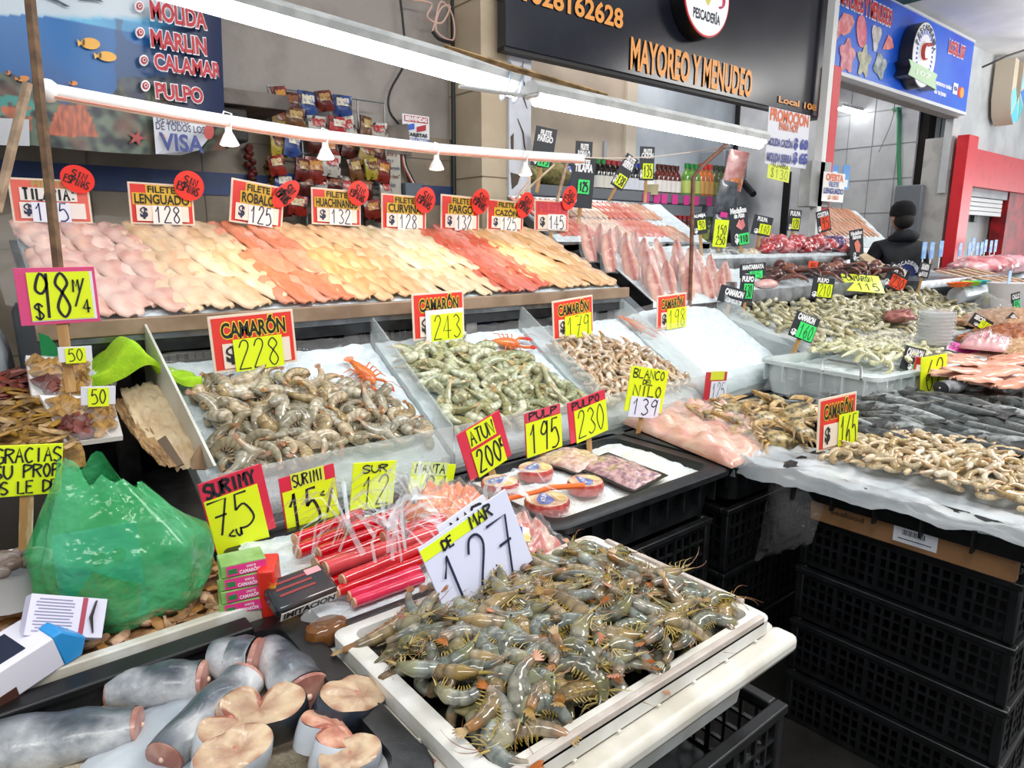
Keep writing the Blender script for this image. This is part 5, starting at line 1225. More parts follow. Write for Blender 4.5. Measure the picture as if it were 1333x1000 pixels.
# shrink wrapped trays
def wraptray(label, corners, Y0, k):
    P = [at(*c, Y=y) for c, y in zip(corners, Y0)]
    c0 = sum(P, Vector())/4; nrm = (P[1]-P[0]).cross(P[3]-P[0]).normalized(); nrm = nrm if nrm.y < 0 or nrm.z > 0 else -nrm
    if nrm.z < 0: nrm = -nrm
    t = thing('wrapped_tray', label, 'food tray', c0)
    bl = lambda u, v: (P[0]*(1-u)*(1-v)+P[1]*u*(1-v)+P[2]*u*v+P[3]*(1-u)*v)-c0
    mb = MB(); mb.grid(12, 10, lambda u, v: bl(u, v)+nrm*(.016*(max(abs(u-.5), abs(v-.5))*2)**6), thick=-nrm*.012); mb.obj('foam_tray', mat('#e9e6e2', .5), t, smooth=50)
    r = random.Random(k)
    for j in range(60):
        u, v = r.uniform(.12, .9), r.uniform(.12, .88); a = r.uniform(-.7, .7)
        c_, c2_ = (('#b98f48', '#8a6228') if v > .45 or u > .5 else ('#7a3a30', '#54221c'))
        dv = (bl(min(1, u+.2*math.cos(a)), min(1, max(0, v+.2*math.sin(a))))-bl(u, v))
        MB().tube([bl(u, v)-dv*.7+nrm*.012, bl(u, v)+nrm*(.018+.01*r.random()), bl(u, v)+dv*.8+nrm*.013], [.006, .013, .005], 6).obj('dried_piece', mat(c_, .5, c2=c2_, sc=30), t)
    mb = MB(); mb.grid(20, 16, lambda u, v: bl(u, v)+nrm*(.02+.012*math.sin(math.pi*u)*math.sin(math.pi*v)+.004*noise.noise((u*9, v*9, k)))); mb.obj('clear_wrap', filmb, t, smooth=80)
wraptray('upper shrink wrapped foam tray of dried chillies and fish below the 98 card', [(40, 522), (118, 528), (118, 474), (32, 470)], (1.85, 1.85, 2.0, 2.0), 3)
wraptray('lower shrink wrapped foam tray of dried fish beside the green bag', [(85, 585), (160, 575), (146, 524), (52, 522)], (1.65, 1.65, 1.82, 1.82), 5)
# salted fish boards
def slabpx(name, label, pts, m, th=.012, cat='dried fish', k=0):
    P = [at(x, y, Y=Y) for x, y, Y in pts]; c0 = sum(P, Vector())/len(P)
    n = (P[1]-P[0]).cross(P[-1]-P[0]).normalized()
    if n.y > 0: n = -n
    mb = MB(); kk = len(P); mb.add([p-c0 for p in P]+[p-c0-n*-th for p in P]+[n*th*1.5], [tuple(range(kk))[::-1]]+[(kk+i, kk+(i+1) % kk, 2*kk) for i in range(kk)]+[(i, (i+1) % kk, kk+(i+1) % kk, kk+i) for i in range(kk)])
    return tag(mb.obj(name, m, smooth=60, loc=c0), label, cat)
salt = mat('#d8c3a0', .55, c2='#c09f78', sc=9, lo=.4, hi=.7, bump=.5, bsc=30)
def warped(label, P, m, k, th=.01):
    P = [at(x, y, Y=Y) for x, y, Y in P]; mb = MB()
    def f(u, v):
        uu = .5+(u-.5)*(.75+.35*math.sin(math.pi*v)+.08*noise.noise((v*6, k, 0)))
        q = P[0]*(1-uu)*(1-v)+P[1]*uu*(1-v)+P[2]*uu*v+P[3]*(1-uu)*v
        return q+Vector((0, -.012*noise.noise((u*4, v*7, k))-.014*math.sin(math.pi*u), .01*noise.noise((u*9, v*14, k+2))))
    mb.grid(20, 40, f, thick=(0, th, th*.6)); return tag(mb.obj('salted_fish', m, smooth=80), label, 'dried fish')
warped('wide pale slab of salted dried fish leaning beside the frosted panel', [(150, 512, 1.98), (205, 497, 1.99), (268, 604, 1.6), (222, 612, 1.6)], salt, 3)
warped('second browner slab of salted fish under the wide slab', [(142, 524, 1.96), (170, 520, 1.97), (240, 606, 1.6), (204, 606, 1.62)], mat('#a8865c', .55, c2='#7d5c38', sc=12, bump=.6, bsc=30), 8)
slabpx('salted_fish', 'dark brown fin tip sticking up from the salted fish', [(205, 575, 1.62), (216, 568, 1.62), (240, 605, 1.57), (232, 608, 1.57)], mat('#5a4630', .6), .006)
slabpx('salted_fish', 'small dark fish tail tip beside the frosted panel', [(250, 600, 1.58), (262, 580, 1.58), (268, 612, 1.56), (252, 612, 1.56)], mat('#7d6242', .6), .006)
# lime green cloth
def cloth():
    mb = MB(); P0 = at(160, 490, Y=2.02)
    def f(u, v):
        x = (u-.5)*.34; y = (v-.5)*.14
        h = .10*math.exp(-((u-.55)/.2)**2)+.035*math.exp(-((u-.2)/.2)**2)-.04*abs(u-.5)
        return (x, y-.05*math.exp(-((v-.2)/.3)**2), h*math.sin(math.pi*(.15+.7*v))+.02*noise.noise((u*5, v*4, 2))+.012*math.sin(12*u+5*v))
    mb.grid(40, 26, f, thick=(0, 0, -.012)); return tag(mb.obj('green_cloth', mat('#a6d020', .9, c2='#8fbe16', sc=30, bump=.3, bsc=200), smooth=80, loc=P0+Vector((0, 0, .0))), 'lime green towel crumpled behind the frosted panel', 'towel')
cloth()
tag(MB().prism([(0, 0), (.05, .0), (.02, .06), (0, .07)], 0, .004, 0, Matrix.Translation(at(55, 470, Y=2.0)) @ Matrix.Rotation(R(90), 4, 'X')).obj('green_tag', mat('#128a4a', .5)), 'dark green plastic scrap under the 98 card', 'scrap')
lumpy('ice_clump', 'small heap of white shredded plastic beside the towel', 'heap', tuple(at(128, 497, Y=1.98)), .035, .03, .03, mat('#d9dde0', .5, bump=.8, bsc=120), 13, .4)
# green bag
def greenbag():
    base = at(165, 790, Z=.79)
    t = thing('green_bag', 'translucent green plastic bag standing full in the left foreground', 'bag', (.187, 1.31, .795))
    n, m_ = 56, 46; vs, fs = [], []
    for i in range(m_+1):
        v = i/m_
        prof = (.78+.5*v) if v < .3 else (.93+.06*math.sin((v-.3)*4)) if v < .5 else .97-.95*(v-.5)
        for j in range(n):
            a = 2*math.pi*j/n
            fold = 1+.14*noise.noise((math.cos(a)*2.2, math.sin(a)*2.2, v*1.6))+.07*noise.noise((math.cos(a)*5, math.sin(a)*5, v*3))+.05*math.sin(7*a+3*v)*v+.03*math.sin(13*a-5*v)*v
            x = .156*prof*fold*math.cos(a); y = .10*prof*fold*math.sin(a)
            z = .27*v+(.05*noise.noise((math.cos(a)*2.5, math.sin(a)*2.5, 5)))*v*v-.07*max(0, math.cos(a))*v**2
            if v < .08: x *= .9+v; y *= .9+v
            if x < 0: x *= 1-.25*v
            vs.append((x-.03*v, y+.03*v, z))
    for i in range(m_):
        for j in range(n): fs.append((i*n+j, i*n+(j+1) % n, (i+1)*n+(j+1) % n, (i+1)*n+j))
    fs.append(tuple(range(n-1, -1, -1)))
    lumpy('bag_contents', 'bundle of pale packets showing dimly inside the green bag', 'bundle', (.22, 1.345, .87), .08, .045, .08, mat('#8fb49a', .5, c2='#4a7a62', sc=14), 77, .3)
    mb = MB(); mb.add(vs, fs); mb.obj('bag_skin', mat('#34ad62', .16, c2='#57c684', sc=7, alpha=.58, coat=.5, bump=.6, bsc=18, dist=.03), t, smooth=80)
    P = at(80, 725, Y=1.22)
    pk_ = thing('shrimp_pack', 'blue green packet with a picture of shrimp showing through the green bag', 'packet', M=TRS((.135, 1.275, .885), R(-8), R(-8)))
    mb = MB(); mb.grid(14, 14, lambda u, v: ((u-.5)*.125, -.014*math.sin(math.pi*u)*math.sin(math.pi*v), (v-.5)*.17), thick=(0, .02, 0)); mb.obj('packet_body', mat('#4aa7b0', .3, c2='#378d94', sc=8), pk_)
    MB().prism([(-.05, -.07), (.05, -.075), (.06, -.02), (.02, .0), (-.01, .02), (-.04, -.02)], .016, .019, 0, Matrix.Rotation(R(90), 4, 'X')).obj('shrimp_picture', mat('#8a6a44', .4, c2='#4a6a4a', sc=60), pk_)
    for sx in (-.0, .03): MB().prism([(sx+.012*math.cos(i), .04+.014*math.sin(i)) for i in (0, 1.05, 2.1, 3.14, 4.2, 5.2)], .017, .02, 0, Matrix.Rotation(R(90), 4, 'X')).obj('dark_print', mat('#174a4e', .4), pk_)
greenbag()
# stock cube boxes
for k in range(4):
    p = at(316+1.5*(k % 2), 795-16.5*k, Y=1.17)
    M = TRS((p.x, p.y, .80+.024*k), R(-12+(3 if k % 2 else -2)), 0, 0)
    t = thing('stock_box', ('pink and green carton at the bottom of the stack of four beside the green bag', 'second carton from the bottom of the pink and green stack', 'third carton from the bottom of the pink and green stack', 'topmost carton of the pink and green stack beside the green bag')[k], 'carton', M=M)
    MB().box(0, .02, .012, .075, .055, .0225).obj('carton', mat('#7fae58', .35, c2='#9cc27a', sc=30), t, bevel=.001)
    MB().box(.004, -.0085, .0115, .066, .001, .019).obj('pink_face', mat('#e03a86', .3), t)
    mb = MB(); put_text(mb, 'CAMARÓN', -.008, .004, .026, .012, -.0095, 0, .03); put_text(mb, 'SABOR', .004, .0135, .02, .0175, -.0095, 0, .02); mb.obj('white_lettering', mat('#f4e8ee', .4), t, smooth=0)
    MB().box(-.019, -.0092, .011, .014, .001, .009).obj('green_logo', mat('#2f7d46', .35), t)
tag(MB().box(0, 0, 0, .03, .06, .1).obj('red_sachet', mat('#d8301f', .3, c2='#e8d23a', sc=25, lo=.55, hi=.7), M=TRS(at(352, 762, Y=1.17)+Vector((0, 0, .0)), R(-30), R(8)), bevel=.004), 'bright red and yellow sachet leaning on the stack of pink cartons', 'sachet')
# black vacuum pack and sauce bag
bp = at(388, 775, Z=.8)
t = thing('black_pack', 'black packet with a white strip lying beside the red sachet', 'packet', M=TRS((.425, 1.135, .822), R(6), R(22)))
MB().box(0, 0, 0, .12, .075, .03).obj('pack', mat('#1d1f22', .2, c2='#3a2c2c', sc=14, coat=.6), t, bevel=.008)
MB().box(.0, -.0375, -.004, .11, .002, .018).obj('white_strip', mat('#dcd6cf', .4), t)
mb = MB(); put_text(mb, 'IMITACION', -.05, -.01, .05, .003, -.0392, 0, .04); mb.obj('dark_lettering', mat('#161616', .4), t, smooth=0)
mb = MB(); [mb.box(-.01, .02-.014*k, .0155, .07, .005, .001) for k in range(3)]; mb.obj('red_print', mat('#8d3230', .4), t)
MB().box(.035, .022, .0156, .03, .014, .001).obj('pink_tab', mat('#d99aa0', .4), t)
sp = at(425, 805, Z=.78)
t = thing('sauce_bag', 'small clear bag of brown sauce standing at the corner of the white box', 'bag', (.43, 1.035, .765))
MB().lathe([(.001, 0), (.036, .008), (.04, .02), (.036, .034), (.026, .04)], 20, sy=.7).obj('sauce', mat('#7a4a18', .12, c2='#5a3410', sc=12, coat=.6), t)
MB().lathe([(.026, .04), (.032, .05), (.044, .058)], 16, sy=.6).obj('bag_mouth', filmb, t)
# white leaflet box and phone box
ip = at(75, 770, Y=1.2)
t = thing('info_box', 'small white and purple carton tilted against the green bag with printed text', 'carton', M=TRS((.072, 1.205, .868), R(8), R(-32), R(27)))
MB().box(0, 0, 0, .112, .022, .062).obj('carton', mat('#d2cfe2', .4), t, bevel=.001)
mb = MB()
for k in range(11): mb.box(-.02, -.0115, .024-.0048*k, .055*(1 if k % 3 else .85), .0006, .0016)
mb.obj('print_lines', mat('#8a88a4', .5), t)
MB().box(.022, -.0116, 0, .007, .0008, .06).obj('red_bar', mat('#a03048', .4), t)
mb = MB(); mb.tube([(.038, -.012, .026), (.033, -.012, .0), (.04, -.012, -.024)], [.005, .009, .003], 8, flat=.2); mb.obj('dark_picture', mat('#2a2620', .4), t)
ph = at(40, 850, Y=1.17)
t = thing('blue_white_box', 'white and blue carton with a dark window at the left edge of the table', 'carton', M=TRS((-.004, 1.175, .832), R(22), R(8), R(-10)))
mb = MB(); mb.prism([(-.09, -.025), (.075, -.025), (.085, .0), (.055, .035), (-.09, .035)], -.04, .04, 0, Matrix.Rotation(R(90), 4, 'X')); mb.obj('carton', mat('#dedbe6', .4), t, bevel=.003)
mb = MB(); mb.prism([(.05, -.026), (.078, -.027), (.09, .0), (.06, .037), (.045, .037)], -.041, .041, 0, Matrix.Rotation(R(90), 4, 'X')); mb.obj('blue_end', mat('#2a8ed0', .4), t, bevel=.003)
MB().box(-.03, -.0, .0355, .09, .055, .001).obj('dark_window', mat('#20263c', .2), t)
MB().box(-.045, -.0405, -.015, .06, .001, .018).obj('brown_picture', mat('#4a2a22', .4), t)
# mushrooms in a tub
t = thing('clam_tub', 'white tub of round clams at the left edge under the thank you card', 'tub', tuple(at(10, 715, Y=1.42)-Vector((0, 0, .06))))
MB().lathe([(.05, -.04), (.062, .03), (.066, .034), (.058, .03), (.048, -.03)], 24).obj('tub_wall', mat('#e2e4e6', .4), t)
tc_ = Vector(t.location)
for k in range(9):
    a = k*2.4; r_ = .012*math.sqrt(k)*1.25
    tag(MB().ball((0, 0, 0), .019, .016, .012, 12).obj('clam', mat('#8f7f74', .3, c2='#6a5a52', sc=40, vary=.3), loc=tc_+Vector((r_*math.cos(a), r_*math.sin(a), .03+.012*(9-k)/9))), 'round grey brown clam in the white tub', 'clam', 'clams in the white tub')
# ------------------------------------------------------------------ right block: shrimp tray, crates, whole fish
crt = mat('#0f1011', .36, c2='#191a1c', sc=20)
RC = 1.5
for k, z in enumerate((0, .166, .332, .498)):
    crate('plastic_crate', ('black ventilated crate on the floor at the right, bottom of the tall stack', 'second black crate from the floor in the right stack', 'third black crate from the floor in the right stack', 'topmost black crate of the right stack with the cardboard box in it')[k], .56, .42, .163, TRS((2.075-.008*(3-k), .645, z), R(90-1.5*(k-1.5))), crt, 20, 4)
t = thing('cardboard_box', 'flattened brown cardboard box with a white barcode sticker in the top right crate', 'box', (1.862, .64, .697))
MB().box(0, 0, 0, .03, .5, .07).obj('carton', mat('#8d6642', .7, c2='#7b5632', sc=12), t, bevel=.003)
MB().box(-.0165, -.03, .003, .001, .105, .045).obj('sticker', mat('#dcdde4', .5), t)
mb = MB()
for k in range(14): mb.box(-.0175, -.0-.004*k, .01, .0008, .0022 if k % 3 else .0012, .014)
mb.box(-.0175, -.03, -.008, .0008, .08, .002); mb.obj('barcode', mat('#1c1c1f', .5), t)
mb = MB(); put_text(mb, 'seafood', -.19, -.0, -.1, .014, 0, 0, .02, 0, Matrix(((0, 1, 0, -.0162), (-1, 0, 0, 0), (0, 0, 1, 0), (0, 0, 0, 1)))); mb.obj('printed_lettering', mat('#3c2618', .5), t, smooth=0)
tub('black_tray', 'black tray lined with clear plastic and heaped with shrimp by the 165 card', .64, .56, .09, TRS((2.09, .64, .725), R(90)), crt, lip=.02, ribs=6)
ZR = .80
filmsheet('plastic_liner', 'clear plastic sheet hanging over the left edge of the 165 shrimp tray', lambda u, v: (1.775+.38*max(0, v-.3)-.012*(v < .3)-.02*max(0, .3-v), .33+.75*u, ZR+.018-(.035*max(0, .22-v)/.22)*(.6+.9*u)+.004*math.sin(u*20)), 44, 26, m=mat('#e9edef', .2, alpha=.62, coat=.4, c2='#cfd6da', sc=9), wr=.012, k=9)
BG = [at(px, py, X=1.86) for px, py in ((1012, 598), (1082, 640), (1060, 705), (986, 728))]
filmsheet('plastic_bag', 'long clear plastic bag hanging down from the corner of the 165 tray', lambda u, v: tuple(BG[0]*(1-u)*(1-v)+BG[1]*u*(1-v)+BG[2]*u*v+BG[3]*(1-u)*v+Vector((-.05*math.sin(math.pi*u)*math.sin(math.pi*v)**.5-.015, 0, 0))), 26, 26, m=film, wr=.02, k=4, cat='bag')
h165 = lambda x, y: ZR+.005+mound(x, y, 2.1, .58, .31, .36, .055)
ice_bed('crushed_ice', 'ice under the shrimp by the 165 card', 1.81, .34, 2.37, .94, lambda x, y: ZR+.004+.01*nz(x, y, 6), 40, 40, .006)
r165 = keep(quad([(1.86, .36), (2.36, .36), (2.34, .9), (1.93, .9)]), lambda x, y: True)
understuff('shrimp_layer', 'lower layer buried under the shrimp by the 165 card', 'shrimp', s165, h165, r165, 160, .022, .004, KIDS[s165[0].name][0].data.materials[0])
heap(s165, h165, r165, 285, .0195, 'shrimp heaped by the 165 card', 1, .02, label='beige raw shrimp heaped in the plastic lined tray by the red 165 card')
# whole fish
def world_angle(p, slope):
    best = 0; bd = 9
    for q in range(-100, 20):
        e = proj(p+Vector((math.cos(R(q)), math.sin(R(q)), 0))*.05)-proj(p)
        if e.x > 0 and abs(e.y/e.x-slope) < bd: bd = abs(e.y/e.x-slope); best = q
    return R(best)
def make_fish(k, L, W):
    t = thing('whole_fish', 'dark silver grey fish lying in the big heap of whole fish', 'fish', group='whole dark fish in the heap')
    bm_ = mat('#6c706e', .28, c2='#454a4a', sc=60, lo=.4, hi=.6, attr=True, vary=.35, coat=.3, bump=.8, bsc=230, dist=.004)
    n = 16; P = [Vector(((i/n-.5)*L, .02*L*math.sin(3*i/n+k), 0)) for i in range(n+1)]
    rs = [W*(.22+.78*min(1, (i/n)/.28))*(1 if i/n < .4 else 1-.72*((i/n-.4)/.6)**1.2)*(.9 if i == 1 else 1) for i in range(n+1)]
    def cf(u, an):
        b = .5+.5*math.cos(an)
        c = lerp3((2.3, 2.32, 2.3), (.26, .28, .27), min(1, max(0, (b-.22)*2.2)))
        if u < .2: c = lerp3(c, (.8, .75, .6), .4)
        return c
    mb = MB(); mb.tube(P, rs, 14, flat=.62, colf=cf); mb.obj('body', bm_, t, smooth=70)
    fm = mat('#2a2c2e', .4, c2='#4a4742', sc=40)
    e = P[-1]
    mb = MB(); mb.add([e+Vector((-.01, -.008, 0)), e+Vector((-.01, .008, 0)), e+Vector((.06*L/.3, .045, .003)), e+Vector((.035, 0, 0)), e+Vector((.06*L/.3, -.045, .003))], [(0, 3, 1), (1, 3, 2), (0, 4, 3)]); mb.grid(1, 1, lambda u, v: e+Vector((-.02+.03*u, (v-.5)*.02, 0)), thick=(0, 0, .004)); mb.obj('tail_fin', fm, t)
    mb = MB(); y0 = W*.9; mb.add([(-.05*L, y0*.95, 0), (.02*L, y0*1.35, 0), (.12*L, y0*1.2, 0), (.2*L, y0*.62, 0)], [(0, 1, 2, 3)]); mb.obj('dorsal_fin', fm, t)
    mb = MB(); mb.add([(-.22*L, .0, W*.62), (-.1*L, .02, W*.66), (-.08*L, -.015, W*.64)], [(0, 1, 2)]); mb.obj('pectoral_fin', fm, t)
    MB().ball((-.42*L, W*.1, W*.25), .005, .005, .003, 8).obj('eye', mat('#4a4334', .2), t)
    return proto(t)
tub('black_tray', 'black tray under the heap of whole dark fish', 1.3, .62, .14, TRS((3.0, .75, .66)), crt)
crate('plastic_crate', 'black crate supporting the left end of the whole fish tray', .56, .5, .6, TRS((2.72, .75, .05)), crt); crate('plastic_crate', 'black crate supporting the right end of the whole fish tray', .56, .5, .6, TRS((3.34, .75, .05)), crt)
hfis = lambda x, y: .80+.06*math.exp(-((x-2.9)/.6)**2-((y-.8)/.35)**2)
FP = [make_fish(k, L, W) for k, (L, W) in enumerate(((.27, .037), (.25, .034), (.29, .04)))]
fl_ = []
for px, py, z, rz in ((1080, 510, .83, -25), (1050, 505, .83, -35), (1110, 500, .84, -22), (1130, 520, .85, -20), (1165, 505, .86, -18), (1080, 528, .83, -28), (1120, 545, .84, -22), (1150, 535, .86, -24), (1195, 520, .88, -20), (1160, 560, .85, -26), (1215, 540, .88, -22), (1240, 560, .87, -26), (1200, 572, .85, -30), (1250, 530, .89, -18), (1280, 545, .89, -22), (1290, 580, .86, -24), (1320, 560, .88, -20), (1250, 505, .88, -16), (1300, 520, .89, -18), (1330, 530, .89, -22), (1230, 500, .88, -14), (1190, 500, .87, -16), (1140, 555, .83, -30), (1330, 590, .86, -26), (1265, 580, .85, -30), (1318, 500, .88, -12), (1070, 545, .82, -35), (1225, 560, .86, -24), (1100, 512, .835, 0), (1140, 512, .85, 0), (1180, 540, .875, 0), (1175, 580, .85, 0), (1270, 560, .88, 0), (1300, 600, .85, 0), (1060, 520, .825, 0), (1230, 520, .885, 0), (1310, 540, .89, 0), (1100, 530, .83, 0), (1240, 590, .85, 0)):
  for dp in (0, 1):
    p = at(px+dp*rnd.uniform(-26, 26), py+dp*rnd.uniform(-16, 10), Z=z); z += .012*dp
    M = TRS((p.x, p.y, z), world_angle(p, rnd.uniform(.24, .5)), R(rnd.uniform(-20, 40)), R(rnd.uniform(-6, 6)), rnd.uniform(.9, 1.15))
    q = FP[len(fl_) % 3]
    if len(fl_) < 3: q.matrix_world = M; fl_.append(q)
    else: fl_.append(dup(q, M))
trunk('grey finless fish with its tail cut off above the dark fish heap', (1225, 505), (1265, 500), .92, .035, .03, mat('#6d747c', .2, c2='#c2c8ce', sc=6, coat=.6), mat('#2a2c30', .4))
trunk('slim dark fish tail lying beside the pink fillets at the right', (1255, 498), (1295, 505), .92, .02, .03, mat('#3c4148', .2, c2='#8a9199', sc=6, coat=.6), mat('#2a2c30', .4))
filmsheet('plastic_sheet', 'clear plastic sheet crumpled at the right edge over the whole fish', lambda u, v: tuple(at(1275+70*u, 545-45*v, Z=.9)), 16, 16, m=filmb, wr=.03, k=2)
# lined tray B with shrimp and wire handle
bx, by = 3.1, 1.28
lined = tub('lined_tray', 'pale tray lined with clear plastic and pale shrimp beside the right acrylic tray', .85, .52, .15, TRS((bx+.02, by, .80), R(-8)), mat('#cfd8d6', .25, c2='#b4c0be', sc=6, coat=.4), lip=.015)
filmsheet('plastic_liner', 'clear plastic bunched around the rim of the pale lined tray', lambda u, v: (2.63+.9*u, 1.0+.06*u*-1+.08*v, .955-.13*(1-v)+.01*math.sin(18*u)), 40, 14, m=filmb, wr=.02, k=6)
filmsheet('plastic_liner', 'clear plastic folded over the left end of the pale lined tray', lambda u, v: (2.6+.08*v, 1.05+.45*u, .955-.12*(1-v)+.01*math.sin(15*u)), 24, 14, m=filmb, wr=.02, k=7)
hB = lambda x, y: .93+mound(x, y, 3.15, 1.3, .42, .25, .06)
ice_bed('crushed_ice', 'ice in the pale lined tray', 2.76, 1.08, 3.5, 1.5, lambda x, y: .925, 30, 20, .006)
sB = [make_shrimp('pale_shrimp', '', 'shrimp', None, L, cu, None, (1., .9, .75), .15, legs=False, tail=False, mats=[shell('#cfcda8', '#a2a283')]) for L, cu in ((.08, 2.4), (.08, 3.2), (.085, 1.2))]
heap(sB, hB, quad([(2.85, 1.12), (3.45, 1.1), (3.5, 1.48), (2.9, 1.5)]), 190, .022, 'pale shrimp in the plastic lined tray', 1, .014, label='pale greenish shrimp in the clear plastic lined tray with the wire handle')
h_ = MB().tube([at(1071, 483, Z=.955), at(1071, 470, Z=.99), at(1078, 468, Z=.995), at(1115, 474, Z=.995), at(1121, 478, Z=.99), at(1121, 494, Z=.955)], .005, 8).obj('wire_handle', mat('#b9bcbc', .25, .9), lined)
bpy.context.view_layer.update(); h_.matrix_parent_inverse = lined.matrix_world.inverted()
# big shrimp pile A of the second stall
tA = thing('display_table', 'grey steel table of the second stall under the big shrimp pile', 'table', (4.3, 1.85, 0))
MB().b2(-1.2, -.4, .84, 1.5, .32, .9).obj('table_top', steel, tA)
for x in (-1.1, .2, 1.4):
    for y in (-.36, .28): MB().b2(x-.02, y-.02, 0, x+.02, y+.02, .84).obj('leg', darksteel, tA)
hA = lambda x, y: .93+.155*max(0, min(1, (y-1.5)/.55))+.02*nz(x, y, 3)
ice_bed('plastic_lined_ice', 'plastic lined ice under the big shrimp pile of the second stall', 3.12, 1.46, 5.75, 2.12, lambda x, y: hA(x, y)-.012, 60, 20, .008, mat('#cfd4d4', .3, c2='#b9c0c2', sc=8, bump=.4, bsc=60))
sA = [make_shrimp('grey_shrimp', '', 'shrimp', None, L, cu, None, (1., .9, .75), .15, legs=False, tail=False, mats=[shell('#c6bf9c', '#94917a')]) for L, cu in ((.095, 2.4), (.09, 3.2), (.1, 1.2))]
rA = quad([(3.16, 1.5), (5.6, 1.5), (5.7, 2.05), (3.2, 2.08)])
understuff('shrimp_layer', 'lower layer of the big shrimp pile of the second stall', 'shrimp', sA, hA, rA, 260, .035, .0, KIDS[sA[0].name][0].data.materials[0])
heap(sA, hA, rA, 290, .042, 'shrimp in the big pile of the second stall', 1, .016, label='grey green shrimp spread in the big pile of the second stall'); park(sA); park(sB); park(s165)
# pink fillets and dried goods at right edge
tR = thing('side_table', 'low dark table at the right edge under the pink fillets', 'table', (4.0, 1.0, 0))
MB().b2(-.5, -.35, .8, 1.6, .48, .86).obj('table_top', darksteel, tR)
for x in (-.45, 1.5):
    for y in (-.3, .4): MB().b2(x-.02, y-.02, 0, x+.02, y+.02, .8).obj('leg', darksteel, tR)
hR = lambda x, y: .90+.05*math.exp(-((x-3.9)/.5)**2-((y-.95)/.25)**2)
for k, (px, py) in enumerate([(1240, 482), (1252, 470), (1265, 490), (1268, 462), (1282, 478), (1288, 492), (1300, 466), (1312, 482), (1322, 470), (1330, 488), (1250, 486), (1275, 500), (1300, 498), (1322, 500), (1258, 478), (1292, 472), (1308, 490), (1330, 476)]):
    p = at(px, py, Z=.95); zz = .94+.012*(k % 3)
    o = make_fillet('pink_fillet', 'pale pink fillet in the heap at the right edge behind the dark fish', 'pink fillets at the right edge', .24, .09, .016, '#d9a68e', '#c98a74', (.95, .8, .75), k) if k < 3 else FPK[k % 3].copy()
    if k < 3: FPK = (FPK if k else [])+[o]
    else: C.objects.link(o)
    o.matrix_world = TRS((p.x, p.y, zz), R(rnd.uniform(40, 75)), R(rnd.uniform(-8, 8)), R(rnd.uniform(-8, 8)))
pillow('pink_bag', 'clear bag of raw pink fillets lying behind the pink card', 'bag', [at(*q, Z=.98) for q in ((1245, 452), (1262, 440), (1318, 446), (1310, 458))], .98, .05, mat('#d9a0a0', .25, c2='#c98088', sc=10, coat=.5), filmb, 33)
def driedheap(label, px, py, Z, rx, ry, h, c1, c2, k):
    p = at(px, py, Z=Z); mb = MB()
    def f(u, v):
        a, b = (u-.5)*2, (v-.5)*2; r = min(1, math.hypot(a, b))
        return (a*rx, b*ry, h*(1-r*r)+.012*noise.noise((a*9, b*9, k))+.008*noise.noise((a*25, b*25, k)))
    mb.grid(40, 40, f, thick=(0, 0, -.03)); tag(mb.obj('dried_shrimp_heap', mat(c1, .6, c2=c2, sc=40, lo=.4, hi=.6, bump=.8, bsc=90), smooth=80, loc=(p.x, p.y, Z)), label, 'dried shrimp', kind='stuff')
driedheap('heap of orange dried shrimp at the right edge', 1325, 436, .95, .3, .2, .06, '#b5683a', '#7d4426', 1)
driedheap('heap of tan dried shrimp behind the orange heap at the right edge', 1315, 415, .97, .35, .25, .07, '#c69c78', '#9c724e', 2)
driedheap('heap of pale tan dried shrimp below the orange heap at the right edge', 1333, 452, .95, .3, .12, .04, '#c9a27a', '#a07a54', 3)
# stack of clear lids / cups in a bag
p = at(1215, 447, Z=1.0)
t = thing('container_stack', 'stack of clear plastic containers wrapped in a bag on the shrimp pile', 'container stack', (p.x, p.y, 1.0))
for k in range(9): MB().lathe([(.068, .016*k), (.072, .016*k+.012), (.076, .016*k+.014), (.07, .016*k+.0155)], 24).obj('container', mat('#d9dddd', .15, alpha=.6, coat=.4), t)
MB().lathe([(.07, -.02), (.078, .0), (.08, .1), (.074, .155), (.05, .16)], 24).obj('bag', filmb, t)
crumple('clear_bag', 'empty clear bag slumped left of the container stack', 'bag', (p.x-.22, p.y+.1, 1.02), .16, .1, .05, 41)
crumple('clear_bag', 'crumpled clear bag standing right of the container stack', 'bag', tuple(at(1288, 408, Z=1.03)), .12, .1, .1, 44)
p2 = at(1178, 413, Z=1.02)
# octopus
om = mat('#5e322a', .3, c2='#2e1614', sc=18, lo=.4, hi=.62, coat=.5, vary=.2); om2 = mat('#96604a', .35, c2='#6e3c30', sc=25, coat=.4)
def make_octopus(k):
    t = thing('octopus', 'curled brown octopus on the steel tray of the second stall', 'octopus', group='octopuses on the steel tray'); r = random.Random(k)
    mb = MB(); mb.ball((0, 0, .035), .042, .036, .034, 14); mb.ball((.03, .02, .05), .034, .03, .03, 10); mb.obj('mantle', om if k != 1 else om2, t, smooth=80)
    for j in range(8):
        a = j*math.pi/4+r.uniform(-.2, .2); P = []; x, y, z = .035*math.cos(a), .035*math.sin(a), .03; th = a; cu = r.choice((-1, 1))*r.uniform(.25, .45)
        for i in range(12):
            P.append((x, y, z)); st = .018*(1-.04*i); x += st*math.cos(th); y += st*math.sin(th); z += .01*math.sin(i*.6+r.random())-(.006 if i < 4 else 0); th += cu*(i/6)
        MB().tube(P, [.016*(1-i/13) for i in range(12)], 7).obj('tentacle', om if j % 3 else om2, t, smooth=70)
    return proto(t)
to = thing('steel_tray', 'sloping steel tray of octopuses and ice in the second stall', 'tray', (4.15, 2.25, 1.12))
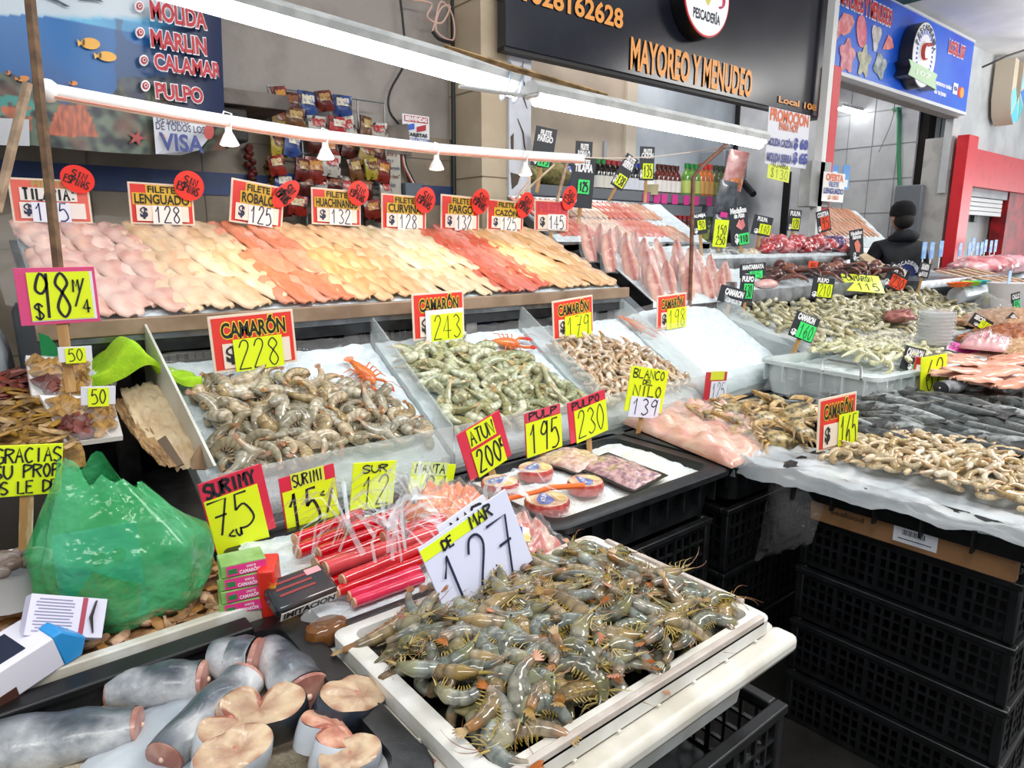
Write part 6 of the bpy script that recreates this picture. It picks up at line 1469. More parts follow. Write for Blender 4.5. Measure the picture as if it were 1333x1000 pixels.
mb = MB(); mb.b2(-.9, -.17, -.02, .95, -.16, .07); mb.b2(-.9, -.17, -.02, .95, .22, -.01); mb.b2(-.9, -.17, -.02, -.89, .22, .12); mb.obj('tray_body', steel, to, bevel=.003)
for x in (-.85, .1, .9): MB().b2(x-.015, -.14, -1.12, x+.015, -.11, -.02).obj('leg', darksteel, to)
hO = lambda x, y: 1.17+.32*(y-2.1)
ice_bed('crushed_ice', 'ice under the octopuses of the second stall', 3.27, 2.1, 5.08, 2.46, hO, 40, 14, .008)
OP = [make_octopus(k) for k in range(3)]
for k, (px, py, s) in enumerate(((1005, 356, .9), (1030, 368, 1.1), (1033, 350, 1.0), (1060, 360, 1.0), (1085, 352, 1.0), (1105, 350, 1.1), (1128, 352, 1.1), (1145, 348, 1.0), (1072, 368, .8), (1100, 340, .9))):
    p = at(px, py, Y=2.25); M = TRS((p.x, 2.22+.1*((k*7) % 3)/2, hO(0, 2.22+.1*((k*7) % 3)/2)), k*1.3, 0, 0, s*1.25)
    if k < 3: OP[k].matrix_world = M
    else: dup(OP[k % 3], M)
lumpy('pink_fish', 'pink fish body lying at the left end of the octopus tray', 'fish', tuple(at(998, 370, Y=2.16)), .1, .05, .03, mat('#d99a94', .3, c2='#e8bcb6', sc=10, coat=.4), 3, .1)
# meat shelf
ts = thing('ice_shelf', 'upper ice shelf of the second stall with bags of red meat', 'shelf', (4.3, 2.6, 1.3))
MB().b2(-.95, -.14, -.03, 1.1, .16, .05).obj('shelf_body', steel, ts, bevel=.003)
for x in (-.9, 1.0): MB().b2(x-.02, .1, -1.3, x+.02, .14, -.03).obj('leg', darksteel, ts)
ice_bed('crushed_ice', 'ice on the upper shelf under the red meat bags', 3.37, 2.47, 5.38, 2.75, lambda x, y: 1.37+.1*(y-2.47), 40, 10, .008)
MC_ = ('#c23a40', '#cf5a5e', '#b8343a', '#a8262c', '#d2666a', '#8f3a50', '#d9a0a4', '#5a4a7a')
for k in range(26):
    px = 998+108*((k % 13)+.5*(k//13))/13; yy = 2.5+.17*(k//13); c = MC_[(k*5+k//13) % 8 if px > 1050 else (k*3) % 5]
    p = at(px, 320, Y=yy); w_ = rnd.uniform(.055, .085)
    lumpy('meat_bag', 'shiny bag of red meat on the upper ice shelf of the second stall', 'bag', (p.x, yy, 1.405+.1*(yy-2.47)+.02*(k % 3)), w_, .05, rnd.uniform(.03, .055), mat(c, .15, c2='#e9c8ca', sc=28, lo=.5, hi=.68, coat=.6), 50+k, .35)['group'] = 'red meat bags on the ice shelf'
lumpy('shellfish_bag', 'clear bag of grey clams at the left end of the ice shelf', 'bag', tuple(at(948, 328, Y=2.55)), .1, .06, .035, mat('#6d6f70', .3, c2='#c4c4c0', sc=40, lo=.45, hi=.6, coat=.4), 71)
lumpy('shellfish_bag', 'clear bag of tan mussels beside the grey clams on the ice shelf', 'bag', tuple(at(975, 330, Y=2.55)), .1, .06, .035, mat('#b9a284', .3, c2='#e2dccf', sc=40, lo=.45, hi=.6, coat=.4), 73)
# bagged fillet tray T2
t2 = thing('steel_tray', 'sloping steel tray of ice with upright bagged red fillets', 'tray', (3.0, 2.3, 1.2))
mb = MB(); mb.prism([(-.2, -.1), (.22, .17), (.22, .21), (-.2, -.06)], -.42, .45, 0, Matrix(((0, 0, 1, 0), (1, 0, 0, 0), (0, 1, 0, 0), (0, 0, 0, 1)))); mb.obj('tray_floor', darksteel, t2)
mb = MB(); mb.prism([(-.21, -.1), (.23, .18), (.23, .24), (-.21, -.03)], -.43, -.42, 0, Matrix(((0, 0, 1, 0), (1, 0, 0, 0), (0, 1, 0, 0), (0, 0, 0, 1)))); mb.obj('tray_side', darksteel, t2)
for x in (-.4, .4): MB().b2(x-.02, .1, -1.2, x+.02, .14, .08).obj('leg', darksteel, t2)
h2 = lambda x, y: 1.15+.64*(y-2.1)
ice_bed('crushed_ice', 'ice under the upright bagged red fillets', 2.59, 2.1, 3.44, 2.53, h2, 30, 20, .008)
def make_fbag(k):
    t = thing('fillet_bag', 'clear bag with one red striped fillet standing on the ice of the steel tray', 'bag', group='bagged red striped fillets')
    def f(u, v):
        w = .034*math.sin(math.pi*min(1, .1+.85*v))**.6*(1.1-.4*v); return ((u-.5)*2*w, -.012*(1-(2*u-1)**2), .15*v)
    mb = MB(); mb.grid(8, 12, f, thick=(0, .008, 0), colf=lambda u, v: lerp3((1, 1, 1), (.42, .05, .05), math.exp(-((u-.5)/.26)**2)*(.92+.08*math.sin(40*v)))); mb.obj('fillet', mat('#e5b59c', .5, attr=True, c2='#dc9f88', sc=25, spec=.3), t, smooth=70)
    mb = MB(); mb.grid(8, 12, lambda u, v: ((u-.5)*.1*(1.15-.3*v+.1*math.sin(5*v+k)), -.018*math.sin(math.pi*u)-.004+.006*noise.noise((u*4, v*5, k)), .19*v-.01)); mb.obj('clear_bag', filmb, t, smooth=80)
    return proto(t)
BP = [make_fbag(k) for k in range(3)]
for k, (px, py, s) in enumerate([(772, 332, 1), (797, 345, 1.05), (815, 330, .8), (828, 325, .75), (826, 355, 1), (850, 370, 1.1), (866, 335, .8), (885, 340, .85), (873, 375, .95), (896, 372, .95), (913, 372, 1.0), (935, 378, .85), (912, 345, .8), (945, 368, .85), (880, 358, .8), (780, 318, .8), (928, 356, .8), (805, 320, .8), (840, 342, .9), (860, 355, .9), (900, 352, .9), (792, 330, .9), (925, 388, .9), (895, 390, .9), (860, 385, 1.)]):
    a = at(px, py+8, Y=2.3); d = at(px, py+8, Y=1.0)-EYE
    yy = 2.12
    while yy < 2.5 and at(px, py+10, Y=yy).z > h2(0, yy): yy += .01
    p = at(px, py+10, Y=yy); M = TRS((p.x, yy, h2(0, yy)-.005), R(-25+rnd.uniform(-25, 25)), R(-22), R(rnd.uniform(-10, 10)), s*1.3)
    if k < 3: BP[k].matrix_world = M
    else: dup(BP[k % 3], M)
# T1: steep fillet tray of the second stall
t1 = thing('steel_tray', 'steep ice tray of thin red and pale fillets at the back of the second stall', 'tray', (3.1, 2.8, 1.4))
mb = MB(); mb.prism([(-.2, .03), (.2, .3), (.2, .26), (-.2, -.03)], -.68, .62, 0, Matrix(((0, 0, 1, 0), (1, 0, 0, 0), (0, 1, 0, 0), (0, 0, 0, 1)))); mb.obj('tray_floor', steel, t1)
MB().b2(-.68, -.22, -.03, .62, -.2, .05).obj('front_rim', steel, t1)
for x in (-.6, .55): MB().b2(x-.02, .1, -1.4, x+.02, .14, .2).obj('leg', darksteel, t1)
h1 = lambda x, y: 1.45+.63*(y-2.6)
ice_bed('crushed_ice', 'ice under the thin fillets at the back of the second stall', 2.43, 2.58, 3.71, 2.98, h1, 40, 14, .008)
for g, (xa, xb, c1, c2, lab) in enumerate(((2.42, 2.72, '#d27a6c', '#dc9484', 'thin red fillet behind the small shrimp fillet card in the second stall'), (2.7, 3.0, '#e6c6b0', '#dcb49c', 'thin pale fillet in the middle of the back tray of the second stall'), (3.0, 3.32, '#d8796a', '#e2a08e', 'thin red fillet right of the pale ones on the back tray'), (3.32, 3.5, '#e2b49c', '#d69a84', 'thin peach fillet at the right end of the back tray'))):
    P = [make_fillet('thin_fillet', lab, 'thin fillets on the back tray, group of '+('red at left', 'pale', 'red at middle', 'peach')[g], .2, .05, .01, c1, c2, (.95, .8, .76), 90+k) for k in range(2)]
    n = int((xb-xa)/.042)
    for row in range(2):
        for k in range(n):
            x = xa+(k+.5)*(xb-xa)/n; y = 2.88-.16*row-(.05 if row and g == 3 else 0)
            M = Matrix.Translation((x+.05*row, y, h1(0, y)+.006+.004*(1-row))) @ Matrix.Rotation(math.atan(.63), 4, 'X') @ Matrix.Rotation(R(18+rnd.uniform(-4, 6)), 4, 'Z')
            o = P[k] if row == 0 and k < 2 else P[k % 2].copy()
            if not (row == 0 and k < 2): C.objects.link(o)
            o.matrix_world = M
# shelves with bottles
sf = thing('bottle_shelf', 'grey two level shelf of sauce bottles on the wall of the second stall', 'shelf', (4.0, 3.6, 1.4))
MB().b2(-1.45, -.12, .36, 1.35, .2, .4).obj('shelf_board', mat('#8c9096', .5), sf); MB().b2(-1.45, -.12, .0, 1.35, .2, .04).obj('shelf_board', mat('#8c9096', .5), sf)
for x in (-1.4, 0, 1.33): MB().b2(x-.015, .16, -1.4, x+.015, .2, .8).obj('upright', mat('#9a9ea4', .5), sf)
MB().b2(-1.45, -.13, .35, 1.35, -.12, .42).obj('front_lip', mat('#6e7278', .5), sf)
for k, px in enumerate((842, 856, 866, 880, 895, 908, 925, 945)):
    p = at(px, 247, Y=3.46); MB().box(p.x-4.0, -.134, .375, .07, .004, .07).obj('pink_price_tag', mat('#e83a9a', .5), sf)
def make_bottle(nm, lab, grp, H, r, glass, cap, label=None):
    t = thing(nm, lab, 'bottle', group=grp)
    MB().lathe([(r, 0), (r, H*.6), (r*.85, H*.7), (r*.42, H*.8), (r*.4, H*.88)], 12).obj('bottle_body', mat(glass, .12, coat=.6), t)
    MB().lathe([(r*.5, H*.86), (r*.5, H)], 10).obj('cap', mat(cap, .35), t)
    if label: MB().lathe([(r*1.02, H*.14), (r*1.02, H*.5)], 12).obj('paper_label', mat(label, .5), t)
    return proto(t)
BT = []
def bottles(row, nm, lab, grp, H, r, glass, cap, label, pxs, Yb=3.55):
    q = make_bottle(nm, lab, grp, H, r, glass, cap, label)
    for k, px in enumerate(pxs):
        p = at(px, 240, Y=Yb); M = TRS((p.x, Yb, 1.8 if row else 1.44), k)
        if k == 0: q.matrix_world = M
        else: dup(q, M)
bottles(1, 'sauce_bottle', 'dark sauce bottle with a green cap on the upper shelf', 'dark bottles with green caps', .23, .042, '#1c1210', '#2a7d3c', '#d9d6cc', (777, 784))
bottles(1, 'sauce_bottle', 'dark sauce bottle with a red cap on the upper shelf', 'dark bottles with red caps', .23, .042, '#1c1210', '#a02630', '#d9d6cc', (790, 797, 804))
bottles(1, 'sauce_bottle', 'dark sauce bottle with a blue cap on the upper shelf', 'dark bottles with blue caps', .23, .042, '#14161c', '#2447b8', '#d9dce4', (811, 818, 825, 832, 839, 846))
bottles(1, 'sauce_bottle', 'white labelled brown sauce bottle on the upper shelf', 'brown bottles with white labels', .24, .04, '#5a2016', '#4a1c12', '#ece6e0', (856, 862, 868, 874, 880))
bottles(1, 'sauce_bottle', 'green sauce bottle on the upper shelf behind the rusty rod', 'green bottles on the upper shelf', .27, .042, '#5c8a34', '#1f7d34', '#b9c86a', (893, 899, 905))
bottles(1, 'sauce_bottle', 'orange sauce bottle with a red cap right of the rusty rod', 'orange bottles with red caps', .28, .042, '#b8642a', '#c22a24', '#d9a860', (911, 917, 923))
bottles(1, 'sauce_bottle', 'dark olive bottle near the right end of the upper shelf', 'olive bottles on the upper shelf', .28, .044, '#4a5530', '#2e3a24', '#8a8a4a', (930, 936, 942))
bottles(0, 'small_bottle', 'small red capped bottle on the lower shelf', 'red capped bottles on the lower shelf', .22, .035, '#6a3018', '#b82228', '#c8a468', (862, 868, 874, 880, 886, 892, 898))
bottles(0, 'small_bottle', 'small green bottle on the lower shelf right of the rusty rod', 'green bottles on the lower shelf', .22, .038, '#4f6a2c', '#2f5a2a', '#a8b060', (912, 918, 924, 930))
lumpy('herb_bundle', 'bundle of dried herbs on the shelf behind the lamp track end', 'bundle', tuple(at(718, 228, Y=3.55)), .16, .08, .09, mat('#7d7340', .8, c2='#55502a', sc=30, bump=.8, bsc=60), 61, .2)
lumpy('herb_bundle', 'bundle of dried herbs beside the white cracked column', 'bundle', tuple(at(685, 230, Y=3.55)), .12, .08, .09, mat('#8a8048', .8, c2='#5c5630', sc=30, bump=.8, bsc=60), 62, .2)
lumpy('blue_pack', 'bright blue packet on the shelf behind the tilapia chalk card', 'packet', tuple(at(741, 240, Y=3.55)), .06, .05, .11, mat('#2352c8', .3, c2='#16307a', sc=20, coat=.4), 64, .2)
p = at(848, 243, Y=3.5); tag(MB().lathe([(.05, 0), (.055, .07), (.058, .075), (0, .075)], 16).obj('sauce_cup', mat('#d8cba0', .4), loc=(p.x, 3.5, 1.8)), 'small cup with a pale lid on the upper shelf', 'cup')
# hanging snack bags on a stand
for k, (px, py, w_, h_, c, c2, lab) in enumerate(((958, 222, .16, .3, '#d9a9a8', '#c2807c', 'pink snack bag with a round picture clipped above the shelf end'), (945, 258, .15, .26, '#3c4148', '#5a6068', 'dark snack bag hanging below the pink snack bag'), (938, 298, .15, .2, '#2c3036', '#4a5058', 'dark snack bag lowest in the column above the yellow card'))):
    p = at(px, py, Y=3.2); M = TRS(p, R(-30), 0, R(10))
    t = thing('snack_bag', lab, 'bag', M=M)
    mb = MB(); mb.grid(10, 12, lambda u, v: ((u-.5)*w_, -.02*math.sin(math.pi*u)*math.sin(math.pi*v)**.5, (v-.5)*h_), thick=(0, .02, 0)); mb.obj('bag_front', mat(c, .25, c2=c2, sc=18, coat=.5), t, smooth=60)
    if k == 0: MB().ball((.01, -.022, -.1), .05, .006, .045, 14).obj('round_picture', mat('#a8522c', .4, c2='#d88a4a', sc=40), t)
    if k < 2: MB().box(.0, -.028, -h_/2-.01, .06, .003, .06).obj('pink_price_tag', mat('#e83a9a', .5), t)
tag(MB().b2(5.25, 3.55, 2.0, 5.6, 3.8, 2.22).obj('grey_device', mat('#7b8088', .5), bevel=.01), 'grey electrical box on the wall above the right end of the bottle shelf', 'box')
cable('drain_pipe', [at(962, 231, X=5.83), at(972, 243, X=5.72), at(981, 253, X=5.66)], .03, '#1b1b1d', 'short black pipe poking out of the wall right of the bottle shelf', 'pipe')
# ------------------------------------------------------------------ third stall and worker
tw_ = thing('steel_counter', 'long steel counter with a pale worn edge in front of the worker', 'counter', (6.2, 2.3, 0))
MB().b2(-.55, -.25, 1.1, 2.2, .15, 1.16).obj('counter_top', steel, tw_); MB().b2(-.5, -.2, 0, 2.1, .1, 1.1).obj('counter_body', darksteel, tw_)
mb = MB(); A_, B_ = at(1092, 322, Y=2.4), at(1168, 362, Y=2.05)
upanel('pale_board', 'long pale board edge sloping down in front of the worker', [at(1098, 312, Y=2.55), at(1170, 355, Y=2.1), at(1166, 366, Y=2.1), at(1150, 362, Y=2.15), at(1096, 326, Y=2.55)], mat('#d9c6a4', .6, c2='#c4ae8a', sc=10), .03)
# fillet ice at the back of third stall
t3 = thing('ice_display', 'steep ice display of pale and red fillets behind the lenguado offer sheet', 'display', (6.9, 3.2, 1.4))
MB().b2(-.7, -.1, -.06, .75, .3, .0).obj('tray', steel, t3); MB().b2(-.65, -.05, -1.4, .7, .25, -.06).obj('stand', darksteel, t3)
h3 = lambda x, y: 1.42+.9*(y-3.1)
ice_bed('crushed_ice', 'ice of the steep fillet display in the third stall', 6.2, 3.1, 7.65, 3.5, h3, 20, 10, .01)
for k in range(26):
    P3 = [make_fillet('far_fillet', 'thin fillet on the steep ice display of the third stall', 'fillets on the third stall display', .26, .06, .012, '#d9a78a', '#c98a70', (.95, .75, .7), 5)] if k == 0 else P3
    x = 6.28+.1*(k % 13); y = 3.42-.15*(k//13); M = Matrix.Translation((x, y, h3(0, y)+.01)) @ Matrix.Rotation(math.atan(.9), 4, 'X') @ Matrix.Rotation(R(25), 4, 'Z')
    o = P3[0] if k == 0 else P3[0].copy()
    if k: C.objects.link(o)
    o.matrix_world = M
# caviar channel tray
tc = thing('channel_tray', 'white tray with four dark channels of chopped seafood at the far stall', 'tray', M=TRS((7.2, 2.0, 1.12), R(4), R(14)))
MB().box(0, 0, -.04, 1.15, .8, .06).obj('tray_base', mat('#c9cdd0', .4), tc, bevel=.004)
for k in range(4):
    x = -.36+k*.24; MB().box(x, .08, .0, .2, .62, .02).obj('channel', mat('#5c4438', .35, c2='#3d2a22', sc=8, coat=.4), tc)
    mb = MB(); mb.grid(8, 20, lambda u, v: (x-.07+.14*u, -.2+.5*v, .018+.02*noise.noise((u*6, v*20, k))*math.sin(math.pi*u)), thick=(0, 0, -.01)); mb.obj('chopped_seafood', mat('#c9a88c', .5, c2='#a88468', sc=60, bump=.8, bsc=90), tc)
MB().box(-.5, .0, .0, .12, .7, .015).obj('pale_strip', mat('#d9c4b0', .4, c2='#c9a088', sc=40), tc)
for k, (px, c, nmc) in enumerate(((1248, '#f07428', 'orange'), (1256, '#e86a20', 'dark orange'), (1267, '#9ce02a', 'lime green'), (1279, '#3ac4c4', 'turquoise'))):
    p = at(px, 352, Y=1.72)
    tag(MB().lathe([(.0, 0), (.05, .006), (.075, .03), (.078, .034), (.07, .028), (.02, .012)], 18, sy=.8).obj('scoop', mat(c, .35), loc=(p.x, 1.72, 1.13+.01)), nmc+' plastic scoop bowl at the front of the channel tray', 'scoop')
ts3 = thing('far_counter', 'steel counter front under the far channel tray', 'counter', (7.4, 2.1, 0))
MB().b2(-.75, -.42, .0, .75, .35, .98).obj('counter_body', mat('#8d938f', .35, .6, c2='#6c716e', sc=6), ts3)
te = thing('far_table', 'white topped table with a plastic bag of meat at the far right', 'table', (9.0, 2.35, 0))
MB().b2(-.7, -.3, 1.02, .9, .4, 1.1).obj('table_top', mat('#d9dce2', .4), te); MB().b2(-.6, -.2, 0, .8, .3, 1.02).obj('table_body', mat('#3a3d42', .5), te)
for k, (px, py, rx_, c) in enumerate(((1262, 330, .3, '#c96a72'), (1290, 330, .26, '#d98a94'), (1308, 338, .22, '#e0a8b4'), (1280, 338, .25, '#b8525c'))):
    p = at(px, py, Y=2.45); lumpy('meat_bag', ('plastic bag of dark red meat at the left of the far white table', 'plastic bag of pink meat in the middle of the far white table', 'pale pink plastic bag at the right end of the far white table', 'plastic bag of red meat at the front of the far white table')[k], 'bag', (p.x, 2.4, 1.2), rx_, .2, .11, mat(c, .25, c2='#eec8cc', sc=9, lo=.45, hi=.65, coat=.5), 80+k, .25)
for k, (px, py) in enumerate(((1203, 326), (1213, 326), (1225, 324), (1250, 325), (1262, 324), (1267, 318), (1272, 324), (1278, 323), (1283, 320), (1290, 321), (1296, 320))):
    p = at(px, py, Y=2.75 if px > 1230 else 2.35)
    t = thing('blue_tag', 'small blue and white price tag on a stick at the far stall counter', 'price tag', p, group='blue price tags at the far stall')
    MB().box(0, 0, 0, .09, .005, .14).obj('tag_card', mat('#9cc0e8', .5, c2='#5a92d4', sc=14), t); MB().box(0, .004, -.2, .02, .004, .32).obj('stick', mat('#e2e2e0', .5), t)
t = thing('blue_tag', 'single blue and white price tag on a stick below the far table', 'price tag', at(1314, 362, Y=1.5)); MB().box(0, 0, 0, .06, .004, .1).obj('tag_card', mat('#8cb4e4', .5), t); MB().box(0, .003, -.1, .016, .004, .16).obj('stick', mat('#d8d8d4', .5), t)
for k, (px, py) in enumerate(((1087, 222), (1101, 226))):
    p = at(px, py, Y=2.96); card('blue_notice', ('upper blue notice on the wall beside the offer sheet', 'lower blue and white notice strip beside the offer sheet')[k], (px, py+(0 if k == 0 else 5), 9, 14 if k == 0 else 32), [('rect', 'white_print', .2, .1, .8, .4, '#dfe8f4')], board='#2f86d0', stick=0, Y=2.96, cat='notice')
tag(MB().tube([at(1245, 385, Y=1.75), at(1290, 378, Y=1.75)], .06, 12).obj('plastic_roll', mat('#c4ccd4', .3, c2='#aab4be', sc=8, coat=.4)), 'roll of clear plastic lying below the far channel tray', 'roll')
crumple('yellow_bag', 'crumpled yellow and clear bag below the far channel tray', 'bag', tuple(at(1290, 388, Y=1.7)), .12, .1, .09, 90, mat('#d8cc8a', .3, c2='#e8e8e4', sc=6, coat=.5))
tag(MB().lathe([(.1, 0), (.14, .16), (.145, .17), (0, .17)], 20).obj('white_bowl', mat('#dfe0e4', .4), loc=tuple(at(1312, 400, Z=1.0))), 'white bowl at the right edge under the green priced card', 'bowl')
# brown octopus clump on pile
lumpy('octopus_piece', 'small pinkish octopus piece lying on the big shrimp pile', 'octopus', tuple(at(1172, 412, Z=1.03)), .1, .07, .04, mat('#b5766a', .35, c2='#8a4c44', sc=20, coat=.4), 95, .5)
# worker
def skin_mesh(name, verts, edges, m, parent, sub=2):
    me = bpy.data.meshes.new(name); me.from_pydata([v[:3] for v in verts], edges, []); me.materials.append(m)
    o = bpy.data.objects.new(name, me); C.objects.link(o); o.parent = parent
    sk = o.modifiers.new('s', 'SKIN'); sk.use_smooth_shade = True
    for i, v in enumerate(verts):
        r = v[3]; me.skin_vertices[0].data[i].radius = r if isinstance(r, tuple) else (r, r)
    me.skin_vertices[0].data[0].use_root = True
    s = o.modifiers.new('d', 'SUBSURF'); s.levels = sub; s.render_levels = sub
    return o
wx, wy = 6.62, 2.62
pw = thing('person', 'person in a black hooded jacket and black knit cap turned away behind the counter', 'person', M=TRS((wx, wy, 0), R(-35)))
jk = mat('#0d0f15', .8, c2='#171a22', sc=12); skn = mat('#b98a6c', .5, sss=.1); pants = mat('#14161c', .8)
V = [(0, 0, .95, (.17, .12)), (0, 0, 1.08, (.17, .125)), (0, -.01, 1.25, (.185, .13)), (0, -.01, 1.40, (.17, .11)), (.0, .0, 1.48, (.07, .065)), (.0, .02, 1.56, (.055, .06)),
     (.19, 0, 1.40, .075), (.27, .02, 1.2, .06), (.24, .2, 1.08, .05), (.2, .3, 1.1, .04), (-.19, 0, 1.40, .075), (-.27, .03, 1.2, .06), (-.2, .2, 1.1, .05), (-.14, .3, 1.12, .04),
     (.09, 0, .85, .1), (.1, .02, .48, .07), (.1, 0, .08, .05), (.1, .12, .04, .045), (-.09, 0, .85, .1), (-.1, .02, .48, .07), (-.1, 0, .08, .05), (-.1, .12, .04, .045)]
E_ = [(0, 1), (1, 2), (2, 3), (3, 4), (4, 5), (3, 6), (6, 7), (7, 8), (8, 9), (3, 10), (10, 11), (11, 12), (12, 13), (0, 14), (14, 15), (15, 16), (16, 17), (0, 18), (18, 19), (19, 20), (20, 21)]
skin_mesh('body', V, E_, jk, pw)
mb = MB(); mb.ball((.02, .04, 1.66), .078, .095, .115, 18); mb.tube([(.03, .13, 1.67), (.032, .152, 1.645), (.03, .13, 1.635)], [.012, .017, .012], 8); mb.ball((.098, .03, 1.655), .012, .022, .03, 8); mb.ball((-.058, .03, 1.655), .012, .022, .03, 8)
hd_ = mb.obj('head', skn, pw, smooth=80)
for sx in (-.03, .03): MB().ball((.025+sx, .127, 1.68), .011, .006, .007, 8).obj('eye', mat('#16120f', .3), hd_)
MB().ball((.027, .126, 1.605), .024, .007, .006, 8).obj('mouth', mat('#8a4a44', .5), hd_)
MB().ball((.015, -.015, 1.635), .083, .085, .075, 14).obj('hair', mat('#15100e', .8), pw, smooth=80)
MB().lathe([(.093, 1.672), (.1, 1.69), (.1, 1.72), (.092, 1.76), (.06, 1.80), (.001, 1.815)], 22, sy=1.12).obj('knit_cap', mat('#0c0c10', .95, bump=.5, bsc=150), pw, smooth=60, loc=(.02, .025, 0))
mb = MB(); mb.tube([(-.11, -.03, 1.47), (-.07, -.09, 1.50), (0, -.11, 1.51), (.07, -.09, 1.50), (.11, -.03, 1.47)], [.03, .045, .05, .045, .03], 10); mb.obj('hood', jk, pw, smooth=80)
mb = MB(); T5 = Matrix.Rotation(R(90), 4, 'X'); mb.prism([(.085*math.cos(a), 1.17+.085*math.sin(a)) for a in [i*math.pi/10 for i in range(20)]], .142, .146, 0, T5); mb.obj('blue_emblem', mat('#1c2c6e', .6), pw)
mb = MB()
for i, ch in enumerate('PESCADERIA'):
    an = R(165-i*16.5); put_text(mb, ch, -.011, -.015, .011, .015, 0, 0, .05, 0, Matrix.Translation((.105*math.cos(an), -.15, 1.17+.105*math.sin(an))) @ Matrix.Rotation(-(an-R(90)), 4, 'Y'))
mb.obj('back_lettering', mat('#d8d8e2', .6), pw, smooth=0)
MB().ball((0, -.148, 1.16), .035, .006, .045, 10).obj('red_emblem', mat('#a83038', .6), pw)
MB().ball((.31, -.0, 1.25), .008, .03, .03, 8).obj('orange_patch', mat('#e07a2a', .6), pw)
for s in (-1, 1):
    c = Vector((.2 if s > 0 else -.14, .31, 1.1)); vv = [(c.x, c.y, c.z, .035), (c.x, c.y+.05, c.z-.005, .034)]; ee = [(0, 1)]
    for f_ in range(4):
        b0 = len(vv); x = c.x+(f_-1.5)*.017; vv += [(x, c.y+.085, c.z-.008, .009), (x, c.y+.11, c.z-.02, .008), (x, c.y+.12, c.z-.04, .007)]; ee += [(1, b0), (b0, b0+1), (b0+1, b0+2)]
    b0 = len(vv); vv += [(c.x-s*.035, c.y+.03, c.z, .010), (c.x-s*.045, c.y+.06, c.z-.012, .008)]; ee += [(0, b0), (b0, b0+1)]
    skin_mesh('hand', vv, ee, skn, pw, 1)
p = at(1078, 300, Y=2.9)
# second person: only the back of a dark head and a hand show behind the meat bags
pb = thing('person', 'person bending low behind the red meat bags, dark hair and face edge showing', 'person', M=TRS((5.72, 2.83, -.28), R(60)))
V2 = [(0, 0, .95, (.16, .12)), (0, .05, 1.15, (.17, .12)), (0, .14, 1.36, (.15, .1)), (0, .2, 1.46, .06), (0, .24, 1.52, .05), (.18, .12, 1.36, .07), (.25, .2, 1.16, .055), (.2, .36, 1.1, .045), (-.18, .12, 1.36, .07), (-.25, .2, 1.16, .055), (-.2, .36, 1.1, .045), (.09, 0, .8, .09), (.1, .05, .55, .07), (.1, -.02, .34, .05), (-.09, 0, .8, .09), (-.1, .05, .55, .07), (-.1, -.02, .34, .05)]
skin_mesh('body', V2, [(0, 1), (1, 2), (2, 3), (3, 4), (2, 5), (5, 6), (6, 7), (2, 8), (8, 9), (9, 10), (0, 11), (11, 12), (12, 13), (0, 14), (14, 15), (15, 16)], mat('#23262c', .8), pb)
mb = MB(); mb.ball((0, .3, 1.6), .075, .095, .11, 16); mb.tube([(0, .38, 1.61), (0, .405, 1.585), (0, .385, 1.575)], [.011, .016, .011], 8); h_ = mb.obj('head', skn, pb, smooth=80)
for sx in (-.03, .03): MB().ball((sx, .385, 1.625), .01, .006, .007, 8).obj('eye', mat('#16120f', .3), h_)
MB().ball((0, .27, 1.635), .086, .1, .11, 16).obj('hair', mat('#15100e', .7, bump=.4, bsc=80), pb, smooth=80)
p = at(1333, 300, Y=2.2)
pc = thing('person', 'person in dark clothes cut off by the right edge at the far table', 'person', M=TRS((8.62, 1.78, 0), R(120)))
V3 = [(a, b, c, d) for a, b, c, d in V]; skin_mesh('body', V3, E_, mat('#1a211c', .8), pc)
mb = MB(); mb.ball((0, .03, 1.66), .076, .094, .115, 16); mb.tube([(0, .12, 1.67), (0, .142, 1.645), (0, .12, 1.635)], [.012, .017, .012], 8); h_ = mb.obj('head', skn, pc, smooth=80)
for sx in (-.03, .03): MB().ball((sx, .117, 1.68), .011, .006, .007, 8).obj('eye', mat('#16120f', .3), h_)
MB().ball((0, .0, 1.70), .086, .098, .1, 16).obj('hair', mat('#15100e', .7), pc, smooth=80)
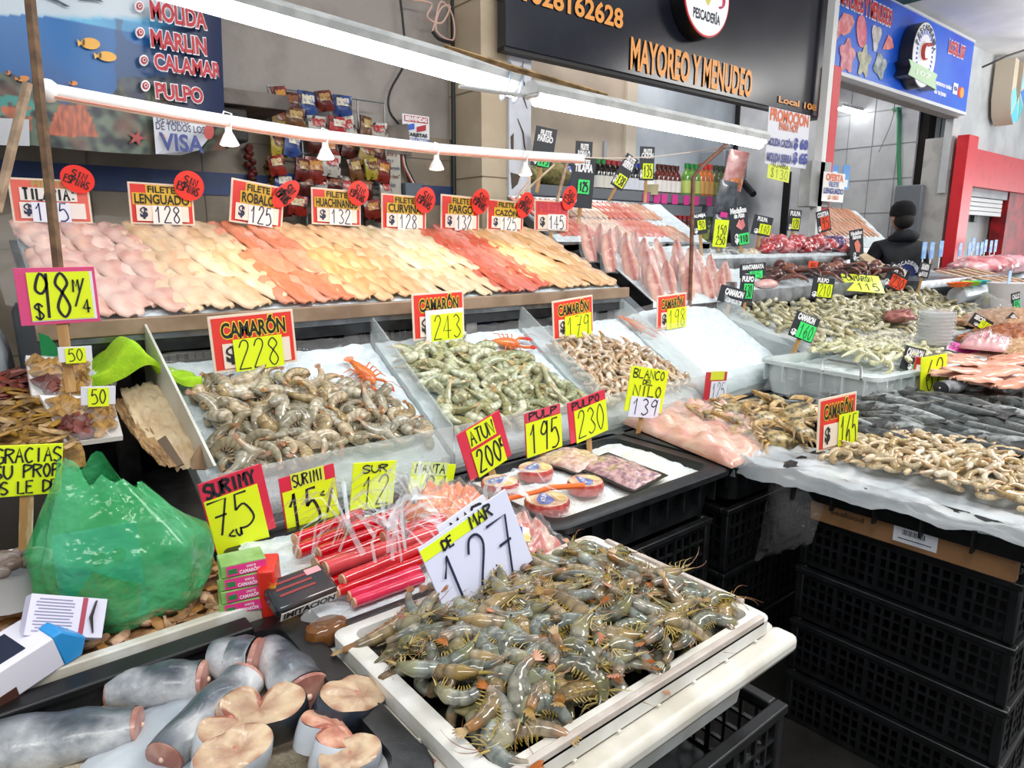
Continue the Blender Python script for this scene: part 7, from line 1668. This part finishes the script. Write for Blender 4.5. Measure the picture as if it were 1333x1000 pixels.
# ------------------------------------------------------------------ price cards
RED = '#e4392c'; CREAM = '#ead7c2'; YEL = '#e2f21a'; YB = '#f0d23c'
SINK = '#3a1512'
def filete(name, price, cx, cy, w_, h_, roll, burst, words=2):
    ly = []
    if name == 'TILAPIA':
        ly += [('text', 'FILETE', .28, .8, .74, .95, '#b59a58', None), ('rect', 'white_paper', .12, .5, .83, .79, '#ece4dc'), ('hand', 'TILAPIA:', .15, .52, .82, .77, .05),
               ('rect', 'price_box', .1, .1, .92, .46, '#efe3da'), ('text', '$', .15, .16, .24, .42, '#2a2f4c', None), ('rect', 'white_paper', .24, .02, .72, .47, '#e8e8f2'), ('hand', price, .26, .05, .7, .45, .03, '#25255c')]
    else:
        a = .08 if len(name) > 7 else .14 if len(name) > 6 else .2
        ly += [('rect', 'yellow_band', .26, .74, .74, .95, '#efc03a'), ('rect', 'yellow_band', a-.03, .47, 1.03-a, .75, '#efc03a'), ('text', 'FILETE', .29, .77, .71, .92, '#26221c', None, .025), ('text', name, a, .5, 1-a, .72, '#26221c', None, .025),
               ('rect', 'price_box', .09, .08, .9, .46, '#f3e0cf'), ('text', '$', .15, .14, .25, .4, '#2a2f4c', None), ('rect', 'white_paper', .33, .01, .78, .46, '#f3ebe4'), ('hand', price, .35, .05, .77, .44, .03, '#2c2440')]
    ly.append(('burst',)+burst+((('SIN', 'ESPINAS', SINK),)))
    return card('price_card', 'red and cream card reading filete %s %s with a round red sticker' % (name.lower().replace('ó', 'o'), price), (cx, cy, w_, h_), ly, roll=roll, board='#ea6a5a' if name == 'TILAPIA' else RED, edge=CREAM, stick=.07, Y=2.635)
filete('TILAPIA', '125', 67, 262, 104, 58, 0, (.86, 1.02, .22, .31, 22))
filete('LENGUADO', '128', 211, 266, 84, 54, 1, (.93, .98, .235, .36, 20))
filete('ROBALO', '125', 335, 266, 70, 56, 8, (1.0, .85, .17, .42, 40))
filete('HUACHINANGO', '132', 438, 270, 64, 47, 2, (.92, .93, .21, .35, 25))
filete('CURVINA', '128', 526, 277, 58, 46, 2, (.94, .9, .22, .38, 30))
filete('PARGO', '132', 599, 278, 50, 46, 2, (.98, .88, .22, .38, 30))
filete('CAZÓN', '125', 658, 281, 47, 40, 2, (.99, .9, .2, .45, 30))
card('price_card', 'small faded red card priced 145 with a round red sticker at the counter end', (718, 281, 44, 40), [('text', 'FILETE', .1, .62, .9, .9, '#c93a4c', None), ('rect', 'price_box', .08, .06, .92, .52, '#ecdcc8'), ('text', '$', .15, .14, .27, .44, '#2a2f3c', None), ('rect', 'white_paper', .36, .04, .86, .55, '#efeae6'), ('hand', '145', .38, .08, .84, .5, .035, '#2c2440'), ('burst', .98, 1.1, .2, .42, 30, ('SIN', 'ESP', SINK))], board='#dc4a3c', edge=CREAM, stick=.1, Y=2.64)
def camaron(price, cx, cy, w_, h_, roll, paper, Y=None, X=None, yaw=0, lab='', white=False):
    u0, v0, u1, v1 = paper
    ly = [('text', 'CAMARÓN', .13, .6, .88, .93, '#23231f', '#f4d83a', .03), ('rect', 'price_box', .12, .06, .92, .5, '#ecdccb'), ('text', '$', .16, .14, .28, .44, '#26262a', None)]
    if white: ly.append(('rect', 'white_paper', u0-.1, v0-.06, u1+.02, v1+.1, '#e6e6ea'))
    ly += [('rect', 'yellow_paper', u0, v0, u1, v1, YEL), ('hand', price, u0+.03, v0+.04, u1-.03, v1-.04, .022 if len(price) == 3 else .03)]
    return card('price_card', lab, (cx, cy, w_, h_), ly, roll=roll, yaw=yaw, board=RED, edge=CREAM, stick=.1, **({'Y': Y} if Y else {'X': X}))
camaron('228', 331, 443, 110, 72, -2, (.24, -.02, .82, .56), 1.95, lab='red shrimp card with a yellow 228 paper behind the left acrylic tray')
camaron('243', 571, 410, 67, 60, -1, (.32, -.06, .94, .52), 1.98, lab='red shrimp card with a yellow 243 paper over a white one', white=True)
camaron('179', 746, 413, 53, 50, -4, (.26, -.04, .92, .56), 1.975, lab='red shrimp card with a yellow 179 paper behind the third acrylic tray')
camaron('198', 874, 405, 38, 44, -2, (.3, -.02, .98, .58), 1.95, lab='red shrimp card with a yellow 198 paper behind the ice filled acrylic tray')
camaron('165', 1089, 549, 50, 68, -4, (.5, -.06, 1.02, .64), X=1.98, yaw=-15, lab='red shrimp card with a yellow 165 paper in front of the dark fish')
PINK = '#d9304a'
card('price_card', 'large bright yellow 98 card on a pink board tied to the wooden pole', (76, 385, 104, 74), [('rect', 'white_paper', .14, .06, .96, .92, '#e6e2ea'), ('rect', 'yellow_paper', .14, .08, .92, .92, YEL), ('hand', '98', .18, .12, .68, .9, .045), ('hand', '$', .16, .1, .32, .38, .03), ('hand', '/', .68, .3, .86, .8, .03), ('hand', 'M', .68, .56, .78, .78, .03), ('hand', '4', .78, .18, .9, .42, .035)], roll=0, board='#d8487c', stick=.16, Y=1.84)
for k, (cx, cy, w_, h_, Y, lab) in enumerate(((98, 461, 44, 20, 1.83, 'small white and yellow 50 card on the upper shrink wrapped tray'), (128, 515, 45, 24, 1.72, 'small white and yellow 50 card on the lower shrink wrapped tray'))):
    card('price_card', lab, (cx, cy, w_, h_), [('rect', 'yellow_paper', .2, -.08, .8, .92, YEL), ('hand', '50', .26, .08, .74, .84, .06)], board='#dcdce6', stick=.02, roll=2+4*k, Y=Y)
card('thank_you_card', 'yellow handwritten thank you card on a stick at the left edge', (36, 612, 92, 66), [('hand', 'GRACIAS', .04, .66, .99, .94, .035), ('hand', 'SU PROP', .02, .36, .98, .62, .035), ('hand', 'US LE DE', .0, .06, .95, .3, .035)], board=YEL, roll=8, stick=.1, stickc='#d8cfae', Y=1.4, cat='card')
card('price_card', 'pink and yellow surimi card priced 75 right of the green bag', (310, 660, 86, 88), [('hand', 'SURIMY', .06, .76, .86, .96, .045), ('rect', 'yellow_paper', .02, -.1, .86, .74, YEL), ('hand', '75', .02, .2, .74, .7, .03), ('hand', 'cu', .24, .1, .48, .28, .025)], board=PINK, roll=-8, stick=.1, Y=1.5)
card('price_card', 'pink and yellow surimi card priced 15 behind the red sausages', (404, 650, 74, 74), [('rect', 'yellow_strip', .2, .76, .8, 1.02, '#dfe84a'), ('hand', 'SURIMI', .22, .79, .78, .99, .025), ('rect', 'yellow_paper', .02, -.02, .98, .76, YEL), ('hand', '15', .06, .06, .66, .7, .05), ('hand', 'c', .66, .5, .76, .64, .03), ('hand', '/', .74, .2, .92, .6, .035)], board=PINK, roll=-4, stick=.1, Y=1.52)
card('price_card', 'yellow card priced 12 half hidden by plastic ribbons', (486, 632, 56, 62), [('hand', '12', .2, .1, .9, .7, .03), ('hand', 'SUR', .2, .78, .8, .94, .03)], board=YEL, roll=8, stick=.1, Y=1.5)
card('price_card', 'yellow card priced 84 standing behind the plastic ribbons', (562, 626, 56, 46), [('rect', 'white_strip', .02, .66, .8, 1.04, '#cfe08a'), ('hand', 'MANTA', .06, .72, .76, .98, .04), ('hand', '84', .3, .06, .9, .66, .05)], board=YEL, roll=14, stick=.1, Y=1.5)
card('price_card', 'tilted pink card with yellow papers reading tuna 200', (631, 580, 64, 62), [('rect', 'yellow_strip', .2, .6, .8, .98, YEL), ('hand', 'ATUN', .22, .64, .78, .93, .035), ('rect', 'yellow_paper', .18, -.02, .86, .54, YEL), ('hand', '200', .22, .06, .8, .5, .04), ('hand', 'K', .8, .3, .86, .5, .03)], board=PINK, roll=-18, stick=.1, Y=1.49)
card('price_card', 'yellow octopus card priced 195 behind the tuna tray', (707, 560, 48, 55), [('rect', 'pink_strip', .04, .8, .98, 1.02, '#d94a5e'), ('hand', 'PULP', .1, .82, .9, .99, .04), ('rect', 'yellow_paper', .0, -.02, 1.0, .78, YEL), ('hand', '195', .06, .04, .94, .72, .045)], board='#dc4456', roll=-4, stick=.08, Y=1.49)
card('price_card', 'pink and yellow card priced 230 behind the ice in the tuna tray', (765, 542, 52, 52), [('hand', 'PULPO', .1, .78, .85, .96, .04), ('rect', 'yellow_paper', .14, -.04, 1.0, .76, YEL), ('hand', '230', .18, .06, .94, .7, .03)], board=PINK, roll=-8, stick=.1, Y=1.49)
card('price_card', 'yellow handwritten card priced 139 over the bagged pink fillets', (842, 508, 48, 58), [('hand', 'BLANCO', .06, .76, .92, .95, .03), ('hand', 'DEL', .34, .62, .62, .73, .025), ('hand', 'NILO', .12, .36, .9, .6, .032), ('rect', 'white_paper', .1, -.12, .9, .34, '#dfe2f2'), ('hand', '139', .14, -.06, .86, .3, .03, '#23264a')], board=YEL, roll=12, stick=.12, Y=1.48)
card('price_card', 'small white card priced 125 over the crabs', (931, 503, 27, 38), [('rect', 'yellow_strip', .2, .72, .85, 1.02, '#d8dc3c'), ('rect', 'white_paper', .25, -.05, 1.02, .68, '#e6e8f0'), ('hand', '125', .3, .04, .95, .62, .025, '#3a3c58')], board='#c83a44', roll=6, stick=.1, Y=1.56)
t_ = card('price_sheet', 'large white sheet with handwritten 127 propped on the whole shrimp', (623, 722, 136, 104), [('rect', 'yellow_strip', -.0, .82, .72, .96, YEL), ('hand', 'DE', .2, .8, .32, .92, .03), ('hand', 'MAR', .52, .82, .78, .98, .03), ('hand', '127', .06, .06, .92, .74, .032, '#1b1d3c')], board='#d9dcf2', roll=-16, tilt=-12, stick=.03, Y=.93, cat='price sheet', thick=.003)
card('price_card', 'white card reading mar behind the large white 127 sheet', (606, 680, 74, 34), [('hand', 'MAR', .2, .15, .9, .85, .1)], board='#e0e0ea', roll=-17, tilt=-15, stick=0, Y=.96, edge=None, thick=.003)
card('price_card', 'crumpled yellow 62 card on a red and white pack at the right', (1215, 488, 34, 50), [('hand', '62', .15, .1, .9, .9, .03)], board=YEL, roll=-6, yaw=-25, stick=.1, X=2.95)
card('price_card', 'red and white card right behind the crumpled yellow 62 card', (1200, 490, 26, 50), [('rect', 'white_panel', .1, .1, .8, .8, '#e4dede'), ('rect', 'red_strip', .1, .82, .95, .98, '#a8262e')], board='#c23a40', roll=6, yaw=-25, stick=.1, X=2.98)
def chalk(lab, cx, cy, w_, h_, words, price, pc, box, roll=0, yaw=-25, Y=2.9, stick=.14, extra=()):
    ly = []
    for s, u0, v0, u1, v1 in words: ly.append(('text', s, u0, v0, u1, v1, '#eeeeee', None, .06))
    ly += list(extra)
    u0, v0, u1, v1 = box
    ly += [('text', '$', max(.04, u0-.2), .06, u0-.02, .3, '#f0f0f0', None, .05), ('rect', 'price_paper', u0, v0, u1, v1, pc), ('hand', price, u0+.06, v0+.05, u1-.06, v1-.05, .03)]
    return card('chalk_card', lab, (cx, cy, w_, h_), ly, roll=roll, yaw=yaw, board='#2b2e33', stick=stick, Y=Y, cat='price card')
GR = '#3fe070'; OR = '#f2522a'
chalk('tall black pargo card with a green price behind the lamp track end', 708, 192, 28, 52, [('FILETE', .25, .8, .75, .92), ('PARGO', .15, .64, .85, .78)], '175', GR, (.3, .02, .85, .34), 9, Y=2.98)
chalk('black robalo card standing above the tilapia chalk card', 760, 198, 22, 28, [('FILETE', .3, .62, .75, .86), ('ROBALO', .15, .2, .85, .55)], '140', GR, (.45, -.1, .9, .1), 2, Y=2.96)
chalk('large black tilapia card with a green 125 price', 758, 238, 30, 66, [('FILETE', .25, .86, .75, .95), ('TILAPIA', .12, .72, .88, .86)], '125', GR, (.3, .28, .8, .56), 4, Y=2.72)
chalk('slanting black card with a yellow price on the back fillet tray', 813, 224, 18, 46, [('FILETE', .2, .78, .8, .95), ('SIERRA', .1, .62, .9, .78)], '138', YEL, (.2, .05, .9, .4), 30, Y=2.96)
chalk('upright black card with a yellow price right of the slanting one', 842, 213, 19, 44, [('FILETE', .25, .8, .8, .92), ('CAZON', .12, .66, .9, .8)], '135', YEL, (.2, .05, .9, .5), 0, Y=2.98)
chalk('black card with a yellow 90 price left of the tall yellow paper', 911, 291, 19, 28, [('ALMEJA', .1, .75, .9, .93)], '90', YEL, (.3, .2, .85, .65), -8, Y=2.5)
card('yellow_price_paper', 'tall torn yellow paper standing on the shellfish bags', (938, 304, 18, 36), [('hand', '150', .2, .45, .9, .8, .03), ('hand', '250', .2, .1, .9, .4, .03)], board=YEL, roll=4, stick=.05, Y=2.55, yaw=-25, cat='price card')
chalk('tall black medallion card with two pink pieces pictured', 962, 294, 24, 52, [('Medallon', .08, .82, .92, .95), ('de Atun', .25, .7, .8, .82)], '110', GR, (.4, .02, .95, .3), -9, Y=2.56, extra=(('poly', 'pink_picture', [(.3, .5), (.5, .66), (.7, .55), (.6, .38)], '#e89090'), ('poly', 'pink_picture', [(.5, .6), (.72, .66), (.8, .48), (.64, .4)], '#d97a7e')))
chalk('black card with a yellow 140 price beside the medallion card', 992, 294, 25, 26, [('PULPA', .2, .72, .7, .92)], '140', YEL, (.35, .1, .95, .6), 10, Y=2.56)
chalk('black card with a yellow 120 price behind the meat bags', 1034, 287, 16, 28, [('PULPA', .1, .72, .9, .92)], '120', YEL, (.3, .1, .9, .6), 4, Y=2.72)
chalk('black card with an orange price at the right end of the meat bags', 1072, 288, 18, 28, [('COSTRA', .1, .72, .9, .92)], '95', OR, (.25, .1, .9, .7), -14, Y=2.75)
chalk('small black card with a red piece pictured among the meat bags', 1093, 325, 20, 20, [], '90', '#c8c8cc', (.5, .05, .9, .4), -18, Y=2.5, stick=.06, extra=(('poly', 'red_picture', [(.5, .45), (.7, .8), (.9, .6), (.8, .4)], '#d0303a'),))
chalk('tall black salmon card with an orange fillet pictured', 1115, 320, 18, 42, [('Medallon', .1, .84, .9, .95), ('Salmon', .2, .72, .8, .84)], '180', '#d8d8dc', (.4, .02, .8, .16), -9, Y=2.4, extra=(('poly', 'salmon_picture', [(.3, .6), (.55, .7), (.75, .5), (.65, .28), (.4, .32)], '#e88a74'),))
chalk('flat black card lying at the left of the octopus tray', 980, 352, 34, 18, [('MANTARRAYA', .1, .6, .9, .9)], '85', GR, (.35, -.1, .85, .45), -4, Y=2.02, yaw=-25, stick=.05)
chalk('black card lying on its side at the end of the ice filled acrylic tray', 953, 385, 34, 22, [('CAMARON', .2, .5, .9, .85)], '95', '#d8d8dc', (.5, .05, .9, .3), 14, Y=2.02, stick=.06)
chalk('grey card with a green 130 price in front of the octopus tray', 972, 375, 18, 36, [('PULPO', .1, .74, .9, .92)], '130', GR, (.25, .12, .9, .66), 3, Y=2.0)
chalk('black card with a yellow 210 price in front of the octopuses', 1071, 375, 28, 28, [('PULPO', .2, .76, .7, .95)], '210', YEL, (.25, .08, .92, .7), 6, Y=2.03)
card('orange_price_paper', 'bent orange price paper stuck among the octopuses', (1058, 347, 12, 14), [('hand', '95', .2, .2, .8, .8, .06)], board=OR, roll=5, stick=.03, Y=2.25, yaw=-25, cat='price card')
card('yellow_price_sheet', 'wide yellow handwritten sheet lying on the octopus tray edge', (1123, 369, 50, 24), [('hand', 'CAMARON', .1, .6, .8, .9, .05), ('hand', '115', .3, .1, .9, .5, .05)], board='#dcea2a', roll=6, tilt=-40, stick=0, Y=2.05, yaw=-25, cat='price sheet')
chalk('black card with an orange 230 price right of the wide yellow sheet', 1167, 362, 28, 32, [('CAMARON', .1, .7, .8, .95)], '230', OR, (.25, .08, .98, .6), 22, Y=2.08)
chalk('black card with a green 160 price on a stick before the shrimp pile', 1047, 426, 32, 34, [('CAMARON', .1, .72, .8, .95)], '160', GR, (.25, .04, .95, .66), 20, Y=1.6, stick=.16)
chalk('black card half hidden behind the crumpled yellow 62 card', 1188, 468, 26, 32, [('CAMARON', .1, .6, .9, .92)], '75', GR, (.55, .05, .95, .4), 14, Y=1.1, stick=.08)
chalk('small black salmon card on a stick in front of the pale board', 1203, 352, 15, 20, [('SALMON', .2, .55, .8, .9)], '20', '#d6d6da', (.3, .1, .8, .4), 10, Y=1.95, stick=.2)
card('pink_price_card', 'flat bright pink card lying on the pink fillets at the right', (1253, 455, 42, 12), [('rect', 'pink_paper', .05, .1, .98, .98, '#f048b4'), ('hand', 'BAGRE', .1, .3, .9, .8, .06)], board='#e4dfe2', roll=20, tilt=-30, stick=0, X=3.6, yaw=-45, cat='price card')
chalk('black card with a yellow price lying in front of the tan dried shrimp', 1277, 420, 28, 16, [('SECO', .1, .55, .6, .9)], '90', YEL, (.45, .05, .98, .75), 28, Y=1.32, yaw=-45, stick=.03)
chalk('narrow black card with a yellow price at the right edge over the dried shrimp', 1322, 420, 26, 14, [('SECO', .1, .55, .5, .9)], '80', '#d8e03a', (.4, .05, .98, .75), 42, Y=1.25, yaw=-45, stick=.03)
chalk('grey card with a green price standing at the right edge by the white bowl', 1322, 394, 12, 26, [('CALLO', .1, .7, .9, .92)], '95', '#58e08a', (.2, .1, .9, .62), -12, Y=1.4, stick=.04)
# sheets on the walls
card('promotion_sheet', 'white promotion sheet with prices 60 and 65 hanging under the black sign', (1026, 181, 54, 72), [('text', 'PROMOCION', .04, .78, .96, .98, '#e0682c', None, .05), ('text', 'PARA HOY', .26, .64, .72, .76, '#d8703c', None, .05), ('text', 'MOLIDA CAZÓN', .02, .34, .6, .5, '#4a4c8c', None, .05), ('text', '$ 60', .64, .33, .98, .53, '#2c3a9c', None, .05), ('text', 'MOLIDA SIERRA', .02, .06, .6, .2, '#4a4c8c', None, .05), ('text', '$ 65', .64, .06, .98, .27, '#2c3a9c', None, .05)], board='#e8e8f0', roll=0, stick=0, Y=2.94, cat='sheet', thick=.003)
card('promotion_note', 'yellow 130 note hanging below the white promotion sheet', (1014, 223, 29, 24), [('hand', '$130', .1, .1, .95, .6, .03), ('hand', 'MOJARRA', .1, .68, .9, .92, .04)], board='#e4f024', roll=4, stick=0, Y=2.94, cat='note', thick=.002)
card('offer_sheet', 'white offer sheet with orange and blue lettering on the meter cabinet', (1085, 244, 28, 38), [('text', 'OFERTA', .12, .72, .9, .94, '#e0682c', None, .05), ('text', 'FILETE', .28, .52, .72, .68, '#6a70a8', None, .04), ('text', 'LENGUADO', .05, .28, .95, .46, '#3c4690', None, .04), ('text', '$ 150', .28, .06, .74, .22, '#e8945c', None, .04)], board='#ece8e2', roll=0, stick=0, Y=2.86, cat='sheet', thick=.003)
for o in list(bpy.data.objects):
    if o.type == 'CURVE': bpy.data.objects.remove(o)
